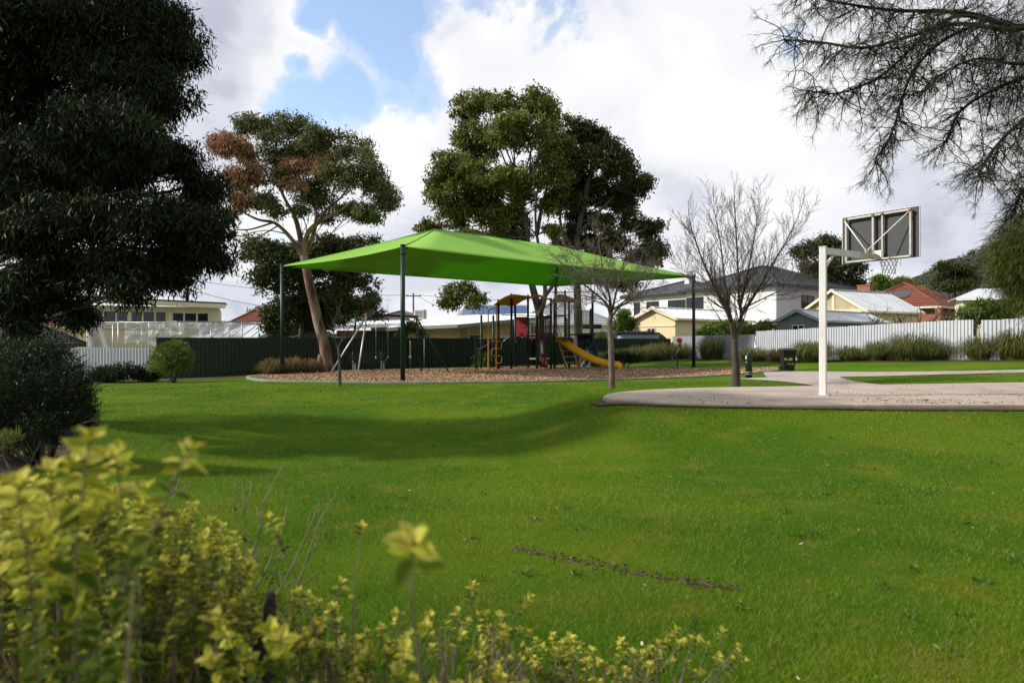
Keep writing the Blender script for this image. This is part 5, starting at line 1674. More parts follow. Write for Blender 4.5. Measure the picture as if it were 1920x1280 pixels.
def swing():
    r = thing('swing', 'A frame swing with orange joints and one belt seat under the sail', 'swing', (-5.4, 31.0, 0.0))
    AL, AR = Vector((-6.42, 30.2, 2.68)), Vector((-4.55, 32.4, 2.68))
    MB().tube([AL, AR], 0.045, 10).build('top_bar', M['black_steel'], r)
    for top, foots, mt in ((AL, ((-7.95, 29.5), (-6.52, 28.7)), 'galv'), (AR, ((-4.45, 33.6), (-2.95, 32.4)), 'black_steel')):  # lit legs pale, the others dark: light put into the choice of steel
        for (x, y) in foots:
            MB().tube([top + Vector((0, 0, -0.03)), (x, y, G(x, y) - 0.05)], 0.036, 10).build('leg', M[mt], r)
    for t in (AL, AR):
        MB().tube([t - (AR - AL).normalized() * 0.1, t + (AR - AL).normalized() * 0.1], 0.06, 10).box(t - Vector((0, 0, 0.05)), (0.12, 0.12, 0.08), rz=0.6).build('joint', M['joint'], r)
    dr = (AR - AL).normalized()
    c1, c2 = AL + dr * 0.50, AL + dr * 1.18
    c1.z = c2.z = 2.63
    zl = 0.78
    for c in (c1, c2):
        ch = MB()
        ch.tube([c, (c.x, c.y, zl)], 0.007, 5)
        ch.tube([(c.x, c.y, zl + 0.05), (c.x, c.y, zl - 0.06)], 0.022, 8)
        ch.build('chain', M['galv'], r)
    st = MB()
    vs, fs = [], []
    sd = Vector((-dr.y, dr.x, 0))
    for i in range(13):
        u = i / 12; p = c1.lerp(c2, u); z = zl - 0.20 * math.sin(math.pi * u) ** 0.8
        for k in (-1, 1):
            vs += [Vector((p.x, p.y, z)) + sd * 0.07 * k, Vector((p.x, p.y, z - 0.02)) + sd * 0.07 * k]
    for i in range(12):
        a = i * 4; fs += [(a, a + 2, a + 6, a + 4), (a + 1, a + 5, a + 7, a + 3), (a, a + 4, a + 5, a + 1), (a + 2, a + 3, a + 7, a + 6)]
    st.add(vs, fs, True).build('seat', M['rubber'], r)


def bench():
    b = Vector((-7.15, 34.0, 0.0))
    r = thing('park_bench', 'dark green slatted park bench against the green fence', 'bench', b, 0.46)
    for k in range(3): MB().box((0, -0.18 + k * 0.13, 0.46), (1.8, 0.11, 0.035)).build('slat', M['bench'], r)
    for k in range(3): MB().box((0, 0.20 + 0.02 * k, 0.60 + k * 0.13), (1.8, 0.03, 0.11)).build('slat', M['bench'], r)
    for x in (-0.72, 0.72):
        MB().bar((x, -0.2, 0.44), (x, 0.2, 0.44), 0.05, 0.04).bar((x, -0.16, 0.43), (x, -0.22, 0), 0.05, 0.05).bar((x, 0.17, 0.43), (x, 0.24, 0), 0.05, 0.05).bar((x, 0.22, 0.42), (x, 0.28, 0.95), 0.05, 0.04).build('leg', M['galv'], r)


def spinner():
    b = on_ground(1270, 35.7)
    r = thing('spinner', 'standing playground spinner with red ball on a bent dark pole', 'spinner', b)
    MB().lathe(b, [(0.0, -0.02), (0.36, 0.0), (0.36, 0.07), (0.30, 0.11), (0.0, 0.12)], 24).build('base_disc', M['black_steel'], r)
    pts = catmull([b + Vector((0.0, 0, 0.05)), b + Vector((0, 0, 0.45)), b + Vector((-0.16, 0, 0.75)), b + Vector((-0.05, 0, 0.98)), b + Vector((0.12, 0, 1.20)), b + Vector((0.12, 0, 1.42))], 5)
    MB().tube(pts, [0.034] * len(pts), 10).build('pole', M['black_steel'], r)
    MB().tube([b + Vector((-0.12, 0, 0.72)), b + Vector((0.11, 0, 1.16))], 0.03, 8).build('grip', M['galv'], r)
    MB().lathe(b + Vector((0.12, 0, 1.40)), [(0.0, -0.02), (0.09, 0.0), (0.15, 0.07), (0.155, 0.13), (0.11, 0.21), (0.0, 0.25)], 18).build('ball', M['bright_red'], r)


def bollard():
    b = on_ground(1404, 26.6)
    r = thing('bollard', 'thick dark green cylinder bollard beside the path', 'bollard', b)
    MB().lathe(b, [(0.0, -0.1), (0.128, -0.1), (0.128, 0.86), (0.122, 0.90), (0.118, 0.91)], 24).build('body', M['green_steel'], r)
    MB().lathe(b, [(0.119, 0.908), (0.125, 0.93), (0.115, 0.972), (0.0, 0.985)], 24).build('cap', M['black_steel'], r)
    for z in (0.14, 0.22):
        MB().lathe(b, [(0.129, z), (0.133, z + 0.006), (0.133, z + 0.018), (0.129, z + 0.024)], 24).build('band', M['galv'], r)
    MB().box(b + Vector((-0.122, -0.045, 0.80)), (0.016, 0.05, 0.13), rz=0.35).build('label_plate', M['white_plastic'], r)
    MB().box(b + Vector((-0.115, -0.06, 0.62)), (0.014, 0.03, 0.035), rz=0.5).build('label_plate', M['white_plastic'], r)


def bin_():
    b = on_ground(1477, 30.2)
    r = thing('wheelie_bin', 'dark green wheelie bin with yellow painted marks near the path', 'bin', b, -0.10)
    z0 = 0.03
    bot = [(-0.22, -0.24), (0.22, -0.24), (0.22, 0.22), (-0.22, 0.22)]
    top = [(-0.285, -0.33), (0.285, -0.33), (0.285, 0.30), (-0.285, 0.30)]
    vs = [(x, y, z0) for x, y in bot] + [(x, y, 0.88) for x, y in top]
    MB().add(vs, [(3, 2, 1, 0), (4, 5, 6, 7), (0, 1, 5, 4), (1, 2, 6, 5), (2, 3, 7, 6), (3, 0, 4, 7)]).build('body', M['bin'], r, bevel=0.02)
    MB().box((0, -0.01, 0.885), (0.62, 0.70, 0.05)).build('rim', M['bin'], r, bevel=0.01)
    lid = [(-0.31, -0.37, 0.905), (0.31, -0.37, 0.905), (0.31, 0.34, 0.915), (-0.31, 0.34, 0.915), (-0.25, -0.27, 0.985), (0.25, -0.27, 0.985), (0.25, 0.26, 1.00), (-0.25, 0.26, 1.00)]
    l = MB().add(lid, [(3, 2, 1, 0), (4, 5, 6, 7), (0, 1, 5, 4), (1, 2, 6, 5), (2, 3, 7, 6), (3, 0, 4, 7)]).build('lid', M['bin_lid'], r, bevel=0.015)
    MB().tube([(-0.24, 0.38, 0.94), (0.24, 0.38, 0.94)], 0.018, 8).build('handle', M['bin_lid'], r)
    for s in (-1, 1):
        w = MB().tube([(s * 0.25, 0.22, 0.10), (s * 0.31, 0.22, 0.10)], 0.10, 16).build('wheel', M['rubber'], r)
        MB().tube([(s * 0.312, 0.22, 0.10), (s * 0.318, 0.22, 0.10)], 0.05, 12).build('hub', M['black_steel'], w)

    def mark(poly):                               # flat paint on the front, which leans out towards the top
        vs = [(x, -0.24 - 0.1059 * (z - z0) - 0.004, z) for x, z in poly]
        vs2 = [(x, y + 0.003, z) for x, y, z in vs]
        n = len(vs)
        MB().add(vs + vs2, [tuple(range(n)), tuple(range(2 * n - 1, n - 1, -1))] + [(i, n + i, n + (i + 1) % n, (i + 1) % n) for i in range(n)]).build('painted_mark', M['sticker'], r)
    mark([(-0.235, 0.47), (-0.10, 0.46), (-0.09, 0.49), (-0.12, 0.56), (-0.14, 0.53), (-0.17, 0.575), (-0.23, 0.56)])
    mark([(-0.05, 0.47), (0.02, 0.44), (0.09, 0.47), (0.125, 0.51), (0.10, 0.565), (0.03, 0.58), (-0.035, 0.55)])
    mark([(-0.08, 0.285), (-0.02, 0.275), (0.04, 0.30), (0.03, 0.33), (-0.03, 0.315), (-0.085, 0.345)])
    mark([(0.06, 0.31), (0.10, 0.26), (0.135, 0.24), (0.15, 0.29), (0.185, 0.33), (0.15, 0.34), (0.11, 0.315)])


swing(); bench(); spinner(); bollard(); bin_()
so = thing('fence_stake', 'pale stake with a tap before the green fence near the swing', 'stake', (-5.7, 38.2, 0))
MB().tube([(-5.7, 38.2, -0.2), (-5.7, 38.2, 1.55)], 0.035, 8).build('stake', M['galv'], so)
MB().tube([(-5.7, 38.14, 0.55), (-5.7, 38.14, 0.72)], 0.07, 8).build('tap', M['fascia_white'], so)
so = thing('fence_stake', 'plain pale stake before the green fence right of the tap', 'stake', (-5.0, 38.8, 0))
MB().tube([(-5.0, 38.8, -0.2), (-5.0, 38.8, 1.65)], 0.04, 8).build('stake', M['galv'], so)

# ------------------------------------------------------------------ play tower

def play_tower():
    r = thing('play_tower', 'climbing tower with yellow wave roofs, yellow slide and dark posts', 'play structure', (0.5, 37.0, 0.0))

    def W(px, py, d): return at(px, py, d)

    def post(px, base_d, top_py, rad=0.062, mat='green_steel', top_d=None):
        b = W(px, 640, base_d); b.z = G(b.x, b.y) - 0.1
        t = W(px, top_py, base_d)
        MB().tube([b, (b.x, b.y, t.z)], rad, 10).tube([(b.x, b.y, t.z), (b.x, b.y, t.z + 0.05)], rad * 0.8, 10).build('post', M[mat], r)
    for px, d, ty in ((893, 35.6, 629), (902.5, 36.8, 592), (925, 37.6, 592), (934.5, 35.8, 563), (959, 36.0, 552), (966, 38.0, 572), (990, 37.6, 554), (1007, 36.4, 595), (1033, 35.8, 560), (1039.5, 36.4, 564), (1059.5, 38.8, 546),
                      (1067, 37.8, 558)):
        post(px, d, ty)
    post(1111, 39.5, 546, 0.07); post(1108, 39.9, 580, 0.075, 'tan_post'); post(1090, 39.9, 582, 0.06, 'tan_post')
    # decks
    for x0, x1, py, d0, d1 in ((966, 990, 634, 36.2, 38.0), (1008, 1034, 634, 36.2, 37.6), (1036, 1068, 634, 36.4, 38.6), (1068, 1110, 627, 38.4, 40.0)):
        a, b = W(x0, py, d0), W(x1, py, d1)
        MB().box(((a.x + b.x) / 2, (d0 + d1) / 2, a.z), (abs(b.x - a.x), d1 - d0, 0.08)).build('deck', M['black_steel'], r)

    # wave roofs
    def roof(front, back, n=6, th=0.06):
        f = catmull(front, n); b = catmull(back, n)
        vs, fs = [], []
        m = len(f)
        for i in range(m):
            nb = 10
            for k in range(nb + 1):
                p = f[i].lerp(b[i], k / nb); vs.append(p + Vector((0, 0, 0.018 * (k % 2))))
        nb = 11
        for i in range(m - 1):
            for k in range(nb - 1):
                a = i * nb + k; fs.append((a, a + 1, a + nb + 1, a + nb))
        o = MB().add(vs, fs, True).build('roof_sheet', M['yellow_roof'], r)
        s = o.modifiers.new('thickness', 'SOLIDIFY'); s.thickness = th
    roof([W(927, 573, 35.3), W(942, 561, 35.3), W(960, 554, 35.4), W(980, 555.5, 35.8), W(1000, 558, 36.2)], [W(930, 573, 38.2), W(944, 572.5, 38.2), W(964, 573, 38.2), W(984, 562, 38.4), W(1002, 559.5, 38.6)])
    roof([W(1000, 553, 36.0), W(1012, 555, 36.0), W(1024, 560, 36.1), W(1038, 567, 36.2)], [W(1004, 557, 38.2), W(1016, 557.5, 38.2), W(1028, 561, 38.3), W(1040, 567, 38.3)])
    roof([W(1037, 567, 36.6), W(1042, 556, 36.6), W(1052, 553.5, 36.7), W(1064, 557, 37.0), W(1082, 566, 37.4)], [W(1040, 568, 38.8), W(1046, 566, 38.8), W(1056, 567, 38.8), W(1066, 567.5, 39.0), W(1080, 568, 39.2)])
    # rails linking the towers
    for a, b in (((902, 634, 36.8), (925, 634, 37.6)), ((940, 590, 36.0), (1007, 592, 36.4)), ((1007, 594, 36.4), (1034, 591, 35.8)), ((1033, 548, 35.8), (1111, 547, 39.5)), ((1043, 580, 36.4), (1058, 566, 38.8)), ((1040, 591, 36.4), (1067, 591, 37.8))):
        MB().tube([W(*a), W(*b)], 0.024, 8).build('rail', M['black_steel'], r)
    MB().tube([W(893, 634, 35.6), W(921, 634.5, 36.0)], 0.026, 8).build('rail', M['yellow_steel'], r)
    # yellow twin pole climber with serpentine step
    MB().tube(catmull([W(915.5, 697, 35.0), W(915.5, 640, 35.0), W(915.5, 590, 35.0), W(917, 582, 35.0), W(922, 578.5, 35.1), W(930, 578, 35.2)], 5), 0.032, 10).build('climbing_pole', M['yellow_steel'], r)
    MB().tube([W(930.5, 697, 35.0), W(930.5, 568, 35.0)], 0.032, 10).build('climbing_pole', M['yellow_steel'], r)
    sp = [(930.5, 625.5), (923, 625.5), (922, 628), (922, 637), (923.5, 639.6), (938, 639.6), (940.5, 642), (940.5, 651), (938, 653.4), (924, 653.4), (922, 656), (922, 664), (924, 666.8), (938, 666.8), (940.5, 669), (940.5, 678), (938, 680.6), (931, 680.6)]
    MB().tube([W(x, y, 35.15 if x > 930 else 34.95) for x, y in sp], 0.017, 8).build('serpentine_step', M['yellow_steel'], r)
    # curved link of chain and rails at the left end
    MB().tube(catmull([W(896, 655, 35.8), W(906, 650, 36.2), W(916, 644, 36.6), W(926, 635, 37.2)], 4), 0.022, 8).build('rail', M['galv'], r)
    for (cx, cy, rr, d) in ((912, 651, 0.28, 36.4), (926, 645, 0.24, 36.9), (914, 640, 0.2, 36.6)):
        c = W(cx, cy, d)
        MB().tube([c + Vector((rr * math.cos(t * 0.5236), 0.1 * math.sin(t), rr * math.sin(t * 0.5236))) for t in range(13)], 0.018, 6, cap=False).build('climbing_ring', M['rubber'], r)
    MB().tube([W(944, 640, 36.2), W(957, 629, 36.8)], 0.03, 8).build('rail', M['galv'], r)
    # arched bridge
    arch = catmull([W(962, 646, 37.2), W(968, 640, 37.1), W(980, 632, 36.9), W(995, 629.5, 36.7), W(1007, 630, 36.5)], 5)
    mb = MB()
    for i, p in enumerate(arch): mb.box(p + Vector((0, 0.3, 0)), (0.10, 0.9, 0.07))
    o = mb.build('bridge_tread', M['rubber'], r); o['kind'] = 'stuff'
    for off in (-0.15, 0.75): MB().tube([p + Vector((0, off, 0)) for p in arch], 0.035, 8).build('bridge_rail', M['black_steel'], r)

    def panel(x0, x1, y0, y1, d0, d1, mat, name, th=0.04):
        a, b = W(x0, y0, d0), W(x1, y1, d1)
        z0, z1 = min(a.z, b.z), max(a.z, b.z)
        dv = Vector((b.x - a.x, b.y - a.y, 0)); ang = math.atan2(dv.y, dv.x)
        return MB().box(((a.x + b.x) / 2, (a.y + b.y) / 2, (z0 + z1) / 2), (dv.length, th, z1 - z0), rz=ang).build(name, M[mat], r, bevel=0.01)
    panel(968, 988, 594, 631, 37.9, 37.7, 'red', 'barrier_panel')
    MB().tube([W(968, 606, 37.7), W(988, 606, 37.6)], 0.012, 6).build('panel_seam', M['maroon'], r)
    # maroon barrier of upright slats
    panel(1010, 1031, 592, 598, 36.2, 36.0, 'maroon', 'barrier_rail'); panel(1010, 1031, 634, 638, 36.2, 36.0, 'maroon', 'barrier_rail')
    for k in range(8):
        x = 1011.5 + k * 2.6; panel(x, x + 1.7, 598.5, 633.5, 36.15, 36.12, 'maroon', 'barrier_slat', 0.03)
    panel(1011, 1022, 663, 689, 36.6, 36.5, 'maroon', 'lower_panel'); panel(1022, 1027, 645, 689, 36.9, 36.8, 'maroon', 'lower_panel')
    MB().tube([W(1014.5, 638, 36.7), W(1016.5, 664, 36.6)], 0.065, 12).build('chute', M['white_plastic'], r)
    # play panel with white arches and red flower
    panel(995, 1006, 625.5, 628.5, 36.9, 36.8, 'white_plastic', 'toy_panel')
    for x in (995.2, 1000.8):
        panel(x, x + 1.3, 610, 625.5, 36.9, 36.88, 'white_plastic', 'toy_panel'); panel(x + 1.4, x + 4.6, 611, 625, 36.95, 36.93, 'red', 'toy_window')
    c = W(998, 635.5, 36.6)
    MB().lathe(c - Vector((0, 0, 0.1)), [(0.0, 0), (0.1, 0.03), (0.13, 0.1), (0.1, 0.17), (0, 0.2)], 14).build('flower_knob', M['bright_red'], r)
    MB().slab([c + Vector((0.13, 0.05, -0.04)), c + Vector((0.2, 0.05, -0.1)), c + Vector((0.3, 0.05, 0.0)), c + Vector((0.2, 0.05, 0.06))], 0.02).build('leaf_knob', M['leaf_bright'], r)
    a = W(991.5, 672, 37.0); b = W(1006, 672, 36.4)
    MB().box(((a.x + b.x) / 2, 36.6, a.z), (b.x - a.x - 0.1, 0.45, 0.07)).build('step', M['white_plastic'], r)
    MB().box((W(1028, 672, 36.6).x, 36.6, a.z + 0.02), (0.25, 0.4, 0.05)).build('step', M['galv'], r)
    # slide entry hoop and side sheets
    hoop = catmull([W(1041.5, 636, 36.9), W(1041, 605, 36.9), W(1042.5, 596, 36.9), W(1047, 593, 37.0), W(1057, 593, 37.3), W(1062, 596, 37.5), W(1063, 605, 37.5), W(1063, 634, 37.5)], 5)
    MB().tube(hoop, 0.035, 10).build('entry_hoop', M['tan_post'], r)
    panel(1040.5, 1043, 597, 637, 36.86, 36.9, 'tan_post', 'entry_panel'); panel(1061, 1064.5, 597, 632, 37.5, 37.5, 'tan_post', 'entry_panel')
    MB().tube([W(1043, 606, 36.85), W(1052, 628, 36.6)], 0.025, 8).build('handrail', M['tan_post'], r)
    MB().tube([W(1068, 622, 37.3), W(1075, 642, 36.9)], 0.025, 8).build('handrail', M['tan_post'], r)
    # the slide
    ctr = catmull([W(1050, 631.5, 37.6), W(1060, 636, 37.5), W(1076, 649, 37.3), W(1100, 664.5, 37.0), W(1122, 675, 36.7), W(1144, 682, 36.4), W(1160, 684.5, 36.2), W(1167, 686, 36.1)], 5)
    prof = [(-0.30, 0.20), (-0.275, 0.22), (-0.25, 0.20), (-0.22, 0.02), (0, 0.0), (0.22, 0.02), (0.25, 0.20), (0.275, 0.22), (0.30, 0.20), (0.30, 0.08), (0.24, -0.05), (0, -0.06), (-0.24, -0.05), (-0.30, 0.08)]
    vs, fs = [], []
    m = len(prof)
    ctr = [p + Vector((-0.14, 0, -0.19 * (1 - 0.7 * i / len(ctr)))) for i, p in enumerate(ctr)]
    wd = Vector((0.58, 0.81, 0))
    for i, p in enumerate(ctr):
        t = i / (len(ctr) - 1)
        lip = 1.0 - 0.55 * sstep(0.86, 1.0, t)
        for (u, v) in prof:
            vs.append(p + wd * (u * 0.95) + Vector((0, 0, v * (1.25 if v > 0.1 else 1) * lip)))
    for i in range(len(ctr) - 1):
        for k in range(m):
            k2 = (k + 1) % m; fs.append((i * m + k, i * m + k2, (i + 1) * m + k2, (i + 1) * m + k))
    fs += [tuple(range(m)), tuple(range((len(ctr) - 1) * m + m - 1, (len(ctr) - 1) * m - 1, -1))]
    MB().add(vs, fs, True).build('slide', M['yellow'], r)
    for px, y0, d in ((1086.5, 664, 37.1), (1096, 668, 37.4)):
        a = W(px, y0, d); MB().tube([a, (a.x, a.y, -0.05)], 0.035, 8).build('slide_leg', M['yellow_steel' if px < 1090 else 'galv'], r)
    # ladder beside the slide
    for x0, x1, d in ((1047, 1063, 37.7), (1070, 1084, 37.9)):
        MB().tube(catmull([W(x0, 641, d), W(x0 + (x1 - x0) * 0.45, 662, d - 0.1), W(x1, 689, d - 0.3)], 5), 0.034, 8).build('ladder_rail', M['yellow_steel'], r)
    for k in range(4):
        t = 0.12 + k * 0.24
        a = W(1047 + 16 * t, 641 + 46 * t, 37.6); b = W(1070 + 14 * t, 641 + 46 * t, 37.8)
        MB().box((a + b) / 2, ((b - a).length, 0.16, 0.035), rz=math.atan2(b.y - a.y, b.x - a.x)).build('ladder_step', M['galv'], r)
    # dark climbing wall, wider at its foot
    q = [W(1086, 690, 39.0), W(1127, 690, 38.4), W(1111, 624, 39.6), W(1087, 624, 39.6)]
    mb = MB()
    n = 9
    vs, fs = [], []
    for j in range(n + 1):
        for i in range(n + 1):
            p = q[0].lerp(q[1], i / n).lerp(q[3].lerp(q[2], i / n), j / n)
            vs.append(p + Vector((0, -0.06 * mnoise.noise((i * 0.8, j * 0.9, 3)), 0)))
    for j in range(n):
        for i in range(n):
            a = j * (n + 1) + i; fs.append((a, a + 1, a + n + 2, a + n + 1))
    mb.add(vs, fs)
    o = mb.build('climbing_wall', M['teal'], r); s = o.modifiers.new('thickness', 'SOLIDIFY'); s.thickness = 0.08; s.offset = -1
    panel(1083, 1097, 625, 688, 39.2, 39.9, 'black_steel', 'side_panel')
    for i, (x, y) in enumerate(((1100, 640), (1106, 652), (1097, 655), (1112, 665), (1101, 670), (1092, 675))):
        MB().lathe(W(x, y, 38.9), [(0.0, -0.06), (0.07, -0.02), (0.06, 0.04), (0, 0.06)], 8).build('hand_hold', M['teal'], r)
    # far barrier of grey bars
    for k in range(7):
        x = 1092 + k * 2.6; MB().tube([W(x, 583, 39.9), W(x, 613, 39.9)], 0.020, 6).build('barrier_bar', M['galv'], r)
    for y in (583, 612): MB().tube([W(1090, y, 39.9), W(1109, y, 39.9)], 0.022, 6).build('barrier_rail', M['galv'], r)
    panel(1093, 1128, 608, 616, 40.3, 40.3, 'fascia_brown', 'canopy_edge')


play_tower()

# ------------------------------------------------------------------ bare trees

def bare_tree(lab, px, d, mat, trunk_pts, tr, forks, seed, kids, lens, rbase, up=0.05, spread=(24, 48), maxl=4, wob=0.11):
    rs = random.Random(seed)
    b = on_ground(px, d)
    r = thing('bare_tree', lab, 'tree', b)
    g = lambda p, dd=0.0: at(p[0], p[1], d + dd)
    mb = MB()
    tk = catmull([b + Vector((0, 0, -0.15))] + [g(p) for p in trunk_pts], 5)
    n = len(tk)
    mb.tube(tk, [tr * (1.25 - 0.25 * min(1, i / 3)) * (1 - 0.28 * i / (n - 1)) for i in range(n)], 12)
    mb.build('trunk', M[mat], r)
    mb = MB()
    for f in forks:
        pts, rr, dd = f
        c = catmull([g(p, dd * i / max(1, len(pts) - 1)) for i, p in enumerate(pts)], 4)
        m = len(c)
        rad = [rr * 0.82 * (1 - 0.75 * i / (m - 1)) for i in range(m)]
        mb.tube(c, rad, 8)
        for i in range(2, m):
            if rs.random() < 0.92:
                base = (c[i] - c[i - 1]).normalized()
                for q in range(2 if i > m * 0.35 else 1):
                    side = base.cross(Vector((rs.uniform(-1, 1), rs.uniform(-1, 1), rs.uniform(-1, 1)))).normalized()
                    an = math.radians(rs.uniform(*spread))
                    nd = base * math.cos(an) + side * math.sin(an)
                    bare_branch(mb, c[i], nd, lens * rs.uniform(0.55, 1.05) * (1.1 - 0.45 * i / m), max(rbase * 0.5, rad[i] * rs.uniform(0.28, 0.42)), 1, maxl, rs, up, spread, kids, wob)
        bare_branch(mb, c[-1], (c[-1] - c[-3]), lens * 0.8, rad[-1] * 0.9, 1, maxl, rs, up, spread, kids, wob)
    o = mb.build('branches', M[mat], r)
    return r


bare_tree('larger bare tree with upswept branches between sail post and basketball goal', 1380, 22.0, 'bark_brown',
          [(1380, 690), (1378, 660), (1377, 636)], 0.135,
          [([(1377, 640), (1372, 612), (1368, 588), (1352, 560), (1336, 530), (1318, 490), (1300, 440)], 0.095, -0.5), ([(1377, 640), (1384, 615), (1390, 590), (1386, 560), (1384, 520), (1382, 470), (1378, 400)], 0.095, 0.3),
           ([(1390, 592), (1404, 570), (1420, 545), (1445, 500), (1470, 460), (1490, 420)], 0.07, 0.5), ([(1369, 590), (1362, 550), (1356, 500), (1350, 450), (1340, 400)], 0.06, 0.9), ([(1388, 575), (1398, 530), (1410, 470), (1420, 410)], 0.055, -0.9),
           ([(1354, 562), (1330, 545), (1305, 530), (1280, 505)], 0.035, 1.0), ([(1400, 575), (1430, 560), (1460, 545), (1490, 520)], 0.035, -1.0)],
          5, (7, 6, 4), 1.35, 0.013, 0.10, (22, 48), 3, 0.10)
bare_tree('smaller bare tree with tangled twigs in front of the yellow slide', 1148, 19.9, 'bark_grey',
          [(1147, 690), (1145, 640), (1143, 605), (1146, 592)], 0.098,
          [([(1145, 594), (1140, 575), (1128, 560), (1110, 545), (1085, 525), (1060, 500)], 0.055, -0.4), ([(1146, 592), (1144, 560), (1136, 530), (1128, 490), (1122, 450)], 0.055, 0.4), ([(1148, 592), (1162, 575), (1180, 565), (1205, 545), (1225, 520)], 0.05, 0.6),
           ([(1147, 585), (1155, 550), (1165, 510), (1175, 470)], 0.05, -0.6), ([(1143, 578), (1120, 565), (1095, 560), (1070, 565)], 0.03, 0.9), ([(1150, 580), (1175, 560), (1190, 530), (1205, 500)], 0.035, -0.9), ([(1136, 560), (1115, 530), (1090, 490), (1065, 470)], 0.03, 0.9)],
          8, (5, 5, 4), 1.0, 0.011, 0.03, (28, 62), 3, 0.17)
bare_tree('slim dark bare sapling at the edge of the bark bed', 637, 23.0, 'bark_dark',
          [(637, 690), (636, 665), (634, 650)], 0.055,
          [([(634, 652), (642, 635), (655, 615), (670, 600)], 0.03, 0.2), ([(634, 655), (628, 635), (626, 610), (632, 585)], 0.03, -0.2), ([(640, 640), (662, 622), (685, 600)], 0.02, -0.5)],
          12, (3, 3), 0.55, 0.006, 0.03, (25, 55), 2, 0.16)

# ------------------------------------------------------------------ she oak boughs, top right

def strands(name, P, ax, L, W, mat, parent, tint, bend=0.35):
    """long thin needles: two joined slivers each, drooping towards the tip"""
    n = len(P)
    side = unit(np.cross(ax, RNG.normal(size=(n, 3))))
    Lc, Wc = L[:, None], W[:, None]
    mid = P + ax * Lc * 0.5
    tip = mid + unit(ax + np.array([0, 0, -bend])) * Lc * 0.5
    co = np.stack([P - side * Wc / 2, P + side * Wc / 2, mid + side * Wc / 2, mid - side * Wc / 2, tip], 1).reshape(-1, 3)
    i = np.arange(n)[:, None] * 5
    f = np.concatenate([np.concatenate([i, i + 1, i + 2], 1), np.concatenate([i, i + 2, i + 3], 1), np.concatenate([i + 3, i + 2, i + 4], 1)], 0)
    return mesh_np(name, co, f, mat, parent, np.repeat(tint, 5))


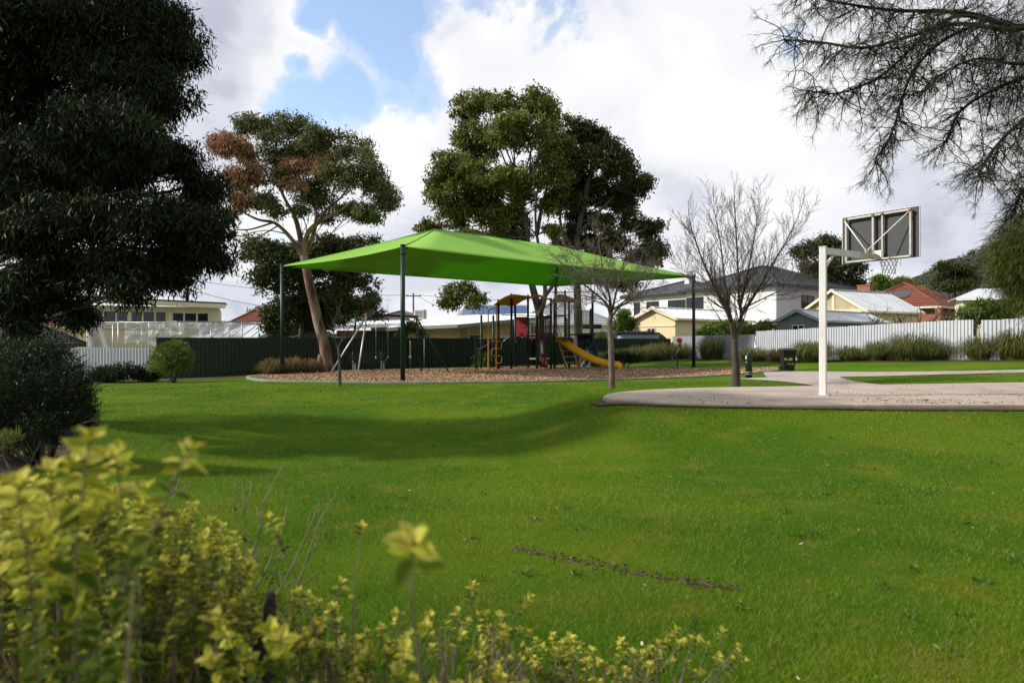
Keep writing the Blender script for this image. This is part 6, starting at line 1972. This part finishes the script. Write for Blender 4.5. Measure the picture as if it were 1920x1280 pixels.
def she_oaks():
    d = 9.4
    b = on_ground(2180, d + 0.6)
    r = thing('she_oak', 'she oak whose dark wispy needle boughs hang into the sky', 'tree', b)
    g = lambda x, y, dd=0.0: at(x, y, d + dd)
    top = g(2170, -350, 0.6)
    tk = catmull([b + Vector((0, 0, -0.2)), b + Vector((0.1, 0, 1.5)), g(2190, 300, 0.5), g(2180, 0, 0.5), top], 5)
    mb = MB(); mb.tube(tk, [0.24 * (1 - 0.6 * i / (len(tk) - 1)) for i in range(len(tk))], 12); mb.build('trunk', M['bark_dark'], r)
    rs = random.Random(3)
    mb = MB()
    tips = []
    mains = [([(2185, 120), (2000, 55), (1900, 50), (1835, 30), (1770, 22), (1680, 20), (1600, 10), (1500, -10)], 0.045, 0.4), ([(2185, 150), (2010, 60), (1880, 55), (1790, 45), (1700, 70), (1620, 90), (1540, 80), (1470, 75)], 0.038, -0.3),
             ([(1880, 45), (1800, 30), (1740, 60), (1690, 110), (1640, 150), (1570, 175), (1515, 170)], 0.026, 0.0), ([(1850, 40), (1770, 75), (1715, 130), (1690, 190), (1672, 250), (1640, 300)], 0.024, 0.5),
             ([(2185, 200), (2050, 120), (1940, 140), (1860, 170), (1800, 210), (1775, 265)], 0.036, 0.2), ([(2185, 210), (2060, 160), (1960, 200), (1890, 250), (1850, 300), (1835, 330)], 0.034, -0.5),
             ([(2185, 240), (2080, 220), (2010, 255), (1960, 300), (1925, 345), (1905, 385)], 0.026, 0.1), ([(2185, -50), (2040, -60), (1900, -50), (1780, -40), (1650, -30), (1540, -20)], 0.04, 0.3), ([(1960, 120), (1900, 120), (1840, 110), (1780, 130), (1735, 170)], 0.022, -0.4)]
    for pts, rr, dd in mains:
        c = catmull([g(x, y, dd * i / (len(pts) - 1)) for i, (x, y) in enumerate(pts)], 5)
        m = len(c)
        mb.tube(c, [rr * (1 - 0.8 * i / (m - 1)) + 0.004 for i in range(m)], 7)
        for i in range(m // 4, m):
            for q in range(4):
                t = i / m
                dirv = Vector((rs.uniform(-1.0, 0.8), rs.uniform(-0.9, 0.9), rs.uniform(-1.0, 0.55))).normalized()
                ln = rs.uniform(0.25, 0.85) * (1.15 - 0.4 * t)
                p = c[i].copy(); pts2 = [p.copy()]
                for s in range(5):
                    dirv = (dirv + Vector((rs.uniform(-.5, .42), rs.uniform(-.4, .4), rs.uniform(-.5, .32)))).normalized()
                    p = p + dirv * ln / 5; pts2.append(p.copy())
                    if s > 0: tips.append((p.copy(), dirv.copy(), 3 if s < 4 else 20))
                    if rs.random() < 0.45:
                        e = p + Vector((rs.uniform(-1, 0.5), rs.uniform(-1, 1), rs.uniform(-1, 0.4))).normalized() * rs.uniform(0.08, 0.22)
                        mb.tube([p, p.lerp(e, 0.5) + Vector((0, 0, 0.01)), e], [0.0045, 0.004, 0.003], 3, cap=False); tips.append((e, (e - p).normalized(), 14))
                mb.tube(pts2, [0.0085 - 0.0009 * k for k in range(6)], 4, cap=False)
    mb.build('boughs', M['bough'], r)
    tips = [t for t in tips if not (t[0].x < (1500 - 960) / F * t[0].y and rs.random() < 0.35)]
    pos = np.array([t[0] for t in tips]); dr = np.array([t[1] for t in tips])
    k = np.array([t[2] for t in tips])
    P = np.repeat(pos, k, 0) + RNG.normal(size=(int(k.sum()), 3)) * 0.016
    ax = unit(np.repeat(dr, k, 0) * 0.5 + RNG.normal(size=P.shape) * 0.6 + np.array([-0.18, 0, -0.32]))
    strands('crown', P, ax, 0.05 + 0.20 * RNG.random(len(P)) ** 2.0, np.full(len(P), 0.0032), M['leaf_pine'], r, np.repeat(RNG.random(len(pos)), k) * 0.6 + RNG.random(len(P)) * 0.4)
    # dense heart of the crown at and beyond the right edge
    blobs = px_blobs([(1895, 60, 70, 80), (1905, 170, 55, 75), (1920, 255, 36, 45), (1975, 70, 80, 100), (1985, 200, 70, 70), (2080, 0, 140, 160), (2090, 180, 110, 90), (2000, -180, 180, 140), (1830, -120, 150, 80), (2200, 100, 130, 240), (2120, -300, 160, 150)], d + 0.5, 0.6, 0.9)
    Pp, T = blob_points(blobs, 48000, 0.22, 30, 0.2)
    ax = unit(RNG.normal(size=Pp.shape) * 0.6 + np.array([-0.25, 0, -0.7]))
    strands('crown', Pp, ax, RNG.uniform(0.12, 0.30, len(Pp)), np.full(len(Pp), 0.004), M['leaf_pine'], r, T)
    # a second, brighter one lower down on the right edge
    d2 = 15.0
    b = on_ground(2010, d2)
    r = thing('she_oak', 'bushy yellow green she oak at the right edge above the white fence', 'tree', b)
    tk = catmull([b + Vector((0, 0, -0.2)), at(2005, 600, d2), at(1990, 500, d2), at(1985, 380, d2)], 5)
    mb = MB(); mb.tube(tk, [0.16 * (1 - 0.7 * i / (len(tk) - 1)) for i in range(len(tk))], 10)
    blobs = px_blobs([(1912, 455, 42, 36), (1896, 492, 36, 38), (1925, 520, 46, 40), (1970, 470, 70, 70), (1922, 550, 34, 24), (1980, 560, 60, 40), (2040, 500, 70, 90), (1945, 410, 40, 30), (2010, 400, 60, 50)], d2, 0.8, 0.9)
    limbs_to(mb, tk, blobs, 0.04, 17, 0.3); mb.build('trunk', M['bark_dark'], r)
    Pp, T = blob_points(blobs, 60000, 0.26, 36, 0.45)
    ctr = np.array(tk[-2])
    ax = unit(unit(Pp - ctr) * 0.7 + RNG.normal(size=Pp.shape) * 0.45 + np.array([-0.1, 0, -0.25]))
    strands('crown', Pp, ax, RNG.uniform(0.14, 0.30, len(Pp)), np.full(len(Pp), 0.007), M['leaf_pine_lit'], r, T)


she_oaks()

# ------------------------------------------------------------------ shrubs and strappy clumps

def strap_clump(lab, base, rad, h, mat='strap', n=420, group='strappy grass clumps along the fence', w=0.018, seed=0, name='grass_clump', cat='grass clump'):
    r = thing(name, lab, cat, base, 0, group)
    rg = np.random.default_rng(seed + 100)
    a = rg.random(n) * 2 * math.pi
    rr = np.sqrt(rg.random(n)) * 0.42 * rad
    b = np.stack([np.cos(a) * rr, np.sin(a) * rr, np.zeros(n)], 1)
    a2 = a + rg.normal(size=n) * 0.5
    spread = (0.25 + 0.85 * rg.random(n)) * rad
    hh = h * (0.55 + 0.55 * rg.random(n)) * (1.15 - 0.45 * spread / (1.1 * rad))
    dirv = np.stack([np.cos(a2), np.sin(a2), np.zeros(n)], 1)
    side = np.stack([-np.sin(a2), np.cos(a2), np.zeros(n)], 1)
    ts = np.array([0.0, 0.35, 0.65, 1.0])
    co = []
    droop = rg.random(n) ** 1.5
    for t in ts:
        z = hh * t * (1.9 - 0.9 * t) * (1 - (0.25 + 0.55 * droop) * t ** 3)
        c = b + dirv * (spread * t ** 1.5)[:, None] + np.array([0, 0, 1.0]) * z[:, None]
        ww = w * (1 - 0.85 * t)
        co += [c - side * ww / 2, c + side * ww / 2]
    co = np.stack(co, 1).reshape(-1, 3)
    i = np.arange(n)[:, None] * 8
    f = np.concatenate([np.concatenate([i + 2 * k, i + 2 * k + 1, i + 2 * k + 3, i + 2 * k + 2], 1) for k in range(3)], 0)
    mesh_np('leaves', co, f, M[mat], r, np.repeat(np.clip(rg.random(n) * 0.75 + rg.random(n) * 0.3, 0, 1), 8), org=(0, 0, 0))
    return r


CL = [  # px centre, base py, half width px, height px, distance, label
    (1170, 676, 26, 26, 47.5, 'low strappy clump just past the foot of the yellow slide'),
    (1205, 677, 30, 30, 48.5, 'strappy clump in front of the far end of the green fence'),
    (1240, 677, 32, 33, 49.5, 'full strappy clump left of the red ball spinner'),
    (1276, 677, 24, 30, 50.5, 'strappy clump right behind the red ball spinner'),
    (1335, 678, 34, 44, 46.5, 'tall arching clump with a dry grey skirt beside the right sail post'),
    (1412, 677, 34, 26, 40.8, 'yellowish clump behind the green bollard'),
    (1458, 677, 18, 24, 39.0, 'tawny small clump right behind the wheelie bin'),
    (1522, 676, 42, 40, 36.4, 'big rounded clump behind the white goal post'),
    (1594, 676, 28, 28, 35.4, 'low clump next right of the one behind the goal post'),
    (1643, 676, 24, 36, 34.6, 'upright yellow green clump below the bare vine'),
    (1712, 676, 52, 52, 33.2, 'largest fountain shaped clump before the white fence'),
    (1768, 676, 34, 34, 32.4, 'low spreading clump right of the largest one'),
    (1842, 676, 40, 44, 31.0, 'wide clump below the narrow gap in the white fence'),
    (1905, 676, 40, 56, 29.8, 'tall dry footed clump at the right edge'),
    (1135, 676, 18, 22, 46.5, 'dark clump half hidden behind the slide'),
]
for i, (px, py, hw, hp, d, lab) in enumerate(CL):
    b = on_ground(px, d)
    strap_clump(lab, b, hw / F * d * 1.32, hp / F * d * 1.3, 'strap_dry' if 'tawny' in lab else 'strap', 900 if hw < 36 else 1500, w=0.026, seed=i)
for i, (px, d, rad, h, lab) in enumerate(((512, 30.9, 0.75, 1.0, 'tawny dry grass clump left of the sail post by the fence'), (545, 31.4, 0.85, 1.05, 'tawny dry grass clump right of the left sail post'), (580, 32.0, 0.7, 0.9, 'tawny dry grass clump against the leaning gum trunk'))):
    strap_clump(lab, on_ground(px, d), rad, h, 'strap_dry', 700, 'dry grass clumps by the gum', 0.022, 40 + i)


def shrub(lab, px, d, seen, mat, n, L, W, name='shrub', group=None, droop=-0.2, cl_r=0.16, needle=False, shell=0.35, per=22):
    b = on_ground(px, d)
    r = thing(name, lab, 'shrub', b, 0, group)
    blobs = px_blobs(seen, d, 0.35, 0.9)
    mb = MB()
    rs = random.Random(int(px))
    for c, rr in blobs:
        for k in range(3):
            e = Vector(c) + Vector((rs.uniform(-.5, .5) * rr[0], rs.uniform(-.5, .5) * rr[1], rs.uniform(-.2, .6) * rr[2]))
            mb.tube(limb_path(b + Vector((rs.uniform(-.15, .15), rs.uniform(-.1, .1), -0.05)), e, 0.12, 5, rs.randint(0, 9999), 0.03), [0.022, 0.019, 0.016, 0.012, 0.009, 0.005], 5)
    mb.build('stems', M['bark_dark'], r)
    if needle:
        P, T = blob_points(blobs, n, cl_r, per, shell)
        ctr = np.array(b) + np.array([0, 0, 0.2])
        ax = unit(unit(P - ctr) * 0.9 + RNG.normal(size=P.shape) * 0.6 + np.array([0, 0, 0.3]))
        leaf_mesh('foliage', P, ax, RNG.uniform(0.6, 1.3, len(P)) * L, np.full(len(P), W), M[mat], r, T)
    else:
        crown('foliage', blobs, n, L, W, M[mat], r, droop, cl_r, per, shell)
    return r


q = shrub('big dark needle shrub with dull red flowers in the left shade', 70, 9.0, [(60, 720, 70, 60), (130, 720, 45, 50), (20, 740, 60, 80), (110, 780, 60, 60), (40, 800, 70, 60), (90, 670, 45, 40), (150, 760, 26, 50), (-60, 740, 80, 90), (-160, 750, 90, 90), (15, 670, 36, 34)],
          'leaf_shrub', 90000, 0.055, 0.011, 'needle_shrub', needle=True, cl_r=0.10, shell=0.3)
P, T = blob_points(px_blobs([(90, 740, 80, 60), (30, 780, 60, 60), (130, 720, 40, 50), (60, 690, 50, 40)], 8.85, 0.2, 0.95), 300, 0.03, 6, 0.9)
fl_ = leaf_mesh('flowers', P, unit(RNG.normal(size=P.shape)), RNG.uniform(0.02, 0.04, len(P)), RNG.uniform(0.010, 0.016, len(P)), M['flower_red'], q, T)
fl_['kind'] = 'stuff'
tw = MB()
rs_ = random.Random(77)
for e in ((188, 770), (176, 800), (190, 790), (165, 815), (150, 825)):
    pth = limb_path(at(110, 820, 8.7), at(e[0], e[1], 8.5), 0.1, 6, e[0], 0.05)
    tw.tube(pth, [0.009, 0.008, 0.007, 0.006, 0.005, 0.004, 0.003], 4)
    for k in range(5):
        p = pth[rs_.randint(2, 6)]; tw.tube([p, p + Vector((rs_.uniform(0, .12), rs_.uniform(-.1, .1), rs_.uniform(0.02, .14)))], [0.003, 0.0015], 3)
tw.build('dead_twig', M['bark_dark'], q)
shrub('rounded bright green shrub in front of the low pale corrugated fence', 322, 26.5, [(322, 664, 34, 20), (300, 676, 22, 18), (340, 670, 20, 20), (318, 690, 34, 18), (330, 650, 20, 10)], 'leaf_bright', 7000, 0.11, 0.03, needle=True, cl_r=0.16)
shrub('low dark shrub at the foot of the pale corrugated fence', 215, 27.5, [(200, 702, 26, 16), (232, 698, 24, 16), (180, 706, 20, 14)], 'leaf_shrub', 6000, 0.12, 0.035)
shrub('low dark shrub between the bright green shrub and its darker neighbour', 268, 27.5, [(262, 700, 20, 12), (284, 702, 16, 12)], 'leaf_shrub', 3600, 0.12, 0.035)
shrub('silvery grey tussock at the left edge under the needle shrub', 4, 7.6, [(2, 828, 16, 14), (-20, 832, 18, 14)], 'strap', 900, 0.09, 0.01, needle=True, cl_r=0.06)
shrub('grey purple low shrub beside the end of the slide', 1172, 39.5, [(1170, 668, 22, 10), (1150, 670, 16, 10), (1190, 672, 18, 8)], 'leaf_shrub', 3000, 0.12, 0.035)
shrub('deep green rounded shrub in front of the yellow garage wall', 1350, 52.5, [(1345, 618, 34, 14), (1375, 614, 26, 14), (1320, 626, 18, 12), (1390, 622, 16, 12), (1360, 630, 40, 12)], 'leaf_bright', 9000, 0.2, 0.075, cl_r=0.25)
shrub('yellow tinged shrub left of the yellow garage', 1168, 61.0, [(1168, 600, 18, 14), (1180, 612, 16, 12), (1158, 614, 14, 12), (1172, 588, 10, 8)], 'leaf_bright', 5000, 0.22, 0.085, cl_r=0.25)
shrub('olive shrub between the yellow garage and the blue grey shed', 1425, 44.5, [(1420, 616, 20, 8), (1440, 612, 18, 8), (1405, 622, 14, 8)], 'leaf_mid', 3600, 0.2, 0.07, cl_r=0.22)
shrub('glossy green shrub looking over the white fence near its gap', 1840, 35.5, [(1838, 588, 34, 20), (1812, 592, 20, 14), (1868, 592, 26, 18), (1850, 572, 18, 12), (1895, 585, 24, 22)], 'leaf_bright', 8000, 0.17, 0.06, cl_r=0.2)
shrub('lime green creeper growing up behind the green fence by the swing', 768, 41.0, [(760, 618, 12, 14), (775, 612, 12, 16), (790, 626, 9, 10), (748, 628, 8, 8)], 'leaf_bright', 2600, 0.16, 0.06, cl_r=0.18)
shrub('weedy green shrub under the left end of the play tower', 905, 38.0, [(905, 670, 16, 12), (912, 682, 18, 10), (898, 684, 12, 8)], 'leaf_bright', 1600, 0.13, 0.045)
shrub('dark low shrub in front of the grey tank', 1130, 53.5, [(1128, 632, 8, 12), (1122, 640, 8, 8)], 'leaf_bright', 1200, 0.14, 0.05)

# bare vine above the white fence
rs_ = random.Random(5)
vr = thing('bare_vine', 'leafless twisted vine above the white fence', 'vine', (22.5, 36.5, 0.5))
mb = MB()
for k in range(26):
    x = 1625 + 200 * k / 25 + rs_.uniform(-6, 6)
    d = 37.8 - 0.02 * (x - 1625)
    p = at(x, 618, d); bare_branch(mb, p, Vector((rs_.uniform(-.8, .8), rs_.uniform(-.2, .2), 1)), rs_.uniform(0.9, 1.5), 0.04, 1, 3, rs_, -0.05, (35, 85), (4, 3), 0.3)
mb.build('branches', M['bark_brown'], vr)

# ------------------------------------------------------------------ the golden shrubs close to the camera

def gold_leaf_mesh(name, seed):
    """one folded, slightly curled leaf of about unit length, paler along its edges"""
    rs = random.Random(seed)
    base = 0.06 + 0.78 * (seed + 0.5) / 10
    vs, tint = [], []
    st = [(0.0, 0.02), (0.15, 0.20), (0.35, 0.30), (0.6, 0.27), (0.82, 0.14), (1.0, 0.0)]
    curl = rs.uniform(0.1, 0.45)
    for (t, w) in st:
        z = -curl * t * t * 0.6
        vs += [(t, -w, z + 0.35 * w), (t, 0, z), (t, w, z + 0.35 * w)]
        tint += [min(1, base + 0.28), base, min(1, base + 0.28)]
    fs = []
    for i in range(len(st) - 1):
        a = i * 3; fs += [(a, a + 1, a + 4, a + 3), (a + 1, a + 2, a + 5, a + 4)]
    me = bpy.data.meshes.new(name)
    me.from_pydata(vs, [], fs)
    me.polygons.foreach_set('use_smooth', [True] * len(fs))
    me.update()
    at_ = me.attributes.new('tint', 'FLOAT', 'POINT'); at_.data.foreach_set('value', tint)
    me.materials.append(M['leaf_gold'])
    return me, np.array(vs), fs, np.array(tint)


GOLD = [gold_leaf_mesh('leaf', s) for s in range(10)]


def gold_shrub(lab, base, sprigs, seed, n_parts=300, tone=0.10, gain=0.72):
    """sprigs: (tip point, leafy length, leaf size); stems rise from the base, leaves sit in pairs and close at the tip"""
    rs = random.Random(seed)
    r = thing('golden_shrub', lab, 'shrub', base)
    stems = MB()
    L = []
    for tip, leafy, ls in sprigs:
        root = Vector((base[0] + (tip.x - base[0]) * 0.55 + rs.uniform(-.12, .12), base[1] + (tip.y - base[1]) * 0.55 + rs.uniform(-.08, .08), 0))
        root.z = G(root.x, root.y) - 0.02
        pth = limb_path(root, tip, 0.10, 7, rs.randint(0, 99999), 0.022)
        stems.tube(pth, [0.0030, 0.0029, 0.0027, 0.0025, 0.0022, 0.0019, 0.0016, 0.0012], 5, cap=False)
        tot = (tip - root).length
        npair = max(3, int(leafy / (ls * 0.37)))
        for k in range(npair):
            s = leafy * (k / npair) ** 1.15               # distance down from the tip
            t = 1 - min(0.9, s / max(0.05, tot))
            i = min(6, int(t * 7)); p = pth[i].lerp(pth[i + 1], t * 7 - i)
            up = (pth[i + 1] - pth[i]).normalized()
            a0 = (k % 2) * 1.57 + rs.uniform(-.4, .4)
            for h in range(2 if k > 1 else 3):
                if k > 2 and rs.random() < 0.25: continue
                a = a0 + h * (math.pi if k > 1 else 2.1)
                out = Vector((math.cos(a), math.sin(a), rs.uniform(-.3, .3)))
                out = (out - up * out.dot(up)).normalized()
                elev = rs.uniform(0.5, 1.1) if k < 2 else rs.uniform(-0.35, 0.7)
                ax = (out * math.cos(elev) + up * math.sin(elev)).normalized()
                size = ls * rs.uniform(0.7, 1.15) * (0.72 if k < 1 else 1.0)
                young = max(0.0, 1 - s / (leafy * 0.8))
                L.append((p + out * 0.002, ax, up, size, young))
    stems.build('stems', M['stem'], r)
    cam_p = Vector((0, 0, CAM_Z))

    def frame(ax, up):
        y = up.cross(ax).normalized(); z = ax.cross(y)
        return Matrix((ax, y, z)).transposed()

    def variant(young):
        tgt = tone + gain * young + rs.uniform(-.22, .22)
        order = sorted(range(10), key=lambda q: abs(GOLD[q][3][1] - tgt))
        return order[rs.randint(0, 1)]
    L.sort(key=lambda l: -(l[3] / max(0.2, (l[0] - cam_p).length)) if -0.8 < l[0].x / l[0].y < 0.8 and (l[0].z - CAM_Z) / l[0].y > -0.52 else 0)
    org = Vector(base)
    for (p, ax, up, size, young) in L[:n_parts]:
        o = bpy.data.objects.new('leaf', GOLD[variant(young)][0]); COL.objects.link(o)
        o.parent = r
        m4 = frame(ax, up).to_4x4() @ Matrix.Diagonal((size, size, size, 1)); m4.translation = p - org
        o.matrix_local = m4
    co, fa, ti = [], [], []
    nb = 0
    for (p, ax, up, size, young) in L[n_parts:]:
        me, vs, fs, tt = GOLD[variant(young)]
        R = np.array(frame(ax, up))
        co.append(vs @ R.T * size + np.array(p)); fa.append(np.array(fs) + nb); ti.append(tt); nb += len(vs)
    if co:
        o = mesh_np('foliage', np.concatenate(co), np.concatenate(fa), M['leaf_gold'], r, np.concatenate(ti), smooth=True)
        o['kind'] = 'stuff'
    return r


def gold_bushes():
    rs = random.Random(21)

    def fill(n, x0, x1, top, d0, d1, leafy, ls, jit=1.0):
        out = []
        while len(out) < n:
            px = rs.uniform(x0, x1); t = top(px)
            d = rs.uniform(d0, d1)
            py = t + (rs.random() ** 1.2) * (1330 - t)
            p = at(px, py, d)
            if p.z < G(p.x, p.y) + 0.12: continue
            out.append((p, rs.uniform(*leafy), rs.uniform(*ls)))
        return out
    topL = lambda px: np.interp(px, [-80, 0, 60, 130, 200, 240, 300, 360, 420, 470], [905, 905, 895, 890, 905, 930, 945, 935, 980, 1030])
    key = [(at(168, 822, 1.0), 0.5, 0.040), (at(352, 842, 1.02), 0.2, 0.036), (at(215, 850, 1.15), 0.5, 0.036), (at(95, 880, 1.1), 0.5, 0.038), (at(270, 915, 1.6), 0.4, 0.036), (at(30, 905, 1.05), 0.5, 0.038), (at(130, 870, 1.3), 0.5, 0.036)]
    gold_shrub('tall golden leaved shrub in the near left corner', (-0.95, 1.75, G(-0.95, 1.75)), key + fill(14, -120, 300, lambda p: topL(p) + 40, 1.3, 1.7, (0.3, 0.6), (0.026, 0.036)) + fill(520, -140, 470, topL, 1.7, 2.8, (0.10, 0.4), (0.020, 0.032)), 1, tone=0.06, gain=0.60)
    topM = lambda px: np.interp(px, [330, 400, 470, 500, 540, 600, 680, 760, 860, 940, 1010], [1000, 1020, 1060, 1060, 1100, 1110, 1120, 1145, 1130, 1150, 1180])
    key = [(at(505, 970, 2.2), 0.16, 0.034), (at(678, 985, 2.3), 0.06, 0.030), (at(775, 1010, 0.95), 0.10, 0.046), (at(790, 1050, 2.3), 0.08, 0.032), (at(640, 1090, 2.2), 0.07, 0.032), (at(885, 1095, 2.4), 0.10, 0.032), (at(992, 1118, 2.5), 0.10, 0.030)]
    mid_shrub = gold_shrub('open golden shrub with bare stems around the dead stump', (-0.45, 2.45, G(-0.45, 2.45)), key + fill(150, 330, 1000, topM, 1.95, 2.75, (0.03, 0.12), (0.020, 0.029)) + fill(110, 330, 700, lambda p: topM(p) + 70, 1.95, 2.75, (0.06, 0.22), (0.020, 0.029)) + fill(10, 380, 900, lambda p: topM(p) + 70, 1.4, 1.8, (0.08, 0.2), (0.026, 0.034)), 2, gain=0.62)
    topR = lambda px: np.interp(px, [900, 1000, 1060, 1100, 1200, 1260, 1330, 1380, 1420], [1170, 1200, 1180, 1215, 1220, 1185, 1200, 1200, 1270])
    key = [(at(1268, 1178, 2.7), 0.10, 0.030), (at(1355, 1182, 2.75), 0.10, 0.030), (at(1070, 1195, 2.6), 0.12, 0.036), (at(1165, 1200, 2.7), 0.08, 0.030), (at(1235, 1205, 2.7), 0.10, 0.030), (at(1310, 1198, 2.7), 0.09, 0.028)]
    gold_shrub('low pale golden shrub at the near edge of the lawn', (0.35, 2.62, G(0.35, 2.62)), key + fill(95, 880, 1400, topR, 2.5, 2.95, (0.04, 0.13), (0.021, 0.028)), 3)
    # bare brown shoots between the leafy ones
    tw_ = MB()
    for k in range(70):
        px = rs.uniform(380, 1330); d = rs.uniform(2.3, 2.9)
        e = at(px, (topM(px) if px < 950 else topR(px)) + rs.uniform(20, 110), d)
        g0 = Vector((e.x + rs.uniform(-.15, .15), e.y + rs.uniform(-.1, .1), 0)); g0.z = G(g0.x, g0.y)
        if e.z > g0.z + 0.08: tw_.tube(limb_path(g0, e, 0.12, 5, k, 0.03), [0.0038, 0.0034, 0.003, 0.0026, 0.002, 0.0012], 4, cap=False)
    o = tw_.build('bare_shoots', M['stem'], mid_shrub); o['kind'] = 'stuff'
    # the dead woody stump among them
    b = at(497, 1290, 2.0)
    r = thing('dead_stump', 'dark dead woody stump standing among the golden shrubs', 'stump', (b.x, b.y, G(b.x, b.y)))
    MB().tube(catmull([Vector((b.x, b.y, G(b.x, b.y) - 0.05)), at(500, 1280, 2.0), at(488, 1230, 2.0), at(503, 1190, 2.0), at(506, 1140, 2.0), at(508, 1108, 2.0)], 5),
              [0.035, 0.034, 0.033, 0.033, 0.034, 0.036, 0.036, 0.034, 0.033, 0.031, 0.030, 0.029, 0.028, 0.027, 0.024, 0.020, 0.022, 0.021, 0.020, 0.018, 0.019, 0.018, 0.017, 0.015, 0.013, 0.010][:26], 8).build('trunk', M['stump'], r)
    # thin dead twigs rising behind
    r = thing('dead_twigs', 'thin leafless reddish twigs behind the golden shrubs', 'twig', on_ground(450, 3.0))
    mb = MB()
    for (x0, y0, x1, y1, d) in ((400, 1040, 530, 872, 3.0), (420, 1030, 455, 905, 3.1), (470, 1040, 632, 922, 2.9), (440, 1035, 540, 945, 3.0), (430, 1000, 440, 900, 3.2), (470, 1010, 600, 940, 2.95), (300, 960, 330, 880, 3.2)):
        g0 = at(x0, y0, d); g0.z = G(g0.x, g0.y)
        pth = limb_path(g0, at(x1, y1, d), 0.06, 6, x0 + y1, 0.02)
        mb.tube(pth, [0.006, 0.0055, 0.005, 0.0042, 0.0035, 0.0028, 0.002], 5)
        for k in range(5):
            p = pth[rs.randint(2, 5)]; e = p + Vector((rs.uniform(-.1, .16), rs.uniform(-.08, .08), rs.uniform(0.03, .16)))
            mb.tube([p, p.lerp(e, .5) + Vector((0.01, 0, 0.01)), e], [0.0032, 0.0026, 0.0016], 4)
    mb.build('branches', M['stem'], r)


gold_bushes()
